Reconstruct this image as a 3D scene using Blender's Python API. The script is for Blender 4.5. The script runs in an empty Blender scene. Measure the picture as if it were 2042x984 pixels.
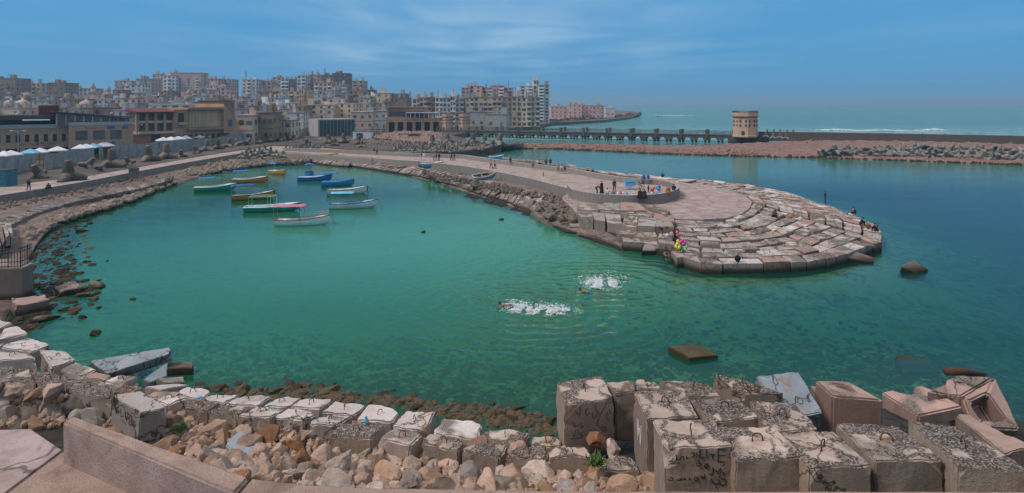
import bpy, bmesh, math, random
from mathutils import Vector, Matrix, noise
R = math.radians
scene = bpy.context.scene
COL = scene.collection
# ------------------------------------------------------------------ camera, sky, sun, exposure
F = 1217.0; H = 14.5; CX = 1021.0; HY = 207.0      # focal length in photo pixels, eye height, horizon row
cam_d = bpy.data.cameras.new('camera'); cam = bpy.data.objects.new('camera', cam_d); COL.objects.link(cam)
cam_d.sensor_width = 36; cam_d.lens = 36 * F / 2042; cam_d.shift_y = -285.0 / 2042
cam_d.clip_start = 0.1; cam_d.clip_end = 60000
cam.location = (0, 0, H); cam.rotation_euler = (R(90), 0, 0)
scene.camera = cam
SUN_EL, SUN_AZ = 50, -110          # azimuth measured from the view direction, negative = left
world = bpy.data.worlds.new('World'); scene.world = world; world.use_nodes = True
wt = world.node_tree; wt.nodes.clear()
def wn(t, **k):
    n = wt.nodes.new(t)
    for a, b in k.items(): setattr(n, a, b)
    return n
w_out = wn('ShaderNodeOutputWorld'); w_bg = wn('ShaderNodeBackground'); w_sky = wn('ShaderNodeTexSky', sky_type='NISHITA')
w_sky.sun_disc = False; w_sky.sun_elevation = R(SUN_EL); w_sky.sun_rotation = R(SUN_AZ)
w_sky.air_density = 1.3; w_sky.dust_density = 1.2; w_sky.ozone_density = 3.5
w_tc = wn('ShaderNodeTexCoord'); w_sep = wn('ShaderNodeSeparateXYZ'); wt.links.new(w_tc.outputs['Generated'], w_sep.inputs[0])
def wmath(op, a, b=None, clamp=False):
    n = wn('ShaderNodeMath', operation=op, use_clamp=clamp)
    for i, v in enumerate((a, b)):
        if v is None: continue
        if isinstance(v, (int, float)): n.inputs[i].default_value = v
        else: wt.links.new(v, n.inputs[i])
    return n.outputs[0]
zc = wmath('MAXIMUM', w_sep.outputs[2], 0.02)
cu = wmath('DIVIDE', w_sep.outputs[0], zc); cv = wmath('DIVIDE', w_sep.outputs[1], zc)
w_cmb = wn('ShaderNodeCombineXYZ'); wt.links.new(cu, w_cmb.inputs[0]); wt.links.new(wmath('MULTIPLY', cv, 0.55), w_cmb.inputs[1])
cn = wn('ShaderNodeTexNoise'); cn.inputs['Scale'].default_value = 0.55; cn.inputs['Detail'].default_value = 5; cn.inputs['Roughness'].default_value = 0.50; cn.inputs['Distortion'].default_value = 0.6
wt.links.new(w_cmb.outputs[0], cn.inputs['Vector'])
cn2 = wn('ShaderNodeTexNoise'); cn2.inputs['Scale'].default_value = 0.33; cn2.inputs['Detail'].default_value = 2
wt.links.new(w_cmb.outputs[0], cn2.inputs['Vector'])
# thin high cloud, thicker towards the middle of the sky
mid = wmath('SUBTRACT', 1.0, wmath('ABSOLUTE', wmath('MULTIPLY', wmath('ADD', wmath('DIVIDE', w_sep.outputs[0], wmath('MAXIMUM', w_sep.outputs[1], 0.05)), 0.08), 1.7)), True)
c1 = wmath('MULTIPLY', wmath('SUBTRACT', cn.outputs['Fac'], 0.28), 2.2, True)
c2 = wmath('MULTIPLY', wmath('SUBTRACT', cn2.outputs['Fac'], 0.30), 2.0, True)
cl = wmath('MULTIPLY', wmath('MULTIPLY', c1, c2), wmath('ADD', wmath('MULTIPLY', mid, 1.35), 0.16), True)
w_tint = wn('ShaderNodeMix', data_type='RGBA', blend_type='MULTIPLY'); w_tint.inputs[0].default_value = 1.0
w_tint.inputs[7].default_value = (0.35, 0.78, 1.02, 1)
wt.links.new(w_sky.outputs[0], w_tint.inputs[6])
w_veil = wn('ShaderNodeMix', data_type='RGBA'); w_veil.inputs[0].default_value = 0.90; w_veil.inputs[7].default_value = (0.62, 2.65, 5.3, 1)   # thin blue veil of high haze
wt.links.new(w_tint.outputs[2], w_veil.inputs[6])
w_mix = wn('ShaderNodeMix', data_type='RGBA'); w_mix.inputs[7].default_value = (4.6, 5.9, 7.0, 1)
wt.links.new(wmath('MULTIPLY', cl, wmath('MULTIPLY', wmath('SUBTRACT', w_sep.outputs[2], 0.025), 14.0, True)), w_mix.inputs[0]); wt.links.new(w_veil.outputs[2], w_mix.inputs[6])
# higher up (above the frame) bright neutral cloud is added, unseen, to whiten the ambient
w_hi = wn('ShaderNodeMix', data_type='RGBA'); w_hi.inputs[7].default_value = (4.9, 5.0, 5.2, 1)
wt.links.new(wmath('MULTIPLY', wmath('SUBTRACT', w_sep.outputs[2], 0.32), 4.0, True), w_hi.inputs[0]); wt.links.new(w_mix.outputs[2], w_hi.inputs[6])
wt.links.new(w_hi.outputs[2], w_bg.inputs[0]); w_bg.inputs[1].default_value = 0.10
wt.links.new(w_bg.outputs[0], w_out.inputs[0])
sun_d = bpy.data.lights.new('sun', 'SUN'); sun = bpy.data.objects.new('sun', sun_d); COL.objects.link(sun)
sun_d.energy = 2.0; sun_d.angle = R(18); sun_d.color = (1.0, 0.89, 0.83)
sv = Vector((math.sin(R(SUN_AZ)) * math.cos(R(SUN_EL)), math.cos(R(SUN_AZ)) * math.cos(R(SUN_EL)), math.sin(R(SUN_EL))))
sun.rotation_euler = sv.to_track_quat('Z', 'Y').to_euler()
vs = scene.view_settings; vs.view_transform = 'Standard'; vs.look = 'None'; vs.exposure = 0.26; vs.gamma = 1; vs.use_curve_mapping = False
scene.cycles.max_bounces = 6; scene.cycles.transparent_max_bounces = 12; scene.cycles.volume_bounces = 0
scene.cycles.caustics_reflective = False; scene.cycles.caustics_refractive = False
# ------------------------------------------------------------------ helpers
def P(px, py, z=0.0):
    Y = F * (H - z) / (py - HY); return Vector(((px - CX) * Y / F, Y, z))
def D(px, py, Y): return Vector(((px - CX) * Y / F, Y, H - (py - HY) * Y / F))
def tag(o, label=None, cat=None, group=None, kind=None):
    if label: o['label'] = label
    if cat: o['category'] = cat
    if group: o['group'] = group
    if kind: o['kind'] = kind
    return o
def empty(name, loc=(0, 0, 0), rz=0.0):
    o = bpy.data.objects.new(name, None); COL.objects.link(o); o.location = loc; o.rotation_euler = (0, 0, rz); o.empty_display_size = .2
    return o
def link(name, me, parent=None, loc=None, rot=None, scale=None):
    o = bpy.data.objects.new(name, me); COL.objects.link(o)
    if parent: o.parent = parent
    if loc is not None: o.location = loc
    if rot is not None: o.rotation_euler = rot
    if scale is not None: o.scale = scale
    return o
def copy_tree(o, parent=None):
    c = o.copy(); COL.objects.link(c)
    c.parent = parent
    for ch in o.children: copy_tree(ch, c)
    return c
class MB:
    def __init__(s): s.v = []; s.f = []
    def add(s, vs, fs):
        n = len(s.v); s.v += [tuple(v) for v in vs]; s.f += [tuple(i + n for i in f) for f in fs]; return s
    def box(s, a, b, rz=0, c=None):
        x0, y0, z0 = a; x1, y1, z1 = b
        vs = [(x0,y0,z0),(x1,y0,z0),(x1,y1,z0),(x0,y1,z0),(x0,y0,z1),(x1,y0,z1),(x1,y1,z1),(x0,y1,z1)]
        if rz:
            m = Matrix.Rotation(rz, 3, 'Z'); c = Vector(c or ((x0+x1)/2, (y0+y1)/2, 0)); vs = [m @ (Vector(v) - c) + c for v in vs]
        return s.add(vs, [(0,3,2,1),(4,5,6,7),(0,1,5,4),(1,2,6,5),(2,3,7,6),(3,0,4,7)])
    def tube(s, pts, r, n=6, cap=True):
        pts = [Vector(p) for p in pts]; rs = r if isinstance(r, (list, tuple)) else [r] * len(pts)
        vs = []
        for i, p in enumerate(pts):
            d = (pts[min(i+1, len(pts)-1)] - pts[max(i-1, 0)])
            d = d.normalized() if d.length > 1e-9 else Vector((0,0,1))
            u = d.cross(Vector((0,0,1)) if abs(d.z) < .9 else Vector((1,0,0))).normalized(); w = d.cross(u)
            for k in range(n):
                a = 2*math.pi*k/n; vs.append(p + (u*math.cos(a) + w*math.sin(a)) * rs[i])
        fs = [(i*n+k, i*n+(k+1)%n, (i+1)*n+(k+1)%n, (i+1)*n+k) for i in range(len(pts)-1) for k in range(n)]
        if cap: fs += [tuple(range(n))[::-1], tuple((len(pts)-1)*n+k for k in range(n))]
        return s.add(vs, fs)
    def lathe(s, prof, n=16, c=(0,0,0), a0=0.0):
        vs = [(c[0]+r*math.cos(a0+2*math.pi*k/n), c[1]+r*math.sin(a0+2*math.pi*k/n), c[2]+z) for r, z in prof for k in range(n)]
        fs = [(i*n+k, i*n+(k+1)%n, (i+1)*n+(k+1)%n, (i+1)*n+k) for i in range(len(prof)-1) for k in range(n)]
        fs += [tuple(range(n))[::-1], tuple((len(prof)-1)*n+k for k in range(n))]
        return s.add(vs, fs)
    def ball(s, c, r, n=8, m=6, sc=(1,1,1)):
        pr = [(math.sin(math.pi*i/m), -math.cos(math.pi*i/m)) for i in range(m+1)]
        vs = []; 
        for q, z in pr:
            q = max(q, .02)
            for k in range(n):
                a = 2*math.pi*k/n; vs.append((c[0]+r*sc[0]*q*math.cos(a), c[1]+r*sc[1]*q*math.sin(a), c[2]+r*sc[2]*z))
        fs = [(i*n+k, i*n+(k+1)%n, (i+1)*n+(k+1)%n, (i+1)*n+k) for i in range(m) for k in range(n)]
        return s.add(vs, fs)
    def prism(s, poly, z0, z1=None, tops=None):
        n = len(poly); vs = [(p[0], p[1], z0) for p in poly] + [(p[0], p[1], (tops[i] if tops else z1)) for i, p in enumerate(poly)]
        return s.add(vs, [tuple(range(n))[::-1], tuple(range(n, 2*n))] + [(i, (i+1)%n, n+(i+1)%n, n+i) for i in range(n)])
    def mesh(s, name, mat=None, smooth=False):
        me = bpy.data.meshes.new(name); me.from_pydata([tuple(v) for v in s.v], [], s.f)
        if mat: me.materials.append(mat)
        bm = bmesh.new(); bm.from_mesh(me); bmesh.ops.recalc_face_normals(bm, faces=bm.faces); bm.to_mesh(me); bm.free()
        if smooth: me.polygons.foreach_set('use_smooth', [True]*len(me.polygons))
        me.update(); return me
    def build(s, name, mat, parent=None, smooth=False, loc=None, rot=None):
        return link(name, s.mesh(name, mat, smooth), parent, loc, rot)
def lerp(a, b, t): return a + (b - a) * t
def resample(pts, n):
    """points (Vectors) evenly spaced along a polyline"""
    L = [0.0]
    for i in range(1, len(pts)): L.append(L[-1] + (pts[i] - pts[i-1]).length)
    out = []; j = 0
    for k in range(n):
        d = L[-1] * k / (n - 1)
        while j < len(L) - 2 and L[j+1] < d: j += 1
        t = (d - L[j]) / max(1e-9, L[j+1] - L[j]); out.append(pts[j].lerp(pts[j+1], min(1, max(0, t))))
    return out
def curve(pts, z=None):
    return [P(p[0], p[1], z if z is not None else p[2]) for p in pts]
def along(pts, t):
    """point at parameter t (0..1, by arc length)"""
    L = [0.0]
    for i in range(1, len(pts)): L.append(L[-1] + (pts[i] - pts[i-1]).length)
    d = L[-1] * min(1, max(0, t)); j = 0
    while j < len(L) - 2 and L[j+1] < d: j += 1
    return pts[j].lerp(pts[j+1], (d - L[j]) / max(1e-9, L[j+1] - L[j]))
def plen(pts): return sum((pts[i+1]-pts[i]).length for i in range(len(pts)-1))
def strip(name, curves, mat, n=60, sub=1, bump=0.0, bscale=.5, kind='structure', smooth=True):
    cs = [resample(c, n) for c in curves]; rows = []
    for i in range(len(cs)-1):
        for q in range(sub): rows.append([a.lerp(b, q/sub) for a, b in zip(cs[i], cs[i+1])])
    rows.append(cs[-1]); mb = MB(); vs = []
    for r in rows:
        for p in r:
            p = p.copy()
            if bump: p.z += bump * noise.fractal(p * bscale, 1.0, 2.0, 4)
            vs.append(p)
    m = len(rows)
    mb.add(vs, [(i*n+k, i*n+k+1, (i+1)*n+k+1, (i+1)*n+k) for i in range(m-1) for k in range(n-1)])
    o = mb.build(name, mat, smooth=smooth); me = o.data
    if sum(p.normal.z for p in me.polygons) < 0: me.flip_normals()
    return tag(o, kind=kind)
# ------------------------------------------------------------------ materials
class NT:
    def __init__(s, name):
        s.m = bpy.data.materials.new(name); s.m.use_nodes = True; s.t = s.m.node_tree; s.t.nodes.clear()
        s.out = s.t.nodes.new('ShaderNodeOutputMaterial')
    def n(s, t, ins=None, **k):
        nd = s.t.nodes.new(t)
        for a, b in k.items(): setattr(nd, a, b)
        for key, v in (ins or {}).items(): s.set(nd, key, v)
        return nd
    def set(s, nd, key, v):
        i = nd.inputs[key]
        if hasattr(v, 'outputs'): v = v.outputs[0]
        if isinstance(v, bpy.types.NodeSocket): s.t.links.new(v, i)
        elif isinstance(v, tuple) and len(v) == 3 and i.type == 'RGBA': i.default_value = (*v, 1)
        else: i.default_value = v
    def math(s, op, a, b=0.5, clamp=False, c=None):
        nd = s.n('ShaderNodeMath', operation=op, use_clamp=clamp); s.set(nd, 0, a)
        if b is not None: s.set(nd, 1, b)
        if c is not None: s.set(nd, 2, c)
        return nd.outputs[0]
    def mix(s, f, a, b, mode='MIX'):
        nd = s.n('ShaderNodeMix', data_type='RGBA', blend_type=mode); s.set(nd, 0, f); s.set(nd, 6, a); s.set(nd, 7, b); return nd.outputs[2]
    def pos(s): return s.n('ShaderNodeNewGeometry').outputs['Position']
    def obj(s): return s.n('ShaderNodeTexCoord').outputs['Object']
    def noise(s, vec, scale, detail=3, rough=.55, dist=0.0):
        nd = s.n('ShaderNodeTexNoise', {'Vector': vec, 'Scale': scale, 'Detail': detail, 'Roughness': rough, 'Distortion': dist}); return nd.outputs['Fac']
    def vor(s, vec, scale, feature='F1', out='Distance', rand=1.0):
        nd = s.n('ShaderNodeTexVoronoi', {'Vector': vec, 'Scale': scale, 'Randomness': rand}, feature=feature); return nd.outputs[out]
    def ramp(s, f, lo, hi, a=0.0, b=1.0):
        nd = s.n('ShaderNodeMapRange', {'Value': f, 'From Min': lo, 'From Max': hi, 'To Min': a, 'To Max': b}); return nd.outputs[0]
    def rnd(s): return s.n('ShaderNodeObjectInfo').outputs['Random']
    def bsdf(s, col, rough=.85, bump=None, bd=.02, spec=.3, metal=0.0, **k):
        nd = s.n('ShaderNodeBsdfPrincipled', {'Base Color': col, 'Roughness': rough, 'Specular IOR Level': spec, 'Metallic': metal})
        for a_, b_ in k.items(): s.set(nd, a_.replace('_', ' '), b_)
        if bump is not None:
            b = s.n('ShaderNodeBump', {'Height': bump, 'Distance': bd, 'Strength': 1.0}); s.t.links.new(b.outputs[0], nd.inputs['Normal'])
        s.t.links.new(nd.outputs[0], s.out.inputs[0]); return s.m
def top_mask(t):
    nz = t.n('ShaderNodeSeparateXYZ', {0: t.n('ShaderNodeNewGeometry').outputs['Normal']}).outputs[2]
    return t.ramp(nz, .30, .60)
def hz(t): return t.n('ShaderNodeSeparateXYZ', {0: t.pos()}).outputs[2]
def plain(name, col, rough=.7, var=.15, scale=6, metal=0.0, spec=.4, bd=.004):
    t = NT(name); n1 = t.noise(t.pos(), scale, 4); r = t.rnd()
    k = t.math('ADD', t.ramp(n1, .3, .7, 1-var, 1+var), t.ramp(r, 0, 1, -var*.5, var*.5))
    c = t.mix(1.0, col, t.n('ShaderNodeCombineColor', {0: k, 1: k, 2: k}).outputs[0], 'MULTIPLY')
    return t.bsdf(c, rough, n1, bd, spec, metal)
def objtint(t, c, lo=.82, hi=1.16, warm=(.34, .24, .19), amt=.35):
    r = t.rnd(); k = t.ramp(r, 0, 1, lo, hi)
    c = t.mix(1.0, c, t.n('ShaderNodeCombineColor', {0: k, 1: k, 2: k}).outputs[0], 'MULTIPLY')
    r2 = t.math('FRACT', t.math('MULTIPLY', r, 7.31), None)
    return t.mix(t.ramp(r2, .6, 1, 0, amt), c, warm)
def block_mat(name, base, stain, speck=.5, crack=.35, waterline=True, fine=True, bd=.02, pink=.35, plates=False, rust=True, wmin=.015, wmax=.20):
    """weathered cast concrete: pale skin, exposed dark aggregate in worn patches, cracks on top"""
    t = NT(name); p = t.pos(); tm = top_mask(t)
    r = t.rnd(); off = t.n('ShaderNodeVectorMath', {0: p, 1: t.n('ShaderNodeCombineXYZ', {0: t.math('MULTIPLY', r, 37), 1: t.math('MULTIPLY', r, 91), 2: 0.0}).outputs[0]}, operation='ADD').outputs[0]
    n1 = t.noise(off, .8, 5, .6); n2 = t.noise(p, 9, 5, .7)
    c = t.mix(t.ramp(n1, .35, .68), base, stain)
    c = t.mix(t.ramp(n2, .35, .75, 0, .45), c, tuple(x*.45 for x in base))
    # sides: shade painted in as a darker colour, plus dirty vertical runs
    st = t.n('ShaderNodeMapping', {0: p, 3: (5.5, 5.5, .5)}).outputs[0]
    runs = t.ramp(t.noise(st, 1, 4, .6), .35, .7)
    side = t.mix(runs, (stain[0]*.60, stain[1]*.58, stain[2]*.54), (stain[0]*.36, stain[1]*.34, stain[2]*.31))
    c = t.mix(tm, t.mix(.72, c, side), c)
    c = objtint(t, c, .78, 1.18, amt=pink)
    if speck > 0:
        patch = t.ramp(t.math('ADD', t.noise(off, .55, 3, .5), t.math('MULTIPLY', t.math('SUBTRACT', r, .5), .22)), .62-speck*.28, .70-speck*.28)
        v = t.noise(p, 26, 2, .8); grit = t.ramp(v, .44, .54)
        gcol = t.mix(grit, (.030, .024, .020), (.30, .25, .21))
        c = t.mix(t.math('MULTIPLY', t.math('MULTIPLY', patch, tm), .92), c, gcol)
        pits = t.math('MULTIPLY', t.ramp(t.vor(p, 9), .10, .05, 0, 1), .6)
        c = t.mix(pits, c, (.05, .04, .035))
    if plates:
        pv = t.n('ShaderNodeVectorMath', {0: off, 1: t.n('ShaderNodeVectorMath', {0: t.n('ShaderNodeTexNoise', {'Vector': p, 'Scale': 1.6, 'Detail': 5}).outputs['Color'], 1: (.8, .8, .8)}, operation='MULTIPLY').outputs[0]}, operation='ADD').outputs[0]
        pe = t.vor(pv, .85, 'DISTANCE_TO_EDGE'); wid = t.ramp(t.noise(off, .7, 2), .35, .65, wmin, wmax)
        pm_ = t.math('MULTIPLY', t.ramp(t.math('SUBTRACT', t.math('ADD', pe, t.ramp(t.noise(p, 12, 3, .7), .3, .7, -.05, .05)), wid), .05, -.02), tm)
        g2 = t.mix(t.ramp(t.vor(p, 24, out='Color'), .50, .70), (.055, .044, .037), (.36, .29, .25)); g2 = t.mix(t.ramp(t.noise(p, 4, 3), .4, .65, 0, .45), g2, (.05, .04, .034))
        c = t.mix(t.math('MULTIPLY', pm_, .93), c, g2)
    if crack > 0:
        dv = t.n('ShaderNodeVectorMath', {0: off, 1: t.n('ShaderNodeTexNoise', {'Vector': p, 'Scale': 2.2, 'Detail': 3}).outputs['Color']}, operation='ADD').outputs[0]
        e = t.vor(dv, .75, 'DISTANCE_TO_EDGE')
        cr = t.math('MULTIPLY', t.ramp(e, .035, .008), t.ramp(t.math('FRACT', t.math('MULTIPLY', r, 13.7), None), .95-crack*1.3, 1.0-crack*1.3))
        c = t.mix(t.math('MULTIPLY', cr, .85), c, (.035, .028, .024))
    if rust:
        so = t.n('ShaderNodeSeparateXYZ', {0: t.obj()}); q = t.n('ShaderNodeCombineXYZ', {0: so.outputs[0], 1: so.outputs[1], 2: 0.0})
        dd = t.math('ADD', t.n('ShaderNodeVectorMath', {0: q}, operation='LENGTH').outputs['Value'], t.ramp(t.noise(p, 5, 4, .7), .3, .7, -.28, .28))
        rm = t.math('MULTIPLY', t.math('MULTIPLY', t.ramp(dd, .30, .02), tm), t.ramp(t.math('FRACT', t.math('MULTIPLY', r, 3.3), None), .55, .85, 0, .6))
        c = t.mix(rm, c, (.36, .15, .07))
    if waterline:
        z = hz(t); zz = t.math('ADD', z, t.ramp(n2, .3, .7, -.12, .12))
        c = t.mix(t.ramp(zz, .62, .25), c, (.045, .036, .022)); c = t.mix(t.ramp(zz, .14, .02), c, (.014, .014, .008))
    h = t.math('ADD', t.math('MULTIPLY', n1, .5), t.math('ADD', t.math('MULTIPLY', n2, .7), t.math('MULTIPLY', t.noise(p, 40, 2, .7), .35)))
    return t.bsdf(c, .9, h, bd, .2)
def rock_mat(name, a, b, c3, wet=False, bd=.04, sc=1.0):
    t = NT(name); p = t.pos(); r = t.rnd(); n1 = t.noise(p, 2.2*sc, 6, .65); n2 = t.noise(p, 14*sc, 5, .7)
    c = t.mix(r, a, b); c = t.mix(t.ramp(t.math('FRACT', t.math('MULTIPLY', r, 9.7), None), .70, .9, 0, .9), c, c3)
    c = t.mix(t.ramp(n1, .38, .7, 0, .75), c, t.mix(.6, c, (.10, .055, .03)))
    c = t.mix(t.ramp(n2, .5, .75, 0, .55), c, (.06, .045, .035))
    k = t.ramp(t.math('FRACT', t.math('MULTIPLY', r, 5.13), None), 0, 1, .72, 1.22)
    c = t.mix(1.0, c, t.n('ShaderNodeCombineColor', {0: k, 1: k, 2: k}).outputs[0], 'MULTIPLY')
    pits = t.ramp(t.vor(p, 11*sc), .16, .05); c = t.mix(t.math('MULTIPLY', pits, t.ramp(n1, .45, .6)), c, (.05, .035, .025))
    if wet:
        z = hz(t); zz = t.math('ADD', z, t.ramp(n2, .3, .7, -.1, .1)); c = t.mix(t.ramp(zz, .5, .12), c, (.035, .030, .012)); c = t.mix(t.ramp(zz, .08, 0), c, (.012, .014, .006))
    h = t.math('ADD', n1, t.math('SUBTRACT', t.math('MULTIPLY', n2, .5), t.math('MULTIPLY', pits, .3)))
    return t.bsdf(c, .92, h, bd, .2)
M = {}
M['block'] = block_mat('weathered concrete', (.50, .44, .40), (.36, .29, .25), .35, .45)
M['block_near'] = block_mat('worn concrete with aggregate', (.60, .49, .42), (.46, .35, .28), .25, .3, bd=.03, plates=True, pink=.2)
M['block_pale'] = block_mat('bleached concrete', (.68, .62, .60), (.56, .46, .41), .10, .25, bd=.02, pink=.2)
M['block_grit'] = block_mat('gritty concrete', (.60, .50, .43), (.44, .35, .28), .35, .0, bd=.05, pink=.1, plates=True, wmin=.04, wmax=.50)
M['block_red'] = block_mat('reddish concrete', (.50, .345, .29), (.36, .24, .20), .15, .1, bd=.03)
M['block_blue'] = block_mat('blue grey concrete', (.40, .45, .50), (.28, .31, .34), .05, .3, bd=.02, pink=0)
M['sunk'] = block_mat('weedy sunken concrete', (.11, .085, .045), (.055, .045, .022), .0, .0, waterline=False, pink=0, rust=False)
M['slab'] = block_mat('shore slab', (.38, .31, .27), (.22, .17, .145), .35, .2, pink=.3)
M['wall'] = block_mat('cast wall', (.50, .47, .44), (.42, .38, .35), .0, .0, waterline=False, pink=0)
M['nearwall'] = None
def pinkwall():
    t = NT('coarse parapet'); p = t.pos(); n1 = t.noise(p, 1.2, 4); n2 = t.noise(p, 22, 4, .7); n3 = t.noise(p, 60, 2)
    c = t.mix(t.ramp(n1, .3, .7), (.50, .36, .30), (.38, .26, .21)); c = t.mix(t.ramp(n2, .45, .65, 0, .5), c, (.20, .13, .10))
    c = t.mix(t.ramp(t.noise(p, .7, 6, .7, .6), .52, .68, 0, .6), c, (.17, .115, .09)); pits = t.ramp(t.vor(p, 13), .10, .04); c = t.mix(t.math('MULTIPLY', pits, .8), c, (.03, .022, .018))
    return t.bsdf(c, .95, t.math('ADD', t.math('SUBTRACT', n2, t.math('MULTIPLY', pits, .6)), t.math('MULTIPLY', n3, .4)), .035, .15)
M['nearwall'] = pinkwall()
def road_mat(name, a, b, sc=.5):
    t = NT(name); p = t.pos(); n1 = t.noise(p, sc, 6, .65, .4); n2 = t.noise(p, sc*14, 5, .7); n3 = t.noise(p, sc*3.1, 4, .6, 1.0)
    c = t.mix(t.ramp(n1, .38, .64), a, b); c = t.mix(t.ramp(n3, .5, .7, 0, .5), c, tuple(x*.5 for x in b)); c = t.mix(t.ramp(n2, .5, .75, 0, .45), c, tuple(x*.5 for x in a))
    e = t.vor(t.n('ShaderNodeVectorMath', {0: p, 1: t.n('ShaderNodeTexNoise', {'Vector': p, 'Scale': 1.1, 'Detail': 4}).outputs['Color']}, operation='ADD').outputs[0], .22, 'DISTANCE_TO_EDGE')
    c = t.mix(t.math('MULTIPLY', t.ramp(e, .012, .004), .7), c, tuple(x*.2 for x in b))
    return t.bsdf(c, .93, n2, .02, .2)
M['deck'] = road_mat('dusty concrete paving', (.47, .38, .34), (.33, .245, .215))
M['pink_ground'] = road_mat('pinkish concrete', (.46, .365, .335), (.32, .225, .20), .6)
M['mud'] = road_mat('dusty ground', (.20, .165, .14), (.11, .09, .08), .3)
M['shore_dirt'] = road_mat('shore earth', (.26, .195, .165), (.13, .095, .08), .5)
M['city_ground'] = road_mat('town ground', (.155, .130, .115), (.085, .072, .064), .12)
M['sand'] = road_mat('beach sand', (.46, .36, .29), (.38, .28, .23), .05)
M['pink_rubble'] = road_mat('pink rubble earth', (.31, .185, .15), (.19, .115, .09), .35)
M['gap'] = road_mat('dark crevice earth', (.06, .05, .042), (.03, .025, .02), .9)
M['rock_tan'] = rock_mat('tan limestone', (.50, .34, .255), (.56, .40, .32), (.32, .19, .115))
M['rock_grey'] = rock_mat('grey limestone', (.30, .26, .23), (.40, .35, .31), (.20, .15, .12))
M['rock_pink'] = rock_mat('pink limestone', (.38, .225, .18), (.44, .29, .24), (.27, .155, .12), wet=True, bd=.05)
M['rock_shore'] = rock_mat('shore limestone', (.32, .25, .20), (.24, .19, .155), (.36, .27, .20), wet=True)
M['rock_dark'] = rock_mat('algae covered rock', (.070, .048, .030), (.046, .040, .018), (.16, .12, .08), bd=.12)
M['tetra'] = block_mat('grey cast concrete', (.29, .275, .255), (.19, .18, .165), .0, .0, waterline=True, pink=.1)
M['tetra_brown'] = block_mat('old brown concrete', (.25, .21, .18), (.17, .14, .115), .0, .0, waterline=True, pink=.1)
M['rust'] = plain('rusty iron', (.10, .045, .025), .8, .4, 20)
M['dark_metal'] = plain('dark metal', (.05, .045, .042), .6, .2, 10)
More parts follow.
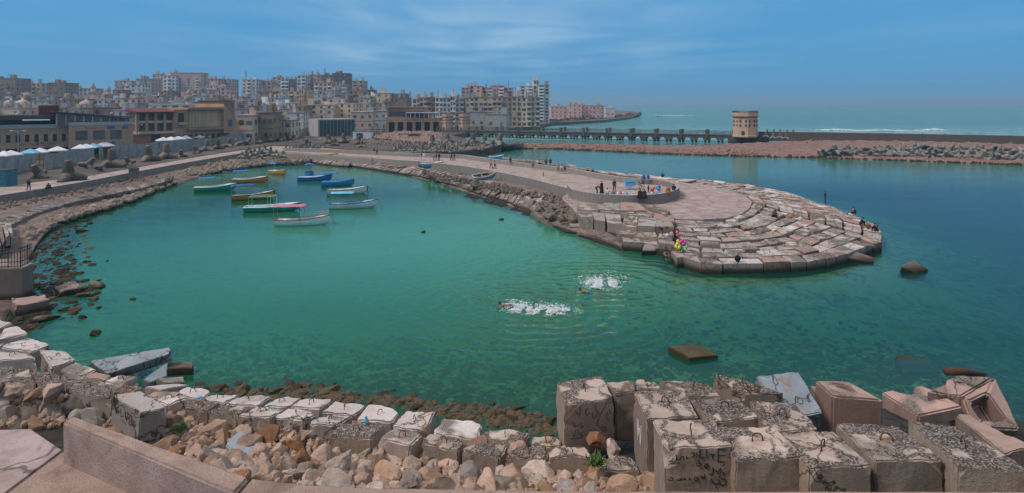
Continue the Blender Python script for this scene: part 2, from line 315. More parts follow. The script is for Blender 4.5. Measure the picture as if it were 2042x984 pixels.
# ------------------------------------------------------------------ water
SW = [P(1072, 618, 0), P(1200, 568, 0)]       # centres of the two splashes
def water_mat():
    t = NT('sea water'); p = t.pos(); s = t.n('ShaderNodeSeparateXYZ', {0: p}); X, Y = s.outputs[0], s.outputs[1]
    sea = t.ramp(Y, 205, 262)                                   # open sea beyond the breakwater is choppy
    pm = t.n('ShaderNodeMapping', {0: p, 2: (0, 0, R(24)), 3: (.55, 1.5, 1)}).outputs[0]
    w1 = t.noise(pm, 1.15, 3, .5, .6); w2 = t.noise(pm, 4.6, 3, .55, .3); w3 = t.noise(pm, .16, 3, .5)
    ps = t.n('ShaderNodeMapping', {0: p, 3: (.35, 1.0, 1)}).outputs[0]
    s1 = t.noise(ps, .22, 5, .65, .3)
    calm = t.ramp(w3, .35, .65, .45, 1.0)
    h = t.math('ADD', t.math('MULTIPLY', w1, .034), t.math('MULTIPLY', w2, .012)); h = t.math('MULTIPLY', h, calm)
    for c, k, rad in ((SW[0], 5.6, 6.5), (SW[1], 5.0, 7.0)):
        d = t.n('ShaderNodeVectorMath', {0: t.n('ShaderNodeMapping', {0: p, 1: (-c.x*.8, -c.y, 0), 3: (.8, 1, 0)}).outputs[0]}, operation='LENGTH').outputs['Value']
        dd = t.math('ADD', d, t.math('MULTIPLY', t.noise(p, .35, 3), 2.2))
        rg = t.math('MULTIPLY', t.math('SINE', t.math('MULTIPLY', dd, k), None), t.math('MULTIPLY', t.ramp(d, rad*1.8, rad*.2), .048))
        h = t.math('ADD', h, rg)
    h = t.math('ADD', h, t.math('MULTIPLY', t.math('MULTIPLY', s1, sea), 1.5))
    bmp = t.n('ShaderNodeBump', {'Height': h, 'Distance': 1.0, 'Strength': 1.0})
    N = bmp.outputs[0]
    fr = t.n('ShaderNodeFresnel', {'IOR': 1.33, 'Normal': N}).outputs[0]
    gl = t.n('ShaderNodeBsdfGlossy', {'Color': (1, 1, 1, 1), 'Roughness': .04, 'Normal': N})
    tr = t.n('ShaderNodeBsdfTransparent', {'Color': (.78, .97, .86, 1)})
    big = t.noise(p, .035, 3, .5)
    body = t.mix(t.ramp(big, .35, .65), (.002, .088, .038), (.004, .130, .062))
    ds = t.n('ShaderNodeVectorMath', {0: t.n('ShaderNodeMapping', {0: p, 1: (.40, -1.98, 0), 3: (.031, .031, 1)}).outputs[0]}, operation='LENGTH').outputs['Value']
    body = t.mix(t.ramp(ds, 1.1, .15, 0, 1), body, (.100, .50, .32))  # milky green over pale sand, brightened in place of a pale sky reflection
    body = t.mix(t.ramp(t.math('ADD', X, t.math('MULTIPLY', t.noise(p, .08, 3), 12)), 12, 40), body, (.010, .066, .058))        # deeper water outside the basin
    body = t.mix(t.ramp(Y, 100, 130), body, (.120, .365, .295))
    body = t.mix(sea, body, (.085, .275, .270))
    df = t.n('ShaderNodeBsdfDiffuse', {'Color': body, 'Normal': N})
    mx = t.n('ShaderNodeMixShader', {0: t.math('ADD', t.math('MULTIPLY', sea, .45), .44)})
    t.t.links.new(tr.outputs[0], mx.inputs[1]); t.t.links.new(df.outputs[0], mx.inputs[2])
    # foam streaks out at sea
    fm = t.math('MULTIPLY', t.math('MULTIPLY', t.ramp(t.noise(ps, .10, 5, .6, .5), .60, .70), t.ramp(t.noise(ps, .9, 4, .7), .45, .6)), t.ramp(sea, .6, 1))
    fm = t.math('ADD', fm, t.math('MULTIPLY', t.math('MULTIPLY', t.ramp(t.noise(ps, .35, 6, .7, .5), .50, .62), t.ramp(Y, 420, 260)), t.math('MULTIPLY', t.ramp(Y, 240, 255), .8)), True)
    foam = t.n('ShaderNodeBsdfDiffuse', {'Color': (.75, .8, .82, 1)})
    m2 = t.n('ShaderNodeMixShader', {0: t.math('MULTIPLY', fr, .78)}); t.t.links.new(mx.outputs[0], m2.inputs[1]); t.t.links.new(gl.outputs[0], m2.inputs[2])
    m3 = t.n('ShaderNodeMixShader', {0: t.math('MULTIPLY', fm, .7)}); t.t.links.new(m2.outputs[0], m3.inputs[1]); t.t.links.new(foam.outputs[0], m3.inputs[2])
    t.t.links.new(m3.outputs[0], t.out.inputs[0])
    va = t.n('ShaderNodeVolumeAbsorption', {'Color': (.05, .64, .34, 1), 'Density': .40}); t.t.links.new(va.outputs[0], t.out.inputs['Volume']); return t.m
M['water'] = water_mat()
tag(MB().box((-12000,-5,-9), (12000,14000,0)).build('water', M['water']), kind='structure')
def seabed_mat():
    t = NT('sandy seabed with weed'); p = t.pos(); n1 = t.noise(p, 1.3, 8, .68, .8); n2 = t.noise(p, .13, 3); n3 = t.noise(p, 4.5, 5, .7, .4)
    pat = t.math('ADD', t.math('MULTIPLY', n1, .7), t.math('MULTIPLY', n3, .3))
    sy = t.n('ShaderNodeSeparateXYZ', {0: p}).outputs[1]; thr = t.math('ADD', t.ramp(n2, .3, .7, -.05, .07), t.ramp(sy, 44, 27, -.02, .11))
    w = t.ramp(t.math('ADD', pat, thr), .46, .60)
    c = t.mix(w, (.52, .56, .40), (.09, .11, .055))
    return t.bsdf(c, 1.0, n1, .1, 0)
M['seabed'] = seabed_mat()

# ------------------------------------------------------------------ sea air: one closed box of pale haze round the whole scene
hz_m = bpy.data.materials.new('sea haze'); hz_m.use_nodes = True; ht = hz_m.node_tree; ht.nodes.clear()
ho = ht.nodes.new('ShaderNodeOutputMaterial'); hv = ht.nodes.new('ShaderNodeVolumePrincipled'); hv.inputs['Color'].default_value = (.52, .81, 1.0, 1); hv.inputs['Density'].default_value = .00030; hv.inputs['Anisotropy'].default_value = .2
ht.links.new(hv.outputs[0], ho.inputs['Volume'])
tag(MB().box((-12500, -60, -8), (12500, 14500, 78)).build('haze', hz_m), kind='stuff')
# ------------------------------------------------------------------ people
def skin_mesh(name, joints, edges, root, sub=2, mat=None):
    """one continuous surface grown round a skeleton: joints name -> (x, y, z, radius)"""
    keys = list(joints); me = bpy.data.meshes.new('tmp'); me.from_pydata([joints[k][:3] for k in keys], [(keys.index(a), keys.index(b)) for a, b in edges], [])
    o = bpy.data.objects.new('tmp', me); COL.objects.link(o); md = o.modifiers.new('s', 'SKIN'); md.use_smooth_shade = True
    for i, k in enumerate(keys):
        sv_ = me.skin_vertices[0].data[i]; r = joints[k][3]; sv_.radius = r if isinstance(r, tuple) else (r, r); sv_.use_root = (k == root)
    sd = o.modifiers.new('d', 'SUBSURF'); sd.levels = sub; sd.render_levels = sub
    dg = bpy.context.evaluated_depsgraph_get(); out = bpy.data.meshes.new_from_object(o.evaluated_get(dg)); out.name = name
    bpy.data.objects.remove(o); bpy.data.meshes.remove(me); out.materials.clear(); out.materials.append(mat)
    out.polygons.foreach_set('use_smooth', [True]*len(out.polygons)); return out
SK = plain('skin', (.30, .17, .11), .6, .08, 8); HAIR = plain('dark hair', (.012, .010, .009), .7, .2, 30); SHOE = plain('shoes', (.03,.028,.026), .7, .1, 8)
CL = {}
def cloth(c):
    if c not in CL: CL[c] = plain('cloth %d' % len(CL), c, .9, .12, 6, spec=.15, bd=.01)
    return CL[c]
def pose(kind):
    J = dict(pel=(0,0,.95), che=(0,0,1.28), nek=(0,0,1.46), hea=(0,-.015,1.60), top=(0,-.01,1.68), sL=(.18,0,1.40), sR=(-.18,0,1.40), eL=(.24,.03,1.12), eR=(-.24,.03,1.12), wL=(.25,-.05,.87), wR=(-.25,-.05,.87), hL=(.10,0,.91), hR=(-.10,0,.91), kL=(.12,-.03,.50), kR=(-.12,-.03,.50), aL=(.12,.02,.09), aR=(-.12,.02,.09), tL=(.13,-.15,.03), tR=(-.13,-.15,.03))
    if kind == 'walk': J.update(kL=(.11,-.22,.52), aL=(.11,-.20,.10), tL=(.11,-.37,.05), kR=(-.11,.02,.50), aR=(-.11,.26,.14), tR=(-.11,.12,.03), eL=(.25,.14,1.14), wL=(.25,.18,.90), eR=(-.25,-.12,1.14), wR=(-.24,-.30,.95))
    if kind == 'look': J.update(hea=(0,-.06,1.58), top=(0,-.05,1.66), eL=(.24,-.05,1.14), wL=(.12,-.24,1.12), eR=(-.24,-.05,1.14), wR=(-.12,-.24,1.10))
    if kind in ('sit', 'lean'):
        dz = -.85
        for k in J: x, y, z = J[k]; J[k] = (x, y + (.10 if z > 1.2 and kind == 'lean' else 0) - .06*(z > 1.4), z+dz)
        J.update(kL=(.13,-.42,.12), kR=(-.13,-.42,.12), aL=(.14,-.46,-.32), aR=(-.14,-.46,-.32), tL=(.14,-.62,-.38), tR=(-.14,-.62,-.38), eL=(.25,-.08,.28), eR=(-.25,-.08,.28), wL=(.14,-.30,.18), wR=(-.14,-.30,.18))
    if kind == 'squat':
        J = dict(pel=(0,.10,.16), che=(0,-.02,.50), nek=(0,-.10,.66), hea=(0,-.18,.76), top=(0,-.18,.84), sL=(.18,-.06,.60), sR=(-.18,-.06,.60), eL=(.26,-.22,.42), eR=(-.26,-.22,.42), wL=(.13,-.42,.40), wR=(-.13,-.42,.40), hL=(.10,.08,.16), hR=(-.10,.08,.16), kL=(.18,-.28,.48), kR=(-.18,-.28,.48), aL=(.15,-.26,.08), aR=(-.15,-.26,.08), tL=(.16,-.42,.03), tR=(-.16,-.42,.03))
    if kind == 'bend':
        J.update(pel=(0,.16,.84), che=(0,-.14,1.00), nek=(0,-.34,1.04), hea=(0,-.47,1.02), top=(0,-.54,1.00), sL=(.18,-.27,1.02), sR=(-.18,-.27,1.02), eL=(.22,-.36,.76), eR=(-.22,-.36,.76), wL=(.16,-.50,.56), wR=(-.16,-.50,.56), hL=(.10,.14,.82), hR=(-.10,.14,.82), kL=(.14,.02,.46), kR=(-.14,.02,.46))
    if kind == 'swim':
        J = dict(pel=(0,.60,-.10), che=(0,.24,.0), nek=(0,.05,.04), hea=(0,-.09,.09), top=(0,-.17,.12), sL=(.19,.12,.0), sR=(-.19,.12,.0), eL=(.34,-.12,-.12), eR=(-.34,.02,-.10), wL=(.22,-.34,-.22), wR=(-.40,-.22,-.24), hL=(.10,.64,-.10), hR=(-.10,.64,-.10), kL=(.14,1.04,-.10), kR=(-.14,1.04,-.16), aL=(.12,1.42,-.06), aR=(-.12,1.42,-.24), tL=(.12,1.58,-.08), tR=(-.12,1.58,-.30))
    return J
MESH = {}
def body_meshes(kind):
    if kind in MESH: return MESH[kind]
    J = pose(kind); RB = dict(pel=(.13,.10), che=(.15,.10), nek=.055, hea=.088, top=.062, sL=.062, sR=.062, eL=.043, eR=.043, wL=.028, wR=.028, hL=.085, hR=.085, kL=.058, kR=.058, aL=.038, aR=.038, tL=.032, tR=.032)
    E = [('pel','che'),('che','nek'),('nek','hea'),('hea','top'),('che','sL'),('che','sR'),('sL','eL'),('sR','eR'),('eL','wL'),('eR','wR'),('pel','hL'),('pel','hR'),('hL','kL'),('hR','kR'),('kL','aL'),('kR','aR'),('aL','tL'),('aR','tR')]
    b = skin_mesh('body', {k: (*J[k], RB[k]) for k in J}, E, 'pel', 2, SK)
    # hands with fingers, nose, ears joined into the same body mesh
    mb = MB()
    for s in 'LR':
        w = Vector(J['w'+s]); d = (w - Vector(J['e'+s])).normalized(); sd = d.cross(Vector((0,1,.2))).normalized(); mb.tube([w-d*.02, w+d*.05, w+d*.09], [.026,.036,.034], 6)
        for q, (o_, l) in enumerate(((-.026,.055),(-.009,.07),(.009,.066),(.026,.05))): p = w+d*.085+sd*o_; c = d.cross(sd)*.012; mb.tube([p, p+d*l*.55+c, p+d*l*.9+c*2.6], [.009,.008,.006], 5)
        p = w+d*.03+sd*.03; mb.tube([p, p+d*.03+sd*.03, p+d*.06+sd*.032], [.011,.010,.007], 5)
    h = Vector(J['hea']); u = (Vector(J['top'])-h).normalized(); f = Vector((0,-1,0)); f = (f - u*f.dot(u)).normalized()
    if kind == 'swim': f = Vector((0,-.3,-1)).normalized()
    mb.tube([h+f*.08+u*.02, h+f*.112-u*.012, h+f*.085-u*.02], [.008,.014,.01], 5)
    for s in (-1, 1): mb.ball(h+Vector((s*.088,0,0)), .02, 6, 4, (.5,.8,1.2))
    bm = bmesh.new(); bm.from_mesh(b); tm = mb.mesh('t'); bm.from_mesh(tm); bm.to_mesh(b); bm.free(); b.polygons.foreach_set('use_smooth', [True]*len(b.polygons))
    RT = dict(pel=(.155,.125), che=(.172,.125), nek=.066, sL=.082, sR=.082, eL=.060, eR=.060, wL=.042, wR=.042)
    wl = {k: J[k] for k in J}
    for s in 'LR': wl['w'+s] = tuple(Vector(J['e'+s]).lerp(Vector(J['w'+s]), .86))
    nk = tuple(Vector(J['che']).lerp(Vector(J['nek']), .72))
    wl['nek'] = nk
    sh = skin_mesh('shirt', {k: (*wl[k], RT[k]) for k in RT}, [('pel','che'),('che','nek'),('che','sL'),('che','sR'),('sL','eL'),('sR','eR'),('eL','wL'),('eR','wR')], 'pel', 2, SHOE)
    RP = dict(pel=(.145,.118), hL=.104, hR=.104, kL=.078, kR=.078, aL=.062, aR=.062)
    tr = skin_mesh('trousers', {k: (*J[k], RP[k]) for k in RP}, [('pel','hL'),('pel','hR'),('hL','kL'),('hR','kR'),('kL','aL'),('kR','aR')], 'pel', 2, SHOE)
    st = {k: J[k] for k in J}
    for s in 'LR': st['k'+s] = tuple(Vector(J['h'+s]).lerp(Vector(J['k'+s]), .75))
    so = skin_mesh('shorts', {k: (*st[k], RP[k]) for k in ('pel','hL','hR','kL','kR')}, [('pel','hL'),('pel','hR'),('hL','kL'),('hR','kR')], 'pel', 2, SHOE)
    mh = MB(); mh.ball(h+u*.045-f*.02, .102, 10, 7, (1,1.08,.86)); ha = mh.mesh('hair', HAIR, True)
    me_ = MB()
    for s in (-1, 1): me_.ball(h+f*.082+u*.018+Vector((s*.034,0,0)), .011, 6, 4)
    me_.tube([h+f*.088-u*.045+Vector((-.022,0,0)), h+f*.092-u*.047, h+f*.088-u*.045+Vector((.022,0,0))], .005, 4); fa = me_.mesh('face', HAIR, True)
    ms = MB()
    for s in 'LR':
        a_, t_ = Vector(J['a'+s]), Vector(J['t'+s]); ms.tube([a_+(a_-t_)*.25, a_.lerp(t_, .5), t_+(t_-a_)*.25], [.05,.05,.035], 7)
    ss = ms.mesh('shoes', SHOE, True)
    q = (h+u*.06, u, f)
    MESH[kind] = (b, sh, tr, so, ha, fa, ss, q); return MESH[kind]
for _k in ('walk','squat','stand','sit','lean','bend','look','swim'): body_meshes(_k)
# ------------------------------------------------------------------ shorelines (photo pixels, on the ground they lie on)
SHORE_L = [(-120,700),(0,655),(25,610),(45,560),(55,505),(80,470),(120,447),(170,427),(230,405),(300,384),(370,361),(430,346),(480,336),(530,327),(600,321),(660,325)]
SHORE_P = [(660,325),(720,336),(800,347),(870,363),(950,389),(1000,404),(1070,432),(1080,450),(1150,472),(1230,508),(1290,528),(1345,550),(1400,556),(1536,552),(1640,545),(1745,528),(1762,500),(1762,470),(1700,436),(1645,410),(1596,393),(1547,381),(1493,372),(1449,364),(1400,360),(1316,352),(1231,342),(1150,330),(1067,321),(985,312),(930,303),(900,301)]
FRONT = [(-120,700),(60,712),(180,755),(300,765),(430,788),(560,792),(720,808),(870,832),(960,855),(1110,880),(1250,800),(1420,770),(1620,775),(1800,790),(1900,750),(2100,820)]
shore_pts = resample(curve(SHORE_L + SHORE_P[1:], 0), 220) + resample(curve(FRONT, 0), 90)
def shore_dist(x, y): return min((q.x-x)**2 + (q.y-y)**2 for q in shore_pts) ** .5
def bed_z(x, y):
    d = shore_dist(x, y); deep = 3.0 + max(0, min(3.5, (x-2)*.22))
    return -min(.25 + d*.14, deep) - .25*noise.noise(Vector((x*.15, y*.15, 3)))
mb = MB(); NX, NY = 110, 90; vs = []
for j in range(NY):
    for i in range(NX):
        x = -95 + 190*i/(NX-1); y = 12 + 128*(j/(NY-1))**1.35; vs.append((x, y, bed_z(x, y)))
mb.add(vs, [(j*NX+i, j*NX+i+1, (j+1)*NX+i+1, (j+1)*NX+i) for j in range(NY-1) for i in range(NX-1)])
tag(mb.build('seabed', M['seabed'], smooth=True), kind='structure')
# foreground slope from the water up to the parapet
FS1 = curve([(-140,735,.3),(60,735,.3),(180,775,.3),(300,790,.3),(430,803,.3),(560,808,.3),(720,826,.3),(870,850,.3),(960,872,.3),(1110,900,.3),(1230,860,.3),(1420,812,.3),(1620,810,.3),(1800,820,.3),(1900,800,.3),(2100,860,.3)])
FS0 = [p + Vector((0, 2.2, -2.2)) for p in FS1]
FS2 = [Vector((-24,23.5,1.3)), Vector((-14,22.5,1.5)), Vector((-6,21.8,1.4)), Vector((0,21.0,1.4)), Vector((4,20.8,1.8)), Vector((12,21,2.2)), Vector((22,21,2.2))]
FS3 = [Vector((-20,17.5,4.4)), Vector((-11,16.6,4.5)), Vector((-5,16.0,3.6)), Vector((0,16.0,3.4)), Vector((4,16.2,3.2)), Vector((12,16.2,3.2)), Vector((22,16.2,3.2))]
FS4 = [Vector((-18,15.2,5.6)), Vector((-10.6,14.9,5.7)), Vector((-5,12.3,5.6)), Vector((0,11.9,5.6)), Vector((4,11.9,5.6)), Vector((12,11.9,5.6)), Vector((22,11.9,5.6))]
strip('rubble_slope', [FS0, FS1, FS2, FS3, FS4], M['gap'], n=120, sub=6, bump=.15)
# left shore, bay head and pier slope: water -> slabs -> foot of the retaining wall
WALLBASE = [(-150,415),(0,399),(100,382),(171,370),(259,352),(345,337),(420,324),(480,313),(540,309),(600,311),(660,316),(745,324),(835,333),(920,348),(982,358),(1060,373),(1133,392)]
WALLTOP  = [(-150,404),(0,390),(100,374),(171,362),(259,345),(345,329),(420,316),(480,306),(540,302),(600,305),(660,309),(745,315),(835,322),(920,331),(982,342),(1060,358),(1133,377)]
WB = curve([(x, y, 1.15) for x, y in WALLBASE])
SHL = curve(SHORE_L + SHORE_P[1:7], 0.05)
SHl_in = [p + Vector((0,0,-1.6)) for p in SHL]
midc = [a.lerp(b, .45) + Vector((0,0,-.05)) for a, b in zip(resample(SHL, 60), resample(WB, 60))]
strip('shore_ground', [SHl_in, SHL, midc, WB], M['shore_dirt'], n=160, sub=5, bump=.18)
# roads on top: left quay road and the pier deck (one surface at z = 2)
ROADZ = 2.0
q_front = [(x, y) for x, y in WALLTOP]
road_back = [(-150,388),(0,373),(100,360),(171,352),(259,337),(345,322),(420,309),(470,302),(500,298),(540,292),(600,291)]
def poly_obj(name, pts, mat, z0, kind='structure'):
    """pts: world points of the top outline; solid down to z0"""
    return tag(MB().prism(pts, z0, tops=[p.z for p in pts]).build(name, mat), kind=kind)
poly_obj('road', curve(q_front[:10], ROADZ) + curve([(600,292)] + road_back[::-1][1:], ROADZ), M['deck'], -1.5)
deck_front = q_front[9:] ; deck_back = [(600,292),(700,300),(811,308),(922,312),(985,321),(1067,331),(1136,339),(1198,351),(1243,357),(1279,361)]
RING = [(1133,372),(1140,378),(1162,383),(1190,387),(1219,389),(1250,390),(1280,389.5),(1308,388),(1328,385),(1345,381),(1354,376),(1355,372),(1350,367),(1340,363),(1316,359),(1290,357)]
poly_obj('pavement', curve(deck_front[:-1] + [(1133,376)], ROADZ) + [Vector((q.x, q.y + (.3 if i < 11 else 0), ROADZ)) for i, q in enumerate(curve(RING, 2.75))] + curve(deck_back[::-1], ROADZ), M['deck'], -1.5)
# big land mass behind the quay: construction yard, town and the headland
G = curve([(-400,392),(0,372),(100,359),(171,351),(259,336),(345,321),(420,308),(470,301),(540,291),(600,290),(700,298),(811,306),(900,303),(940,301),(1000,291),(960,283),(900,270),(950,262),(1010,253),(1100,244),(1200,238),(1262,231),(1272,227),(1230,221),(1190,217),(700,214),(-400,214)], 1.9)
poly_obj('ground', G, M['city_ground'], -2)
# rubble bank of the outer breakwater, between the two waters
BK0 = curve([(880,306,.0),(940,302,.0),(1000,297,.0),(1100,298,.0),(1200,302,.0),(1300,307,.0),(1420,311,.0),(1500,313,.0),(1640,316,.0),(1760,320,.0),(1900,325,.0),(2100,332,.0)])
BKm = [p + Vector((0,0,-2)) for p in BK0]
BK1 = curve([(880,298,.9),(940,295,.8),(1000,290,.7),(1100,291,.7),(1200,293,.7),(1300,297,.8),(1420,300,.9),(1500,299,1.2),(1640,298,1.7),(1760,299,2),(1900,303,2),(2100,308,2)])
BK2 = curve([(880,292,1.2),(940,290,1.0),(1000,286,.8),(1100,287,.8),(1200,288.5,.9),(1300,290,.9),(1420,290,1.1),(1500,285,1.6),(1640,280,2.0),(1760,281,2.1),(1900,284,2.2),(2100,289,2.2)])
BK3 = [p + Vector((0, 26, -3.5)) for p in BK2]
strip('breakwater_ground', [BKm, BK0, BK1, BK2, BK3], M['pink_rubble'], n=150, sub=4, bump=.35)
# tip of the pier: low platform under the blocks and the pinkish concrete apron
tipo = [P(x, y, 0.0) for x, y in SHORE_P[6:29]]
cen = Vector((22, 70, 0)); tip_poly = [cen + (p - cen)*.93 for p in tipo]
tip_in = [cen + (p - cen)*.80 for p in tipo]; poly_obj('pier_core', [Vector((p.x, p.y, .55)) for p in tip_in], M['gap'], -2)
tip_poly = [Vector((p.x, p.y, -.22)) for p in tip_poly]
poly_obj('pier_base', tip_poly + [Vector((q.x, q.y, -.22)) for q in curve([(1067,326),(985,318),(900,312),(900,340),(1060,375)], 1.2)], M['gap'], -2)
poly_obj('shore_ledge', [P(1060,420,.5), P(1078,438,.35), P(1110,450,.3), P(1150,462,.3), P(1185,470,.35), P(1240,490,.3), P(1262,470,.5), P(1200,440,.9), P(1165,418,1.1), P(1136,394,1.1)], M['shore_dirt'], -2)
INNER = [(1150,424),(1165,424),(1210,425),(1260,431),(1335,436),(1400,438),(1450,435),(1478,427),(1495,415),(1500,403),(1485,390),(1458,380),(1420,373),(1380,367),(1355,363),(1335,360)]
ap = curve(INNER, 1.45); apin = curve([(1250,362),(1150,372),(1120,395)], 1.45)
poly_obj('apron', ap + apin, M['pink_ground'], -1)
# pavement in the near left corner, two slabs with a joint
poly_obj('near_pavement', [P(-60,1040,6.1), P(-80,860,6.1), P(60,856,6.1), P(122,898,6.1), P(5,985,6.1), P(-20,1080,6.1)], M['pink_ground'], 4)
poly_obj('near_paving', [P(0,992,6.05), P(124,902,6.05), P(420,1010,6.05), P(420,1200,6.05), P(-60,1200,6.05)], M['nearwall'], 4)
# headland far off: sandy strip, dark rocks along it
poly_obj('headland', curve([(960,262),(1060,252),(1100,245),(1200,240),(1255,234),(1278,228),(1262,222),(1190,218),(1000,216),(900,225),(880,255)], 1.95), M['mud'], -2)
poly_obj('beach', curve([(1055,242),(1140,240),(1185,236),(1190,231),(1120,231),(1060,232)], 1.99), M['sand'], 1)
# ------------------------------------------------------------------ retaining walls
def wall_thing(name, pts, z0, z1, th, mat, label, cat, group=None, side=1, cap=None):
    """wall following world points; pts give the visible top front edge"""
    mb = MB(); pts = [Vector((p.x, p.y, 0)) for p in pts]; n = len(pts); nor = []
    for i in range(n):
        d = (pts[min(i+1, n-1)] - pts[max(i-1, 0)]).normalized(); nor.append(Vector((-d.y, d.x, 0)) * side)
    for i in range(n-1):
        a, b = pts[i], pts[i+1]; c, d = b + nor[i+1]*th, a + nor[i]*th
        mb.add([(a.x,a.y,z0),(b.x,b.y,z0),(c.x,c.y,z0),(d.x,d.y,z0),(a.x,a.y,z1),(b.x,b.y,z1),(c.x,c.y,z1),(d.x,d.y,z1)], [(0,1,5,4),(2,3,7,6),(4,5,6,7)] + ([(3,0,4,7)] if i == 0 else []) + ([(1,2,6,5)] if i == n-2 else []))
    o = mb.build(name, mat); bm = bmesh.new(); bm.from_mesh(o.data); bmesh.ops.remove_doubles(bm, verts=bm.verts, dist=.001); bm.to_mesh(o.data); bm.free(); o.data.polygons.foreach_set('use_smooth', [True]*len(o.data.polygons)); o.data.set_sharp_from_angle(angle=R(35)); return tag(o, label, cat, group)
M['seawall'] = block_mat('dark sea wall', (.20, .175, .155), (.14, .12, .105), .0, .0, waterline=False, pink=0, rust=False)
wt_ = curve(WALLTOP, ROADZ)
i6 = resample(wt_[:8], 30)
wall_thing('retaining_wall', resample(curve(WALLTOP[:9], 2.12), 60), .6, 2.12, .35, M['wall'], 'grey concrete quay wall edging the road along the left shore', 'wall')
wall_thing('retaining_wall', resample(curve([(571,306),(640,310),(700,314),(741,317)], 2.12), 20), .6, 2.12, .35, M['wall'], 'low grey wall behind the yellow rowing boat, left of the first gap', 'wall')
wall_thing('retaining_wall', resample(curve([(749,316),(790,319),(834,322)], 2.12), 14), .6, 2.12, .35, M['wall'], 'short grey wall between the two gaps in the pier edge', 'wall')
wall_thing('retaining_wall', resample(curve([(842,323),(920,331),(982,341),(1060,357),(1133,376)], 2.12), 40), .6, 2.12, .35, M['wall'], 'long grey retaining wall from the blue boat to the round plaza', 'wall')
wall_thing('parapet_wall', resample(curve([(568,295),(700,300),(811,305.5),(922,309),(985,318),(1067,328),(1136,336),(1198,348),(1243,354),(1279,357)], 2.85), 50), 1.0, 2.85, .45, M['wall'], 'low parapet wall along the far side of the pier deck', 'wall', side=1)
wall_thing('ring_wall', resample(curve([(1131,366),(1133,372),(1140,378),(1162,383),(1190,387),(1219,389),(1250,390),(1280,389.5),(1308,388),(1328,385),(1345,381),(1354,376),(1355,372),(1350,367),(1340,363),(1316,359),(1290,357),(1279,357)], 2.75), 70), 1.2, 2.75, .5, M['wall'], 'curved parapet wall round the plaza at the end of the pier', 'wall', side=1)
wall_thing('breakwater_wall', resample(curve([(1513,263),(1640,264.5),(1800,267),(1930,269.5),(2042,271.5),(2200,275)], 4.3), 40), 1.0, 4.3, 1.6, M['seawall'], 'long concrete breakwater wall between the pink bank and the open sea', 'wall')
# near parapet in two lengths, rough pinkish concrete, with the joint between them
def parapet(name, quadpts, z0, z1, label):
    mb = MB().prism(quadpts, z0, z1); me = mb.mesh(name, M['nearwall']); bm = bmesh.new(); bm.from_mesh(me)
    bmesh.ops.bevel(bm, geom=[e for e in bm.edges], offset=.05, segments=3, affect='EDGES')
    bmesh.ops.triangulate(bm, faces=bm.faces)
    for _ in range(5): bmesh.ops.subdivide_edges(bm, edges=[e for e in bm.edges if e.calc_length() > .10], cuts=2 if _ == 0 else 1, use_grid_fill=False)
    for v in bm.verts: v.co += v.normal * (.016*noise.noise(v.co*3.5) + .014*noise.noise(v.co*13))
    bm.to_mesh(me); bm.free()
    return tag(link(name, me), label, 'wall')
A = P(124,842,7); B = P(148,829,7); C_ = P(497,951,7); Dd = P(466,984,7)
parapet('parapet_wall', [A, Dd, C_, B], 5.5, 7.0, 'coarse pinkish parapet wall running down from the left in the foreground')
e0 = P(502,953,7) ; e1 = P(472,986,7)
parapet('parapet_wall', [e1, P(640,1030,7), P(1100,1035,7), P(2300,1030,7), P(2300,978,7), P(1300,978,7), P(1000,976,7), P(640,968,7), e0], 5.5, 7.0, 'coarse pinkish parapet wall along the bottom edge, right of the joint')
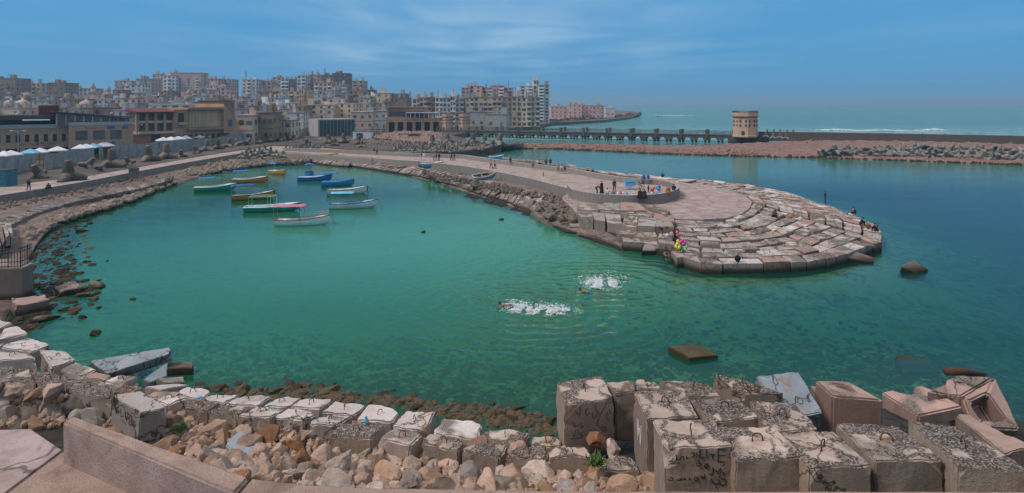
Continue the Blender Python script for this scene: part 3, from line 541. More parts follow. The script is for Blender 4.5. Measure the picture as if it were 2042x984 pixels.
# ------------------------------------------------------------------ concrete blocks
rng = random.Random(7)
def loop_mesh(r=.11, w=.016):
    pts = [(-r*1.1,0,-.05),(-r,0,r*.6)] + [(-r*math.cos(a), .02*math.sin(a*2), r*.6+r*math.sin(a)) for a in (.5,1.1,1.57,2.1,2.7)] + [(r,0,r*.6),(r*1.1,0,-.05)]
    return MB().tube(pts, w, 6).mesh('lifting_loop', M['rust'], True)
LOOP = loop_mesh(.12, .016); LOOPB = loop_mesh(.15, .020)
def quad_block(quad, drop, mat, name='concrete_block', bev=.06, jit=.02, loop=False, shrink=.0, fine=1, splay=.02, loopmesh=None, label=None, group=None, hole=None):
    q = [Vector(v) for v in quad]; c = sum(q, Vector()) / 4; q = [c + (v-c)*(1-shrink) for v in q]
    ar = sum((q[i].x*q[(i+1)%4].y - q[(i+1)%4].x*q[i].y) for i in range(4))
    if ar < 0: q = q[::-1]
    n = (q[2]-q[0]).cross(q[3]-q[1]).normalized()
    if n.z < 0: n = -n
    dn = (Vector((0,0,-1)) - n*.6).normalized() * drop
    base = c + dn; bot = [v + dn + Vector(((v-c).x*splay, (v-c).y*splay, 0)) for v in q]
    off = Vector((base.x, base.y, base.z))
    me = bpy.data.meshes.new(name); me.materials.append(M[mat] if isinstance(mat, str) else mat)
    bm = bmesh.new(); vt = [bm.verts.new(v-off) for v in q]; vb = [bm.verts.new(v-off) for v in bot]
    bm.faces.new(vt); bm.faces.new(vb[::-1])
    for i in range(4): bm.faces.new((vb[i], vb[(i+1)%4], vt[(i+1)%4], vt[i]))
    if fine:
        mn = min(e.calc_length() for e in bm.edges); bmesh.ops.bevel(bm, geom=list(bm.edges), offset=min(bev*.55, mn*.2), segments=2 if fine > 1 else 1, affect='EDGES')
        if fine > 1:
            bmesh.ops.triangulate(bm, faces=bm.faces)
            for _ in range(fine): bmesh.ops.subdivide_edges(bm, edges=[e for e in bm.edges if e.calc_length() > .55/(2**_)], cuts=1, use_grid_fill=False)
            bmesh.ops.triangulate(bm, faces=bm.faces)
        if fine > 2:
            cs = [(rng.choice(q) - off + Vector((rng.uniform(-.1,.1), rng.uniform(-.1,.1), rng.uniform(-.3, 0))), rng.uniform(.12, .34)) for _ in range(3)]
            for v in bm.verts:
                for cc, cr in cs:
                    dd = (v.co - cc).length
                    if dd < cr: v.co += (c - off - Vector((0, 0, drop*.4)) - v.co).normalized()*(cr - dd)*.6
        for v in bm.verts:
            w = v.co + off; v.co += Vector((noise.noise(w*1.9), noise.noise(w*1.9+Vector((9,0,0))), noise.noise(w*1.9+Vector((0,9,0)))))*jit*1.6 + Vector((noise.noise(w*7), noise.noise(w*7+Vector((5,0,0))), noise.noise(w*7+Vector((0,5,0)))))*jit*.9
    bmesh.ops.recalc_face_normals(bm, faces=bm.faces); bm.to_mesh(me); bm.free()
    if fine > 1:
        me.polygons.foreach_set('use_smooth', [True]*len(me.polygons)); me.set_sharp_from_angle(angle=R(21))
    o = link(name, me, loc=off); tag(o, label, name.replace('_', ' '), group)
    if loop:
        l = link('lifting_loop', loopmesh or LOOP, o, (c - off) + n*.0, None)
        l.rotation_mode = 'QUATERNION'; l.rotation_quaternion = n.to_track_quat('Z', 'Y') @ Matrix.Rotation(rng.uniform(0, 3.1), 3, 'Z').to_quaternion()
    return o
def ordn(n):
    w = ['', 'first', 'second', 'third', 'fourth', 'fifth', 'sixth', 'seventh', 'eighth', 'ninth', 'tenth', 'eleventh', 'twelfth']
    if n < len(w): return w[n]
    return '%d%s' % (n, 'th' if 10 <= n % 100 <= 20 else {1: 'st', 2: 'nd', 3: 'rd'}.get(n % 10, 'th'))
TONE = {'block': 'grey', 'block_near': 'worn grey', 'block_pale': 'pale', 'block_grit': 'dark gritty', 'block_red': 'reddish', 'block_blue': 'bluish', 'slab': 'brownish'}
def band(A, B, wid, drop, mats, where, group, gap=.03, jz=.12, loop=.6, fine=1, skip=0.0, frm='from the left', tilt=.05, kind='block'):
    """a row of blocks between two edge lines (A far side, B near side), each its own object"""
    L = (plen(A) + plen(B)) / 2; n = max(1, round(L / wid)); ts = [0.0]
    for i in range(n): ts.append(ts[-1] + rng.uniform(.78, 1.22))
    ts = [t / ts[-1] for t in ts]; out = []
    for i in range(n):
        if rng.random() < skip: continue
        s = .06 * rng.uniform(-1, 1) / n * 3
        q = [along(A, ts[i]+s), along(A, ts[i+1]+s), along(B, ts[i+1]), along(B, ts[i])]
        dz = rng.uniform(-jz, jz); c = sum(q, Vector())/4
        tx, ty = rng.uniform(-tilt, tilt), rng.uniform(-tilt, tilt)
        q = [v + Vector((rng.uniform(-.09,.09), rng.uniform(-.09,.09), dz + (v.x-c.x)*tx + (v.y-c.y)*ty)) for v in q]
        m = rng.choice(mats)
        lb = '%s %s, %s from left, %s' % (TONE[m], kind, ordn(i+1), where)
        out.append(quad_block(q, drop*rng.uniform(.9, 1.1), m, 'concrete_' + kind, bev=.07, jit=.035, loop=rng.random() < loop, shrink=gap, fine=fine, group=group, label=lb))
    return out
# --- pier tip: concentric rows between the apron and the water
GT = 'concrete blocks covering the pier tip'
OUT = [(1228,470),(1262,478),(1300,494),(1345,513),(1390,527),(1440,529),(1488,528),(1536,527),(1600,525),(1647,520),(1676,511),(1700,503),(1728,494),(1759,482),(1757,462),(1742,447),(1712,434),(1694,427),(1664,414),(1620,402),(1596,390),(1547,379),(1493,370),(1449,363),(1400,359),(1316,352),(1231,342),(1180,336)]
def sector(o_pts, i_pts, rows, zo, zi, wid, drop0, nm, mats, n=50):
    O = resample(curve([(x, y, zo) for x, y in o_pts]), n); I = resample(curve([(x, y, zi) for x, y in i_pts]), n)
    for r in range(rows):
        t0, t1 = r/rows, (r+1)/rows
        Bn = [a.lerp(b, t0) for a, b in zip(O, I)]; An = [a.lerp(b, t1-.01) for a, b in zip(O, I)]
        zr = lerp(zo, zi, (r+.5)/rows)
        band([Vector((p.x, p.y, zr)) for p in An], [Vector((p.x, p.y, zr)) for p in Bn], wid, drop0 if r == 0 else max(.7, zr+.1), mats, '%s row from the water, %s of pier tip' % (ordn(r+1), nm), GT, jz=.15 if r else .08, loop=.75 if nm != 'back' else .3, fine=1)
mt = ['block', 'block', 'block_pale', 'block', 'block_near', 'block_red']
# left flank: two steps of tall cubes
LA = curve([(1150,424),(1190,423),(1235,430),(1290,434),(1340,437)], 1.65); LB = curve([(1158,434),(1195,440),(1240,448),(1285,453),(1345,454)], 1.65)
band(LA, LB, 2.0, 1.9, ['block', 'block', 'block_near'], 'the tall upper step beside the apron', GT, jz=.05, loop=.5, fine=2)
LA = curve([(1228,459),(1262,461),(1300,464),(1340,468)], 1.15); LB = curve([(1234,468),(1266,470),(1303,474),(1340,479)], 1.15)
band(LA, LB, 1.6, 1.5, ['block', 'block_near'], 'the middle step on the left of the tip', GT, jz=.08, fine=2)
LA = curve([(1238,470),(1270,472),(1300,476),(1345,482)], 1.0); LB = curve([(1243,480),(1276,482),(1308,486),(1350,492)], 1.0)
band(LA, LB, 2.0, 1.6, ['block', 'block'], 'the lower step on the left of the tip', GT, jz=.12, fine=2)
quad_block([P(1285,487,.95), P(1318,486,.75), P(1330,500,.35), P(1281,500,.5)], 1.3, 'block', fine=2, jit=.04, label='toppled cube with sloping face beside the crouching bather', group=GT)
quad_block([P(1338,501,.9), P(1372,499,.9), P(1386,510,.9), P(1350,515,.9)], 1.1, 'block', fine=2, loop=True, label='grey cube under the balloon seller, jutting into the water', group=GT)
sector([(1362,515),(1392,525),(1440,527),(1488,526),(1536,525),(1600,522),(1647,518),(1676,510),(1700,502),(1728,493),(1759,482)], [(1345,438),(1375,439),(1400,440),(1425,439),(1450,437),(1470,430),(1480,426),(1490,419),(1497,412),(1500,407),(1501,404)], 9, .85, 1.5, 1.95, 1.5, 'front', mt)
sector([(1759,480),(1757,462),(1742,447),(1712,434),(1694,427),(1664,414),(1620,402),(1596,391)], [(1501,403),(1500,402),(1497,398),(1493,394),(1488,391),(1483,389),(1476,386),(1470,384)], 8, .75, 1.45, 1.75, 1.1, 'right', mt)
sector([(1594,390),(1547,379),(1493,370),(1449,363),(1400,359)], [(1468,383.5),(1445,379),(1420,374),(1395,370),(1370,367)], 5, .7, 1.45, 2.3, 1.0, 'back', mt)
band(curve([(1180,337),(1231,343),(1316,352.5),(1398,359)], .8), curve([(1198,343),(1243,348.5),(1300,354.5),(1370,362.5)], .9), 2.6, 1.0, ['block_pale', 'block', 'block_red'], 'the outer strip behind the plaza wall', GT, loop=0)
band(curve([(1300,355),(1340,359),(1368,363)], 1.1), curve([(1316,357.5),(1345,361),(1358,366)], 1.3), 2.4, 1.0, ['block_pale', 'block'], 'the inner strip behind the plaza wall', GT, loop=0)
band(curve([(1000,314),(1067,320.5),(1136,329),(1180,336)], .8), curve([(1000,316.5),(1067,324),(1136,333),(1190,342)], .9), 3.0, 1.0, ['slab', 'block'], 'the strip beyond the pier parapet', GT, loop=0)
# flat cracked slabs between ring wall and tall step
for q, m, lb in (([(1205,405),(1236,404),(1236,420),(1192,418)], 'block', 'large flat grey slab just outside the ring wall, left one'), ([(1237,404),(1272,404),(1290,420),(1237,421)], 'block_red', 'large flat pinkish slab outside the ring wall, middle one'), ([(1273,405),(1300,408),(1336,422),(1328,430),(1292,425)][:4], 'block_grit', 'rough dark slab with broken edge beside the pink apron')):
    quad_block([P(x, y, 1.85) for x, y in q], .5, m, fine=2, jit=.05, label=lb, group=GT)
band(curve([(1150,406),(1200,410),(1290,424),(1350,431)], 1.78), curve([(1150,418),(1205,421),(1285,432),(1345,440)], 1.72), 2.6, .6, ['block', 'block_red', 'block'], 'the row outside the ring wall', GT, jz=.06, loop=.3, fine=2)
# lone blocks in the water
quad_block([P(1797,531,.5), P(1822,517,.95), P(1851,538,.15), P(1826,546,-.05)], 1.3, 'slab', fine=2, label='lone tilted block standing in the water right of the pier tip', group=None)
quad_block([P(1682,513,.5), P(1700,500,.8), P(1743,514,.35), P(1740,524,.05)], .9, 'slab', fine=2, label='slipped wedge block at the right front corner of the tip', group=GT)
quad_block([P(1332,690,.30), P(1394,688,.34), P(1432,708,.18), P(1374,714,.22)], 1.8, 'sunk', fine=2, label='square block awash below the surface, its top just breaking the water')
quad_block([P(1786,708,.10), P(1850,716,.02), P(1872,742,-.25), P(1800,745,-.25)], 1.0, 'sunk', fine=2, label='sunken hollow block with one edge showing off the right shore')
quad_block([P(1072,400,.9), P(1100,399,.9), P(1101,407,.9), P(1070,407,.9)], 1.1, 'block', fine=2, jit=.04, label='lone upright cube on the slope where the pier meets the tip')
quad_block([P(1103,404,1.0), P(1118,398,1.1), P(1137,402,1.1), P(1122,412,.9)], .8, 'block', fine=2, label='tilted block right of the lone upright cube')
quad_block([P(1118,412,.9), P(1140,404,1.0), P(1160,410,1.1), P(1135,424,.7)], .7, 'block_pale', fine=2, label='sloping pale block beside the tall upper step')
quad_block([P(1098,446,.25), P(1150,450,.35), P(1163,464,.25), P(1128,462,.2)], .35, 'slab', fine=2, label='broken flat slab tipping into the water left of the tall cubes')
quad_block([P(1135,442,.65), P(1160,441,.65), P(1170,451,.55), P(1138,453,.5)], .3, 'block', fine=2, label='small flat slab lying on the broken slab left of the tall cubes')
band(curve([(1072,428),(1095,433),(1135,438)], .22), curve([(1074,441),(1100,447),(1128,455)], .15), 2.2, .5, ['slab'], 'the wet ledge left of the tall cubes', GT, loop=0)
band(curve([(1165,462),(1210,474),(1235,486)], .18), curve([(1150,470),(1200,484),(1238,500)], .08), 2.4, .5, ['slab'], 'the wet ledge under the tall cubes', GT, loop=0)
# --- pier slope: rows of leaning slabs
GS = 'slabs on the pier slope'
S0 = curve([(690,329),(760,339),(830,350),(900,367),(960,387),(1010,401),(1066,424)], .38); S1 = curve([(697,325),(770,333),(850,344.5),(920,358),(975,374),(1030,389),(1078,404)], .80)
S2 = curve([(720,322),(790,329),(860,338),(930,350),(985,363),(1040,377),(1085,390)], 1.15)
strip_l = [p for p in resample(S0, 30)]
band(resample(S1, 30), resample(S0, 30), 1.35, .9, ['slab', 'slab', 'block'], 'the lower row of the pier slope', GS, jz=.1, loop=.1, tilt=.12, kind='slab')
band(resample(S2, 30), resample(S1, 30), 1.35, .5, ['slab', 'block', 'slab'], 'the upper row of the pier slope', GS, jz=.12, loop=.1, skip=.18, tilt=.12, kind='slab')
band(curve([(935,386),(1000,400),(1075,428)], .10), curve([(925,392),(990,410),(1070,438)], .02), 2.0, .4, ['slab'], 'the awash ledge below the pier slope', GS, loop=0, kind='slab')
# --- bay head and left shore
GL = 'slabs on the left shore'
band(curve([(620,314),(660,319),(700,323)], 1.15), curve([(612,321),(650,327),(694,331)], .5), 1.6, .6, ['slab', 'block'], 'the bay head row left of the pier slope', GL, jz=.15, loop=0, tilt=.15, kind='slab')
T0 = curve([(0,462),(60,430),(130,408),(200,392),(280,376),(345,358)], 1.0); T1 = curve([(-60,465),(0,438),(70,414),(140,396),(210,381),(290,364),(350,350)], 1.5)
band(resample(T1, 30), resample(T0, 30), 1.5, .8, ['slab', 'block', 'block'], 'the upper row of the left shore', GL, jz=.06, loop=.15, kind='slab')
T2 = curve([(20,476),(70,446),(140,421),(210,402),(285,386)], .6); T3 = curve([(42,478),(90,450),(150,430),(215,409),(290,390)], .4)
band(resample(T2, 20), resample(T3, 20), 2.2, .4, ['slab', 'slab', 'block'], 'the wet lower row of the left shore', GL, jz=.06, loop=0, skip=.15, tilt=.1, kind='slab')
band(curve([(-80,505),(0,452),(20,440)], 1.6), curve([(-60,540),(0,490),(28,470)], 1.5), 1.5, .9, ['slab', 'block'], 'the left edge group above the iron railing', GL, loop=0, kind='slab')
# --- foreground blocks, traced one by one
GF = 'concrete blocks in the foreground'
fg = [
 ([(433,785),(479,788),(445,805),(399,797)],1.7,1.2,'block_pale',1,'pale block with iron loop, back row, just right of the blue scrap'),
 ([(480,788),(542,789),(514,809),(447,806)],1.7,1.2,'block_pale',1,'pale block with lifting loop, second in the back row right of the blue scrap'),
 ([(551,792),(603,793),(576,812),(519,811)],1.7,1.2,'block_pale',1,'pale block with loop, third in the back row right of the blue scrap'),
 ([(604,794),(665,796),(638,817),(577,812)],1.75,1.3,'block_pale',1,'pale block with grey side face, fourth in the back row'),
 ([(669,801),(732,808),(705,827),(642,823)],1.75,1.3,'block_pale',1,'pale block with a rust mark, fifth in the back row'),
 ([(737,808),(802,816),(781,843),(710,838)],1.75,1.4,'block_pale',1,'pale block with a rust streak across its top and a nicked back edge'),
 ([(807,819),(869,821),(849,859),(782,853)],1.85,1.5,'block_pale',1,'smooth white block with rust spot, above the round topped boulder'),
 ([(884,834),(964,843),(952,878),(860,862)],1.8,1.4,'block_pale',0,'pale block with a thin crack, left of the crazed block'),
 ([(971,853),(1057,861),(1045,889),(956,879)],1.8,1.3,'block_near',1,'rounded pale block crazed all over with dark cracks'),
 ([(514,812),(575,814),(539,831),(472,829)],1.95,1.2,'block_pale',1,'pale block with rust stained loop, left one of the front pair'),
 ([(577,814),(638,820),(607,839),(541,831)],1.95,1.4,'block_pale',1,'pale block with thick loop, right one of the front pair'),
 ([(643,827),(705,828),(673,848),(612,846)],2.0,1.5,'block_pale',1,'pale block with black loop and gritty front, right of the front pair'),
 ([(678,842),(770,845),(740,874),(655,870)],2.0,1.6,'block_grit',1,'dark gritty block with a blue rag on its loop'),
 ([(783,855),(854,861),(817,887),(754,876)],2.05,1.5,'block_pale',1,'pale block with orange rust around its loop and gritty front'),
 ([(858,864),(936,877),(914,901),(837,883)],2.05,1.6,'block_grit',1,'dark gritty block with loop, behind the big round boulder'),
 ([(938,880),(1015,887),(995,911),(921,898)],2.1,1.4,'block_grit',0,'speckled block behind the reddish craggy boulder'),
 ([(1020,890),(1095,890),(1087,914),(1003,911)],2.2,1.4,'block_grit',1,'half pale half gritty block with two loops, left of the big cube'),
 ([(380,798),(441,801),(417,819),(362,818)],1.95,1.2,'block_grit',1,'dark gritty block under the blue scrap'),
 ([(443,806),(505,812),(472,827),(413,821)],1.95,1.2,'block_grit',1,'dark gritty block right of the one under the blue scrap'),
 ([(370,770),(425,779),(399,797),(346,785)],1.6,1.2,'block_pale',1,'pale block with loop at the water beside the fallen slabs'),
 ([(318,776),(366,783),(340,800),(283,790)],1.75,1.0,'block_red',0,'pinkish slab between the fallen slabs and the tilted graffiti block'),
 ([(338,786),(383,791),(333,806),(290,797)],1.95,1.1,'block_pale',1,'pale block with a dark loop, right behind the tilted graffiti block'),
 ([(-30,628),(27,645),(0,655),(-40,648)],1.7,1.2,'block_pale',0,'pale block cut by the left edge, topmost of the left group'),
 ([(6,655),(37,650),(56,665),(-8,679)],1.7,1.0,'block_pale',0,'pale block with brown stain, second from the top in the left group'),
 ([(61,673),(101,688),(62,702),(-6,691)],1.7,1.0,'block_pale',0,'pale weathered block with gritty patches in the left group'),
 ([(-15,700),(52,704),(76,717),(-15,720)],1.95,1.2,'block_pale',1,'flat pale slab with loop at the left edge above the gritty row'),
 ([(80,696),(131,699),(152,718),(102,735)],1.75,1.1,'block_pale',1,'large pale block with curled loop in the left group'),
 ([(152,722),(192,736),(162,750),(116,738)],1.7,1.1,'block_pale',0,'pale block with peeling brown patch beside the long fallen slab'),
 ([(183,741),(224,748),(207,761),(166,753)],1.7,1.0,'block_red',0,'small reddish block between two pale ones on the left'),
 ([(238,747),(277,749),(244,769),(204,761)],1.75,1.1,'block_pale',1,'pale block with loop, right of the small reddish block'),
 ([(3,728),(60,736),(72,765),(-8,746)],2.2,1.5,'block_grit',1,'dark gritty block, leftmost of the gritty row of three'),
 ([(61,736),(122,746),(128,781),(74,765)],2.2,1.5,'block_grit',1,'dark gritty block, middle of the gritty row of three'),
 ([(123,746),(226,766),(222,796),(130,781)],2.2,1.5,'block_grit',1,'dark gritty block, right one of the gritty row of three'),
 ([(245,768),(292,772),(262,786),(222,782)],2.0,1.1,'block_grit',1,'gritty block tucked behind the tilted graffiti block'),
]
for q, z, dr, m, lp, lb in fg:
    c = sum((Vector((x, y)) for x, y in q), Vector((0, 0)))/4
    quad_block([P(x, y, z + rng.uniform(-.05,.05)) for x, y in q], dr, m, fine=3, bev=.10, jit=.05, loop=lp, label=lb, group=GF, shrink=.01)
tilted = quad_block([P(281,779,2.9), P(334,813,2.6), P(281,823,2.75), P(225,789,3.05)], 1.15, 'block_pale', fine=3, bev=.05, jit=.02, label='tilted pale block with scribbles on its side, lying on the rubble', group=GF)
# fallen slabs by the water
quad_block([P(178,720,.7), P(337,693,1.2), P(344,704,1.15), P(213,746,.5)], .45, 'block_blue', fine=3, jit=.02, bev=.03, label='long tapering fallen slab pointing out over the water', group=GF)
quad_block([P(336,722,.45), P(386,721,.45), P(384,733,.4), P(333,735,.4)], 1.0, 'slab', fine=2, label='dark wet slab end right of the long fallen slab', group=GF)
quad_block([P(285,757,1.0), P(334,722,.9), P(333,750,.75), P(300,762,.9)], .35, 'block_blue', fine=2, jit=.02, label='leaning triangular slab under the long fallen slab', group=GF)
quad_block([P(311,754,.95), P(366,752,.7), P(367,762,.7), P(330,764,.9)], .4, 'slab', fine=2, label='thin slab with yellow edge beside the dark wet slab', group=GF)
quad_block([P(288,770,1.4), P(350,766,1.3), P(378,768,1.2), P(320,778,1.4)], .4, 'block_pale', fine=2, label='thin pale slab right behind the pinkish slab', group=GF)
# big cubes on the right
cubes = [
 ([(1110,762),(1200,749),(1225,795),(1126,807)],3.4,1.9,'block_near',1,'big upright cube with black scribbles on its front, leftmost of the cubes'),
 ([(1207,763),(1263,758),(1266,781),(1228,784)],3.3,1.9,'block_near',0,'narrow upright cube wedged between the scribbled cube and its neighbour'),
 ([(1266,758),(1296,756),(1322,775),(1270,777)],3.2,1.5,'block_near',1,'small cracked cube behind the white scrawled one'),
 ([(1264,780),(1360,777),(1394,830),(1292,836)],4.2,2.4,'block_near',1,'leaning cube with white scrawl on its left face and rust streak'),
 ([(1303,837),(1423,837),(1462,888),(1326,892)],5.0,2.4,'block_near',1,'front cube with black letters painted on its face'),
 ([(1315,757),(1406,762),(1443,790),(1372,792)],3.6,1.6,'block_grit',1,'gritty topped block at the water, behind the leaning cube'),
 ([(1374,795),(1467,793),(1517,833),(1426,842)],4.1,1.8,'block_grit',1,'wide gritty topped block in the middle of the cube pile'),
 ([(1433,851),(1542,850),(1606,911),(1466,917)],4.9,2.2,'block_near',1,'front cube with cracked top, right of the black lettered cube'),
 ([(1495,798),(1588,807),(1632,856),(1535,862)],4.3,1.9,'block_near',1,'cracked block behind the second and third front cubes'),
 ([(1556,863),(1662,858),(1738,928),(1612,934)],4.9,2.2,'block_near',1,'front cube with crossing cracks and loop, third from the lettered one'),
 ([(1667,843),(1785,847),(1883,917),(1746,921)],4.9,2.2,'block_grit',1,'front cube with dark gritty top and pale corner, fourth from the lettered one'),
 ([(1810,837),(1915,852),(2065,945),(1912,930)],5.0,2.3,'block_grit',1,'long front block with gritty top at the right, fifth from the lettered one'),
]
CUBES = []
for q, z, dr, m, lp, lb in cubes:
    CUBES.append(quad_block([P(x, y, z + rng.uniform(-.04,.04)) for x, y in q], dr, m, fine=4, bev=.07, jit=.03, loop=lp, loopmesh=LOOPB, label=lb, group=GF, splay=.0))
quad_block([P(1421,745,3.5), P(1484,759,3.4), P(1563,782,3.3), P(1474,786,3.1)], 1.6, 'block_near', fine=3, jit=.03, loop=True, loopmesh=LOOPB, label='tilted cube showing two faces, left of the blue grey slab', group=GF)
quad_block([P(1506,750,3.6), P(1592,741,3.6), P(1641,824,2.5), P(1566,830,2.5)], 1.2, 'block_blue', fine=3, jit=.03, label='blue grey slab with cracks sloping steeply towards the viewer', group=GF)
quad_block([P(1616,768,2.6), P(1650,775,2.6), P(1664,800,2.4), P(1640,800,2.4)], 1.3, 'slab', fine=2, label='dark block wedged between the blue grey slab and the hollow block', group=GF)
quad_block([P(1905,826,4.0), P(1935,829,4.0), P(2060,893,4.3), P(2000,905,4.4)], 1.6, 'block_red', fine=3, jit=.04, label='reddish sloping block behind the rightmost front block', group=GF)
quad_block([P(2030,935,4.9), P(2110,925,4.9), P(2200,960,4.9), P(2060,970,4.9)], 1.8, 'block_near', fine=2, label='block at the right bottom corner', group=GF)
# pink hollow precast pieces: prisms with real openings
def frame_block(name, outer, inner, drop, mat, label, rec=.55):
    """outer and inner: 4 world points each (same order); a block whose face has a recess"""
    o4 = [Vector(v) for v in outer]; i4 = [Vector(v) for v in inner]
    n = (o4[2]-o4[0]).cross(o4[3]-o4[1]).normalized(); n = -n if n.z < 0 else n
    dn = -n*drop*.75 + Vector((0,0,-drop*.4)); base = sum(o4, Vector())/4 + dn
    vs = o4 + i4 + [v + dn*rec for v in i4] + [v + dn for v in o4]; vs = [v-base for v in vs]
    fs = [(i, (i+1)%4, 4+(i+1)%4, 4+i) for i in range(4)] + [(4+i, 4+(i+1)%4, 8+(i+1)%4, 8+i) for i in range(4)] + [(8,9,10,11)] + [(i, (i+1)%4, 12+(i+1)%4, 12+i) for i in range(4)] + [(12,13,14,15)]
    me = MB().add(vs, fs).mesh(name, M[mat]); bm = bmesh.new(); bm.from_mesh(me)
    bmesh.ops.bevel(bm, geom=list(bm.edges), offset=.07, segments=2, affect='EDGES'); bmesh.ops.triangulate(bm, faces=bm.faces)
    for _ in range(2): bmesh.ops.subdivide_edges(bm, edges=[e for e in bm.edges if e.calc_length() > .4], cuts=1)
    for v in bm.verts: v.co += v.normal*(.03*noise.noise((v.co+base)*2.5) + .012*noise.noise((v.co+base)*9))
    bm.to_mesh(me); bm.free(); me.polygons.foreach_set('use_smooth', [True]*len(me.polygons)); me.set_sharp_from_angle(angle=R(21))
    return tag(link(name, me, loc=base), label, 'concrete block', GF)
frame_block('hollow_block', [P(1624,758,3.2), P(1692,760,3.2), P(1763,798,3.1), P(1660,790,3.1)], [P(1660,764,3.2), P(1686,768,3.2), P(1712,781,3.1), P(1694,780,3.1)], 1.7, 'block_red', 'pink hollow precast block with a square hole in its top')
frame_block('hollow_block', [P(1985,751,3.9), P(2036,858,2.6), P(1942,852,2.7), P(1918,790,3.5)], [P(1970,783,3.6), P(2006,838,2.8), P(1956,838,2.8), P(1934,800,3.4)], 1.3, 'block_red', 'large pink arched precast block with a square recess facing the viewer')
def poly_block(pts, drop, mat, label, name='concrete_block'):
    b = sum(pts, Vector())/len(pts) - Vector((0,0,drop)); me = MB().prism([p-b for p in pts], 0, tops=[(p-b).z for p in pts]).mesh(name, M[mat])
    bm = bmesh.new(); bm.from_mesh(me); bmesh.ops.bevel(bm, geom=list(bm.edges), offset=.06, segments=2, affect='EDGES'); bmesh.ops.triangulate(bm, faces=bm.faces)
    for _ in range(2): bmesh.ops.subdivide_edges(bm, edges=[e for e in bm.edges if e.calc_length() > .35], cuts=1)
    for v in bm.verts: v.co += v.normal*(.03*noise.noise((v.co+b)*2.5) + .012*noise.noise((v.co+b)*9))
    bm.to_mesh(me); bm.free(); me.polygons.foreach_set('use_smooth', [True]*len(me.polygons)); me.set_sharp_from_angle(angle=R(21))
    return tag(link(name, me, loc=b), label, 'concrete block', GF)
poly_block([P(1757,782,3.4), P(1778,778,3.4), P(1806,786,3.4), P(1824,784,3.4), P(1821,771,3.4), P(1838,769,3.4), P(1862,778,3.4), P(1920,810,3.3), P(1832,829,3.2)], .6, 'block_red', 'pink notched precast slab between the hollow block and the arched block')
poly_block([P(1848,780,3.7), P(1884,763,3.8), P(1886,756,3.9), P(1905,749,3.9), P(1984,751,3.95), P(1917,789,3.55), P(1892,786,3.5)], .7, 'block_red', 'pink sloping precast slab leading up to the arched block')
tag(MB().tube([P(1888,741,.45), P(1925,741,.25), P(1965,748,-.05)], [.22,.17,.12], 9).build('timber_post', M['rust'], smooth=True), 'dark timber post lying half in the water behind the pink blocks', 'post')
# ------------------------------------------------------------------ rocks
def rock_mesh(seed, sub=3, cuts=9, rough=.08, name='boulder', mat=None):
    r = random.Random(seed); bm = bmesh.new(); bmesh.ops.create_icosphere(bm, subdivisions=sub, radius=1)
    pl = []
    for _ in range(cuts):
        n = Vector((r.gauss(0,1), r.gauss(0,1), r.gauss(0,1))).normalized(); pl.append((n, r.uniform(.42, .80)))
    sc = Vector((r.uniform(.85,1.25), r.uniform(.75,1.05), r.uniform(.65,.9))); o = Vector((seed*3.1, seed*1.7, 0))
    for v in bm.verts:
        c = v.co.copy()
        for n, d in pl:
            k = c.dot(n)
            if k > d: c -= n*(k-d)
        c *= 1.28
        c += v.co*(rough*1.6*noise.noise(c*1.6+o) + rough*.7*noise.noise(c*4.5+o) + (rough*.3*noise.noise(c*11+o) if sub > 3 else 0))
        v.co = Vector((c.x*sc.x, c.y*sc.y, c.z*sc.z))
    me = bpy.data.meshes.new(name); bm.to_mesh(me); bm.free()
    if mat: me.materials.append(mat)
    me.polygons.foreach_set('use_smooth', [True]*len(me.polygons)); me.set_sharp_from_angle(angle=R(22 if sub > 3 else 30)); return me
BIG = [rock_mesh(i, 4, 8 + i % 6, .04 + .035*(i % 3)) for i in range(12)]
SMALL = [rock_mesh(40+i, 2, 8, .09) for i in range(6)]
for me in BIG + SMALL: me.materials.append(M['rock_tan'])
def rock(me, mat, loc, r, rr, name, label, group, cat='boulder', flat=1.0):
    o = link(name, me, loc=loc, rot=(rr.uniform(0,6.28), rr.uniform(-.5,.5) if flat < 1 else rr.uniform(0,6.28), rr.uniform(0,6.28)), scale=(r*rr.uniform(.85,1.15), r*rr.uniform(.85,1.15), r*rr.uniform(.8,1.1)*flat))
    if flat < 1: o.rotation_euler = (rr.uniform(-.2,.2), rr.uniform(-.2,.2), rr.uniform(0,6.28))
    if mat is not me.materials[0]:
        o.material_slots[0].link = 'OBJECT'; o.material_slots[0].material = mat
    return tag(o, label, cat, group)
def slope_z(X, Y):
    best = []
    for c in (FS2, FS3, FS4):
        for i in range(len(c)-1):
            if c[i].x <= X <= c[i+1].x or i == len(c)-2 and X > c[i+1].x:
                t = (X-c[i].x)/(c[i+1].x-c[i].x); best.append(c[i].lerp(c[i+1], t)); break
        else: best.append(c[0])
    a, b, d = best
    if Y >= b.y: return lerp(b.z, a.z, min(1.1, (Y-b.y)/(a.y-b.y)))
    return lerp(b.z, d.z, (b.y-Y)/max(.1, b.y-d.y))
def hit_slope(px, py):
    lo, hi = 10.0, 26.0; k = (py-HY)/F
    for _ in range(30):
        m = (lo+hi)/2
        if H - k*m > slope_z((px-CX)*m/F, m): lo = m
        else: hi = m
    return Vector(((px-CX)*lo/F, lo, H-k*lo))
def inpoly(x, y, poly):
    c = False; n = len(poly); j = n-1
    for i in range(n):
        xi, yi = poly[i]; xj, yj = poly[j]
        if (yi > y) != (yj > y) and x < (xj-xi)*(y-yi)/(yj-yi)+xi: c = not c
        j = i
    return c
rr = random.Random(21)
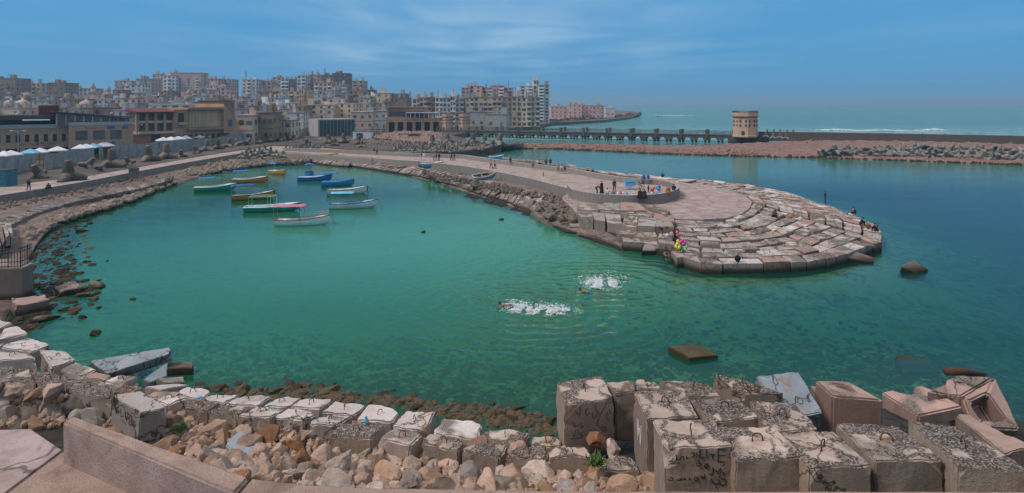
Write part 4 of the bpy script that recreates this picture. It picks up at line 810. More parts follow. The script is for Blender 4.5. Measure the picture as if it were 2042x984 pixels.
REG = [(-40,765),(20,768),(70,792),(130,800),(215,822),(270,860),(330,850),(360,822),(480,838),(600,850),(660,876),(760,880),(840,900),(920,905),(1000,915),(1090,920),(1200,950),(1310,962),(1330,1000),(620,1000),(470,985),(460,960),(330,905),(180,850),(130,846),(95,862),(-40,858)]
placed = []
def try_rock(p, r, f=.80):
    for q, s in placed:
        if (q-p).length < (r+s)*f: return False
    placed.append((p, r)); return True
named = [  # px, py, radius, material, mesh, label
 (831,880,.50,'rock_tan',0,'big round topped tan boulder with a flat worn face above the rubble'),
 (965,905,.62,'rock_pink',3,'reddish craggy boulder lying across the rubble'),
 (1030,925,.55,'rock_tan',5,'smooth tan double humped boulder right of the reddish craggy one'),
 (1080,915,.36,'rock_white',7,'small white angular boulder beside the half gritty block'),
 (1085,965,.62,'rock_white',2,'large pale rough boulder at the bottom left of the lettered cube'),
 (596,905,.48,'rock_brown',4,'rust brown boulder in the middle of the rubble'),
 (535,890,.52,'rock_brown',8,'pitted orange brown boulder right of the blue grey chunk'),
 (640,895,.34,'rock_white',1,'whitish boulder just right of the rust brown one'),
 (700,865,.42,'rock_tan',6,'tan faceted boulder below the blue rag block'),
 (690,900,.45,'rock_tan',9,'smooth curved tan boulder below the faceted one'),
 (395,830,.40,'rock_tan',10,'round pinkish boulder with a hole right of the tilted block'),
 (430,870,.48,'rock_tan',11,'large tan boulder above the parapet near the green tuft'),
 (590,945,.50,'rock_brown',2,'dark brown boulder just above the parapet'),
 (150,820,.50,'rock_grey',4,'grey boulder leaning on the gritty row at left'),
 (105,790,.42,'rock_tan',9,'tan boulder under the leftmost gritty block'),
 (60,838,.50,'rock_grey',1,'angular grey boulder at the left above the pavement'),
 (20,845,.46,'rock_white',3,'pale flat topped boulder at the left edge'),
 (235,850,.42,'rock_grey',6,'dark grey boulder behind the parapet end'),
]
M['rock_white'] = rock_mat('white limestone', (.56, .45, .38), (.52, .42, .36), (.46, .34, .27))
M['rock_brown'] = rock_mat('rusty brown stone', (.27, .135, .07), (.30, .16, .085), (.22, .10, .05))
GB = 'boulders in the rubble behind the parapet'
for px, py, r, m, k, lb in named:
    p = hit_slope(px, py); p.z += r*.35; placed.append((p, r)); rock(BIG[k], M[m], p, r, rr, 'boulder', lb, GB)
tone = {'rock_tan': 'tan', 'rock_grey': 'grey', 'rock_white': 'whitish', 'rock_brown': 'rust brown'}
cand = []
for layer, tries, r0, r1 in ((0, 2600, .34, .56), (1, 3000, .22, .36), (2, 3000, .15, .24)):
    for _ in range(tries):
        px, py = rr.uniform(-40, 1330), rr.uniform(765, 1000)
        if not inpoly(px, py, REG): continue
        r = rr.uniform(r0, r1); p = hit_slope(px, py); p.z += r*(.25, .5, .9)[layer]*rr.uniform(.7, 1.3)
        if len(cand) < 272 and try_rock(p, r, .78 if layer == 0 else .72): cand.append((px, py, p, r))
for row, lo_, hi_ in (('nearest the parapet', 940, 1010), ('just above the lowest rocks', 905, 940), ('in the middle of the rubble', 870, 905), ('right below the concrete blocks', 700, 870)):
    rowc = sorted([c for c in cand if lo_ <= c[1] < hi_], key=lambda c: c[0])
    for i, (px, py, p, r) in enumerate(rowc):
        m = rr.choice(['rock_tan']*10 + ['rock_grey', 'rock_white', 'rock_white', 'rock_white', 'rock_brown'])
        if px < 330: m = rr.choice(['rock_grey', 'rock_tan', 'rock_grey'])
        sz = 'large' if r > .45 else ('mid sized' if r > .3 else 'small')
        rock(BIG[rr.randrange(12)], M[m], p, r, rr, 'boulder', '%s %s boulder, %s from left, %s' % (sz, tone[m], ordn(i+1), row), GB)
# odd chunks among them
quad_block([hit_slope(448,905)+Vector((0,0,.45)), hit_slope(482,896)+Vector((0,0,.75)), hit_slope(516,908)+Vector((0,0,.35)), hit_slope(478,940)+Vector((0,0,.15))], .7, 'block_blue', name='concrete_chunk', fine=3, jit=.02, label='blue grey broken concrete chunk among the tan boulders', group=None)
rock(BIG[7], M['rock_brown'], P(1190,880,2.4), .36, rr, 'boulder', 'orange brown boulder at the foot of the scribbled cube', GB)
rock(BIG[4], M['rock_white'], P(1222,897,2.2), .30, rr, 'boulder', 'pale boulder between the cubes and the small cracked blocks', GB)
rock(BIG[1], M['rock_tan'], P(1240,968,3.2), .34, rr, 'boulder', 'tan boulder between the lower blocks and the lettered cube', GB)
for q, z, dr, lb in (([(1098,893),(1165,890),(1185,911),(1090,912)],2.4,.9,'small cracked pale block with loop in front of the scribbled cube'), ([(1196,909),(1262,909),(1278,940),(1190,938)],2.7,.9,'flat cracked pale block with loop, left of the lettered cube'), ([(1060,870),(1112,868),(1120,890),(1062,888)],1.9,.8,'flat pinkish block left of the foot of the scribbled cube')):
    quad_block([P(x, y, z) for x, y in q], dr, 'block_near', fine=3, bev=.08, jit=.04, loop=True, label=lb, group=GF)
# algae covered rocks along the waterline: left shore and in front of the near blocks
GD = 'dark rocks along the waterline'; n = 0
LREG = [(75,450),(200,425),(215,432),(160,455),(190,480),(180,520),(215,560),(205,600),(150,640),(110,665),(40,655),(30,600),(60,540),(70,490)]
NREG = [(385,764),(560,766),(700,768),(860,788),(1000,800),(1105,818),(1108,872),(1050,852),(960,836),(860,818),(740,800),(560,788),(430,783)]
darkp = []
def dark(px, py, r, z, lb, flat=.55, m='rock_dark'):
    p = P(px, py, z)
    for q, s in darkp:
        if (q-p).length < (r+s)*.75: return False
    darkp.append((p, r)); rock(BIG[rr.randrange(12)], M[m], p, r, rr, 'shore_rock', lb, GD, 'rock', flat); return True
for px, py, r, m, lb in ((148,577,.80,'rock_shore','large dark rock with a crest off the left shore'), (192,572,.68,'rock_shore','large dark rock with a pale tip, farthest from the left shore'), (163,590,.45,'rock_shore','low flat rock in front of the large dark pair'), (92,636,.6,'rock_shore','pale flat rock near the left bottom shore'), (190,665,.42,'rock_dark','dark rock standing alone off the pale left blocks'), (264,597,.17,'rock_dark','small brown rock breaking the water alone'), (214,520,.12,'rock_dark','tiny dark rock alone in the open bay'), (162,633,.33,'rock_dark','brown rock off the left shore below the large pair'), (196,613,.2,'rock_dark','small brown rock between the large pair and the lone one'), (165,460,.5,'rock_dark','flat dark rock at the head of the left shallows'), (845,463,.3,'rock_dark','small dark rock off the pier ledge'), (1000,438,.35,'rock_shore','low rock just off the awash ledge')):
    dark(px, py, r, .05, lb, .6, m)
nl = 0
quad_block([P(22,597,1.0), P(88,588,.9), P(103,598,.75), P(30,610,.9)], 1.0, 'block_red', fine=3, jit=.08, label='reddish broken block lying at the foot of the left wall')
quad_block([P(108,572,.55), P(150,560,.75), P(163,574,.45), P(120,584,.35)], .8, 'slab', fine=3, jit=.10, label='dark broken slab among the rocks of the left shallows')
for _ in range(1500):
    px, py = rr.uniform(25, 215), rr.uniform(425, 665)
    if inpoly(px, py, LREG) and nl < 130:
        d = rr.random()
        if dark(px, py, rr.uniform(.12, .42)*(.7 + .3*(660-py < 200)), rr.uniform(-.12, .06), 'dark algae covered rock in the shallows of the left shore'): nl += 1
nn = 0
for _ in range(1500):
    px, py = rr.uniform(380, 1110), rr.uniform(762, 875)
    if inpoly(px, py, NREG) and nn < 110:
        if dark(px, py, rr.uniform(.14, .44), rr.uniform(-.38, .06), 'dark weedy rock in the water below the near pale blocks'): nn += 1
# uncountable small rubble, merged by area
def rubble(name, pts, rmin, rmax, mat, label, seed=5, flat=1.0):
    r = random.Random(seed); base = []
    for k in range(5):
        bm = bmesh.new(); bmesh.ops.create_icosphere(bm, subdivisions=1, radius=1)
        for v in bm.verts: v.co *= r.uniform(.7, 1.25)
        bm.verts.index_update(); base.append(([v.co.copy() for v in bm.verts], [tuple(v.index for v in f.verts) for f in bm.faces])); bm.free()
    mb = MB()
    for p in pts:
        vs, fs = base[r.randrange(5)]; s = r.uniform(rmin, rmax)*(1 if r.random() < .9 else 1.5)
        m = Matrix.Rotation(r.uniform(0, 6.28), 3, 'Z') @ Matrix.Rotation(r.uniform(0, 6.28), 3, 'X')
        mb.add([Vector(((m@v).x*s, (m@v).y*s, (m@v).z*s*flat)) + p for v in vs], fs)
    return tag(mb.build(name, mat), label, 'rocks', kind='stuff')
def scatter(poly, n, zf, seed):
    r = random.Random(seed); out = []; xs = [p[0] for p in poly]; ys = [p[1] for p in poly]
    while len(out) < n:
        x, y = r.uniform(min(xs), max(xs)), r.uniform(min(ys), max(ys))
        if inpoly(x, y, poly): z = zf(x, y); out.append(P(x, y, z))
    return out
gp = []; r = random.Random(77)
while len(gp) < 2600:
    x, y = r.uniform(-40, 1330), r.uniform(765, 1005)
    if inpoly(x, y, REG): gp.append(hit_slope(x, y) + Vector((0, 0, r.uniform(.0, .30))))
rubble('rubble_gravel', gp, .04, .17, M['rock_tan'], 'small stones and chips filling the gaps between the boulders', 78)
rubble('pier_rubble', scatter([(840,340),(925,356),(982,366),(1060,380),(1130,396),(1165,405),(1150,425),(1085,398),(1030,388),(950,372),(850,352)], 420, lambda x, y: 1.15, 1), .10, .38, M['rock_shore'], 'small tan rubble heaped along the foot of the pier wall', 5)
rubble('bay_rubble', scatter([(350,340),(420,328),(480,316),(540,312),(620,315),(620,322),(540,326),(480,334),(420,345),(360,358)], 620, lambda x, y: .5 + (340-y)*.02, 2), .25, .65, M['rock_shore'], 'grey brown rocks piled round the head of the bay', 6)
rubble('quay_rubble', scatter([(0,418),(120,392),(230,370),(340,348),(345,345),(250,352),(120,377),(0,402)], 260, lambda x, y: 1.15, 3), .06, .24, M['rock_shore'], 'scattered stones on the earth below the quay wall', 7)
rubble('quay_foot_rubble', scatter([(35,476),(90,440),(170,414),(250,394),(340,366),(345,356),(350,366),(260,402),(170,428),(110,447),(60,480)], 420, lambda x, y: .35, 35), .12, .50, M['rock_shore'], 'brown stones between the slab rows and the water on the left shore', 35)
bkp = []
for c0, c1, n, k in ((BK0, BK1, 1500, 0), (BK1, BK2, 700, 1)):
    a, b = resample(c0, 200), resample(c1, 200); r = random.Random(8+k)
    for _ in range(n):
        i = r.randrange(199) if k == 0 else int(r.random()**1.0*199); t = r.random()**(1 if k == 0 else .7)
        if k == 0 and i > 125 and r.random() < .8: continue
        if k == 1 and 70 < i < 160 and r.random() < .75: continue
        bkp.append(a[i].lerp(b[i], t) + Vector((r.uniform(-.8, .8), r.uniform(-1,1), r.uniform(-.25, .08))))
rubble('breakwater_rubble', bkp, .22, .60, M['rock_pink'], 'pink rubble stones armouring the bank of the breakwater', 9)
rubble('yard_rubble', scatter([(750,270),(790,264),(850,262),(882,266),(880,284),(820,284),(770,278),(740,275)], 1200, lambda x, y: 2.1 + 1.2*noise.noise(Vector((x*.03, y*.1, 0))), 4), .22, .55, M['rock_pink'], 'heap of broken pink stone in the yard beside the bridge', 10)
rubble('yard_debris', scatter([(560,288),(640,280),(700,283),(790,292),(880,300),(960,299),(1000,290),(940,284),(820,282),(700,276),(600,278)], 900, lambda x, y: 1.9, 11), .2, .6, M['rock_shore'], 'loose grey debris spread among the tetrapods', 12)
e0 = curve([(780,307,1.9),(840,305,1.9),(900,302.5,1.9),(940,300,1.9),(1000,291,1.8),(1040,288,1.6)]); e1 = [P(x, y, .05) for x, y in ((780,322),(840,318),(900,314),(940,308),(1000,299),(1040,298))]
strip('yard_bank', [[p + Vector((0,6,-.03)) for p in e0], e0, e1, [p + Vector((0,-2,-2)) for p in e1]], M['shore_dirt'], n=60, sub=4, bump=.5)
rubble('bank_rubble', [a.lerp(b, random.Random(i).random()) + Vector((0,0,.1)) for i, (a, b) in enumerate(zip(resample(e0, 700), resample(e1, 700)))], .25, .8, M['rock_shore'], 'dark rocks on the bank between yard and second basin', 17)
rubble('shallows_stones', [q + Vector((0,0,random.Random(i).uniform(-.25,.02))) for i, q in enumerate(scatter([(40,500),(110,450),(200,428),(150,470),(150,560),(110,620),(60,668),(0,650),(30,600)], 1300, lambda x, y: 0, 31))], .08, .30, M['rock_dark'], 'small weedy stones in the shallows of the left shore', 31, .6)
rubble('weedy_stones', [q + Vector((0,0,random.Random(i).uniform(-.50,.0))) for i, q in enumerate(scatter([(385,772),(560,774),(700,782),(860,800),(1000,815),(1100,830),(1110,876),(1050,862),(960,848),(860,828),(740,808),(560,794),(430,788)], 3000, lambda x, y: 0, 32))], .07, .26, M['rock_dark'], 'small weedy stones packed along the near waterline', 32, .7)
rubble('ledge_stones', scatter([(1065,405),(1135,395),(1170,418),(1160,440),(1120,440),(1080,430)], 160, lambda x, y: .95, 34), .15, .45, M['rock_shore'], 'broken stones where the pier slope meets the tip', 34)
bp = []; r = random.Random(3)
for _ in range(160000):
    if len(bp) > 6000: break
    x, y = r.uniform(-24, 26), r.uniform(20, 44); d = shore_dist(x, y) if r.random() < .25 else (y-21)
    if r.random() > max(.03, 1 - d/24.0): continue
    bp.append(Vector((x, y, bed_z(x, y) + .05)))
rubble('seabed_rocks', bp, .05, .22, M['rock_dark'], 'weedy rocks lying on the seabed under clear green water', 13, .6)
rubble('bank_foot', [a + Vector((random.Random(i).uniform(-1, 1), random.Random(i+5).uniform(-.5, .5), .02)) for i, a in enumerate(resample(BK0, 420))], .2, .55, M['rock_dark'], 'dark wet stones along the foot of the pink bank', 14)
rubble('headland_rocks', scatter([(1090,246),(1200,240),(1275,232),(1278,228),(1262,226),(1240,231),(1180,236),(1090,241)], 600, lambda x, y: 1.2, 15), .6, 1.9, M['rock_dark'], 'dark rocks along the water of the far headland', 16)
for px, py, s in ((1313,233,2.2), (1320,234,1.5), (1372,231,1.8), (1366,230,1.0)):
    rock(BIG[3], M['rock_dark'], P(px, py, 0), s, rr, 'sea_rock', 'low dark rock breaking the open sea beyond the bridge', 'reef rocks in the open sea', 'rock', .4)
# ------------------------------------------------------------------ tetrapods
def tetra_mesh(name, seg=10):
    mb = MB(); dirs = [Vector((0,0,1))] + [Vector((math.cos(a)*.943, math.sin(a)*.943, -.333)) for a in (0, 2.0944, 4.1888)]
    for d in dirs:
        mb.tube([d*-.12, d*.16, d*.92, d*1.0], [.30, .36, .235, .19], seg)
    me = mb.mesh(name, M['tetra']); me.polygons.foreach_set('use_smooth', [True]*len(me.polygons)); me.set_sharp_from_angle(angle=R(40)); return me
TET = tetra_mesh('tetrapod')
def tetra(loc, s, label, group, mode='up', mat='tetra', r=rr):
    o = link('tetrapod', TET, loc=loc + Vector((0,0,.36*s)), scale=(s, s, s))
    if mode == 'up': o.rotation_euler = (r.uniform(-.12,.12), r.uniform(-.12,.12), r.uniform(0,6.28))
    elif mode == 'lie': o.rotation_euler = (R(109)+r.uniform(-.2,.2), r.uniform(-.2,.2), r.uniform(0,6.28))
    else: o.rotation_euler = (r.uniform(0,6.28), r.uniform(0,6.28), r.uniform(0,6.28))
    if mat != 'tetra': o.material_slots[0].link = 'OBJECT'; o.material_slots[0].material = M[mat]
    return tag(o, label, 'tetrapod', group)
GTB = 'tetrapods armouring the breakwater'
rows = (('water row', 0.25, .35, 44), ('middle row', 0.62, 1.1, 40), ('upper row', .98, 2.0, 30))
b0, b1 = [p for p in BK0 if p.x > 60 and True], None
c0 = curve([(1640,313),(1760,317),(1900,322),(2090,329)], .1); c1 = curve([(1640,303),(1760,303),(1900,305),(2090,309)], 1.6)
for nm, t, z, n in rows:
    for i in range(n):
        a = along(c0, i/n + rr.uniform(-.4,.4)/n).lerp(along(c1, i/n), t); a.z = z*rr.uniform(.75, 1.15)*min(1, .45 + i/n*1.1)
        tetra(a, rr.uniform(1.4, 1.85), 'grey tetrapod, %s from left, %s on the breakwater bank' % (ordn(i+1), nm), GTB, 'any')
for i, (px, py) in enumerate(((1527,274),(1541,277),(1556,276),(1568,278),(1530,266),(1543,266),(1556,266),(1570,267),(1582,267))):
    tetra(P(px, py, 2.4 if py > 270 else 1.5), 1.35, 'grey tetrapod, %s of the cluster beside the right bridge tower' % ordn(i+1), 'tetrapods beside the right tower', 'up')
GTY = 'pale tetrapods stored in the yard'; k = 0
for row, (ya, yb, xa, xb, n) in enumerate(((300,305,790,915,17), (297,299,785,935,19), (293,295,795,960,20), (289,291,800,985,20), (299,300,572,640,14), (295,296,590,650,10), (268,268,606,700,14), (263,262,735,830,14), (259,258,745,840,10))):
    for i in range(n):
        px = lerp(xa, xb, i/n) + rr.uniform(-2.5, 2.5); py = lerp(ya, yb, i/n) + rr.uniform(-.7, .7)
        tetra(P(px, py, 1.9), rr.uniform(.85, 1.0)*(1.15 if py < 270 else 1), 'pale tetrapod, %s from left, %s storage row from the pier' % (ordn(i+1), ordn(row+1)), GTY, 'up')
GTO = 'big old brown tetrapods'
old = [(137,362,1.75,'up'),(77,356,1.3,'lie'),(176,336,1.2,'lie'),(225,334,1.85,'up'),(205,342,1.0,'lie'),(258,330,.9,'lie'),(297,322,1.75,'up'),(331,317,1.75,'up'),(361,314,1.0,'lie'),(393,307,1.1,'lie'),(413,301,1.5,'up'),(433,298,1.4,'up'),(456,294,1.3,'up'),(474,291,1.2,'lie'),(493,290,1.3,'lie'),(515,287,1.3,'any'),(537,284,1.4,'any'),(560,282,1.4,'any'),(577,279,1.5,'any'),(612,290,1.5,'any'),(656,287,2.0,'up'),(668,291,1.5,'up'),(684,286,2.1,'up'),(716,288,1.8,'up'),(722,294,1.3,'up'),(862,291,2.2,'up'),(893,285,2.0,'up'),(944,288,2.3,'up'),(967,289,2.0,'up'),(995,291,2.5,'up'),(930,293,1.6,'lie'),(980,293,1.5,'lie'),(885,307,1.9,'up'),(900,308,1.5,'lie')]
for i, (px, py, s, md) in enumerate(old):
    tetra(P(px, py, 1.9 if px != 885 and px != 900 else 1.0), s*(1.45 if px < 590 else 1.12), '%s brown tetrapod, %s from left along the yard' % ({'up': 'upright', 'lie': 'fallen', 'any': 'tumbled'}[md], ordn(i+1)), GTO, md, 'tetra_brown' if px < 800 else 'tetra')
for i, (px, py) in enumerate([(483,316),(491,311),(500,311),(508,308),(522,313),(537,311),(551,312),(565,314),(517,303),(528,301),(496,305),(540,305)]):
    tetra(P(px, py, 1.95), 1.15, 'smooth pale tetrapod, %s in the cluster where road and pier meet' % ordn(i+1), 'tetrapods where road and pier meet', 'up')
# ------------------------------------------------------------------ facade materials
def facade(name, col, dirt=.3):
    t = NT(name); p = t.pos(); r = t.rnd(); n1 = t.noise(p, .25, 4); st = t.n('ShaderNodeMapping', {0: p, 3: (1.2, 1.2, .12)}).outputs[0]; n2 = t.noise(st, 1, 4, .65)
    c = t.mix(t.ramp(n1, .35, .7), col, tuple(x*.78 for x in col)); c = t.mix(t.ramp(n2, .5, .72, 0, dirt), c, tuple(x*.45 for x in col))
    zz = t.math('FRACT', t.math('MULTIPLY', hz(t), .3226), None); c = t.mix(t.ramp(zz, .06, .02, 0, .5), c, tuple(x*.55 for x in col))
    k = t.ramp(r, 0, 1, .85, 1.12); c = t.mix(1.0, c, t.n('ShaderNodeCombineColor', {0: k, 1: k, 2: k}).outputs[0], 'MULTIPLY')
    return t.bsdf(c, .9, n1, .02, .2)
FC = {'white': (.58, .54, .52), 'grey': (.35, .32, .31), 'brown': (.25, .185, .15), 'pink': (.54, .36, .32), 'cream': (.56, .43, .32), 'yellow': (.54, .40, .28), 'beige': (.48, .37, .30), 'blueish': (.38, .42, .46), 'tan': (.37, .245, .17), 'orange': (.40, .25, .165), 'dark brown': (.16, .12, .10), 'brick': (.32, .17, .11)}
FC = {k: tuple(min(.72, x*(1.12 if k in ('tan', 'brick', 'orange', 'dark brown') else 1.22)) for x in v) for k, v in FC.items()}
FM = {k: facade(k + ' facade', v) for k, v in FC.items()}
M['glass'] = plain('dark window glass', (.095, .092, .095), .4, .5, .8, spec=.35)
M['roofm'] = plain('roof felt', (.24, .20, .18), .95, .3, 1)
M['white'] = plain('white paint', (.74, .74, .74), .6, .12, 3)
M['frame'] = plain('grey metal frame', (.30, .31, .32), .5, .2, 5)
UNIT = MB().box((-.5,-.5,0), (.5,.5,1))
M['shutter'] = plain('brown shutter', (.13, .085, .06), .8, .4, .8); M['glass_grey'] = plain('grey pane', (.14, .15, .16), .5, .4, .8)
UW = UNIT.mesh('window', M['glass']); UWS = [UW, UW, UW, UNIT.mesh('window', M['shutter']), UNIT.mesh('window', M['glass_grey'])]; UA = UNIT.mesh('air_conditioner', M['white']); UB = UNIT.mesh('balcony', M['white']); UR = UNIT.mesh('roof', M['roofm'])
br = random.Random(99); BCOUNT = {}
def building(x0, x1, ytop, Y, colr, storeys=None, label=None, ybase=None, depth=None, rz=None, cols=None, win=(1.1, 1.4), balc=.0, extra=1, group=None, zb=1.9, ac=False, name='apartment_building'):
    w = (x1-x0)*Y/F; X = ((x0+x1)/2-CX)*Y/F; zt = H - (ytop-HY)*Y/F; h = zt - zb
    if h < 3: return None
    depth = depth or max(8, w*.7); rz = br.uniform(-.12, .12) if rz is None else rz
    st = storeys or max(1, round(h/3.1)); fh = h/st
    root = empty(name, (X, Y, zb), rz); cat = 'apartment building' if name == 'apartment_building' else name.replace('_', ' ')
    mb = MB().box((-w/2, 0, 0), (w/2, depth, h)); 
    for k in range(1, st):
        if br.random() < .5 or st < 4: mb.box((-w/2-.12, -.12, k*fh-.12), (w/2+.12, depth+.1, k*fh+.06))
    mb.build('wall', FM[colr], root)
    MB().box((-w/2-.2,-.2,h), (w/2+.2,depth+.2,h+.35)).build('roof', M['roofm'] if br.random() < .5 else FM[colr], root)
    if extra:
        for _ in range(br.choice([1, 2, 2, 3])):
            a = br.uniform(-w*.38, w*.38); b = br.uniform(.2, .7)*depth; s = br.uniform(1.6, 3.4) if w > 9 else 1.3; hh = br.uniform(1.4, 3.2)
            MB().box((a-s/2, b-s/2, h+.35), (a+s/2, b+s/2, h+.35+hh)).build('roof_room', FM[colr] if br.random() < .7 else M['frame'], root)
        if br.random() < .35: a = br.uniform(-w*.3, w*.3); MB().tube([(a, depth*.4, h), (a, depth*.4, h+br.uniform(3, 6))], .12, 4).build('antenna', M['dark_metal'], root)
    # window parts on the front and on the side turned to the camera, at most about 90
    side = 1 if X < 0 else -1
    nc = cols or max(2, int(w/3.4)); ns = max(1, int(depth/4.2)) if abs(X)/Y > .12 else 0
    while (nc+ns)*st > 92 and nc+ns > 3:
        if ns > 1: ns -= 1
        else: nc -= 1
    cnt = 0; acn = 0
    balcols = [c for c in range(nc) if br.random() < balc]
    for f in range(st):
        for c in range(nc):
            if cnt > 92 or br.random() < .05: continue
            x = -w/2 + w*(c+.5)/nc; ww = min(win[0]*br.choice([1, 1, 1.3]), w/nc*.75); hh = min(win[1], fh*.7)
            if c in balcols and f > 0:
                link('balcony', UB if colr in ('white', 'pink', 'blueish') else BAL[colr], root, (x, -.55, f*fh+.05), None, (min(w/nc*.85, 3.2), 1.1, .95)); hh = fh*.55
                link('window', UW, root, (x, .02, f*fh+fh*.36), None, (min(w/nc*.7, 2.4), .16, fh*.5)); cnt += 2; continue
            link('window', br.choice(UWS), root, (x, .02, f*fh+fh*(.32 if br.random() < .8 else .26)), None, (ww*br.uniform(.75, 1.15), .16, hh*br.uniform(.8, 1.1))); cnt += 1
            if acn < 14 and br.random() < .13: link('air_conditioner', UA, root, (x+ww*.8, -.25, f*fh+fh*.30), None, (.9, .5, .6)); acn += 1
        for c in range(ns):
            if cnt > 95: continue
            link('window', UW, root, (side*w/2, depth*(c+.5)/ns, f*fh+fh*.32), None, (.16, win[0], min(win[1], fh*.7))); cnt += 1
    tag(root, label, cat, group); return root
BAL = {k: UNIT.mesh('balcony', FM[k]) for k in FC}
# --- towers and blocks one can pick out on the skyline: x0,x1,ytop,distance,colour,storeys,balcony share,label
sky = [
 (-30,31,157,430,'brown',None,.3,'brownish grey tower block cut by the left edge of the skyline'),
 (41,82,167,470,'beige',None,.5,'wide beige block with balconies, second tower from the left'),
 (94,129,166,450,'brown',None,.2,'brown block with rooftop room, third tower from the left'),
 (130,184,177,520,'grey',None,.1,'low grey block left of the first minaret'),
 (228,262,162,560,'blueish',None,.1,'bluish block rising behind the pink one, right of the minarets'),
 (231,259,172,520,'pink',None,.4,'pink block with white base right of the minarets'),
 (260,283,169,515,'white',None,.0,'narrow white block beside the pink block'),
 (270,303,158,560,'grey',None,.0,'grey stepped block between white narrow block and the big white tower'),
 (303,335,149,600,'beige',None,.3,'beige tower joined to the left of the big white tower'),
 (334,401,146,560,'pink',16,.5,'biggest pale tower block with rows of balconies on the left skyline'),
 (325,350,152,555,'white',None,.5,'white balconied front tower overlapping the biggest pale tower'),
 (402,436,158,590,'pink',None,.2,'pinkish block right of the biggest pale tower'),
 (437,463,159,600,'grey',None,.1,'flat topped grey block left of the white antenna tower'),
 (412,425,171,520,'white',None,.0,'slim white block in front of the pinkish and grey pair'),
 (430,459,175,510,'pink',None,.1,'low pink block in front of the flat topped grey block'),
 (482,511,159,520,'white',None,.3,'white tower carrying the tall antenna mast'),
 (511,542,165,530,'pink',None,.3,'pink block attached to the white antenna tower'),
 (524,545,163,600,'brown',None,.1,'brown block behind the pink one next to the antenna tower'),
 (542,562,155,570,'grey',None,.0,'grey tower with stepped roof in the middle of the skyline'),
 (560,576,158,565,'blueish',None,.5,'bluish balconied tower beside the stepped grey tower'),
 (579,593,159,560,'dark brown',None,.0,'narrow dark tower left of the tall cluster'),
 (592,609,151,540,'white',None,.3,'white tower at the left of the tall cluster'),
 (608,626,150,560,'brown',None,.0,'brown windowless tower in the tall cluster'),
 (625,639,150,550,'pink',None,.2,'pink slim tower in the middle of the tall cluster'),
 (638,664,150,575,'brown',None,.1,'wide brown tower right of the pink slim one'),
 (626,662,166,500,'pink',None,.4,'pink and white front block below the tall cluster'),
 (645,678,165,505,'beige',None,.3,'beige front block below the right of the tall cluster'),
 (663,696,147,545,'dark brown',None,.2,'tallest dark brown tower at the right of the cluster'),
 (680,686,168,480,'white',None,.0,'very slim white block before the dark brown tower'),
 (702,726,162,500,'beige',None,.3,'lone beige tower right of the tall cluster'),
 (723,741,180,520,'brown',None,.1,'small brown block at the foot of the lone beige tower'),
 (716,745,192,430,'white',None,.3,'whitish stepped block below the lone beige tower'),
 (742,762,192,440,'blueish',None,.2,'bluish block at the right end of the left town'),
 (760,786,204,470,'grey',None,.1,'lowest grey block where the left town ends'),
 (920,936,176,420,'pink',11,.3,'pink tower with red stripes, leftmost of the pink row'),
 (935,960,173,425,'pink',11,.3,'second pink tower of the row with raised roof'),
 (960,983,176,430,'pink',11,.4,'third pink tower of the row'),
 (981,1006,172,425,'pink',11,.3,'fourth pink tower of the row with raised roof'),
 (1004,1022,176,430,'pink',11,.3,'fifth pink tower at the right of the row'),
 (1035,1065,172,400,'white',12,.35,'left wing of the tall white tower with balconies'),
 (1064,1075,161,402,'white',None,.0,'stair core rising above the tall white tower'),
 (1074,1096,171,395,'white',12,.2,'right wing of the tall white tower with dark floor lines'),
]
for x0, x1, yt, Y, c, st, ba, lb in sky: building(x0, x1, yt, Y, c, st, lb, balc=ba, depth=14, win=(1.5, 1.6) if Y < 450 else (1.8, 1.8))
yr = [(823,838,199,'cream'),(837,852,195,'beige'),(851,868,195,'tan'),(868,884,196,'white'),(883,899,197,'blueish'),(898,908,193,'white'),(907,926,197,'grey'),(928,946,196,'cream'),(945,964,195,'yellow'),(963,982,196,'cream'),(981,1001,195,'yellow'),(1000,1022,195,'tan'),(1021,1040,194,'yellow'),(1040,1060,196,'cream'),(1058,1077,195,'beige')]
for i, (x0, x1, yt, c) in enumerate(yr):
    building(x0, x1, yt, 330, c, 6, 'six storey %s block, %s from left in the waterfront row' % (c, ordn(i+1)), balc=.45, depth=12, group='waterfront row behind the bridge', rz=br.uniform(-.05,.05), win=(1.4, 1.6))
mids = [
 (561,614,183,380,'yellow',8,.5,'big yellow apartment block standing above the cream corniche buildings'),
 (596,606,178,378,'yellow',None,.0,'small stair tower on the yellow apartment block'),
 (495,598,206,330,'white',5,.0,'long white building with a row of arched upper windows'),
 (602,664,210,300,'cream',5,.1,'long cream corniche building behind the dark glass front'),
 (660,704,207,310,'cream',5,.1,'cream corniche building right of the long one'),
 (566,604,226,270,'white',4,.0,'plain white low building left of the dark glass front'),
 (700,745,224,300,'beige',2,.0,'low beige building right of the dark glass front'),
 (745,772,222,300,'grey',2,.0,'small grey building before the brown arcade'),
 (1098,1131,212,520,'pink',3,.0,'low pink building, left one beyond the white tower'),
 (1133,1160,209,520,'pink',4,.0,'pink building with a flat tower, middle of the far headland'),
 (1158,1183,211,525,'pink',3,.0,'pink building right of the flat towered one on the headland'),
 (1181,1205,212,520,'pink',3,.0,'last long pink building on the far headland'),
 (1208,1226,216,540,'white',1,.0,'small white shed at the end of the headland houses'),
 (936,968,224,300,'grey',1,.0,'single storey cream building behind the left bridge towers'),
 (968,1010,229,290,'grey',1,.0,'low grey shed beside the cream single storey building'),
 (396,436,202,230,'brick',None,.0,'brick house tucked behind the museum gable'),
]
for x0, x1, yt, Y, c, st, ba, lb in mids: building(x0, x1, yt, Y, c, st, lb, balc=ba, depth=14)
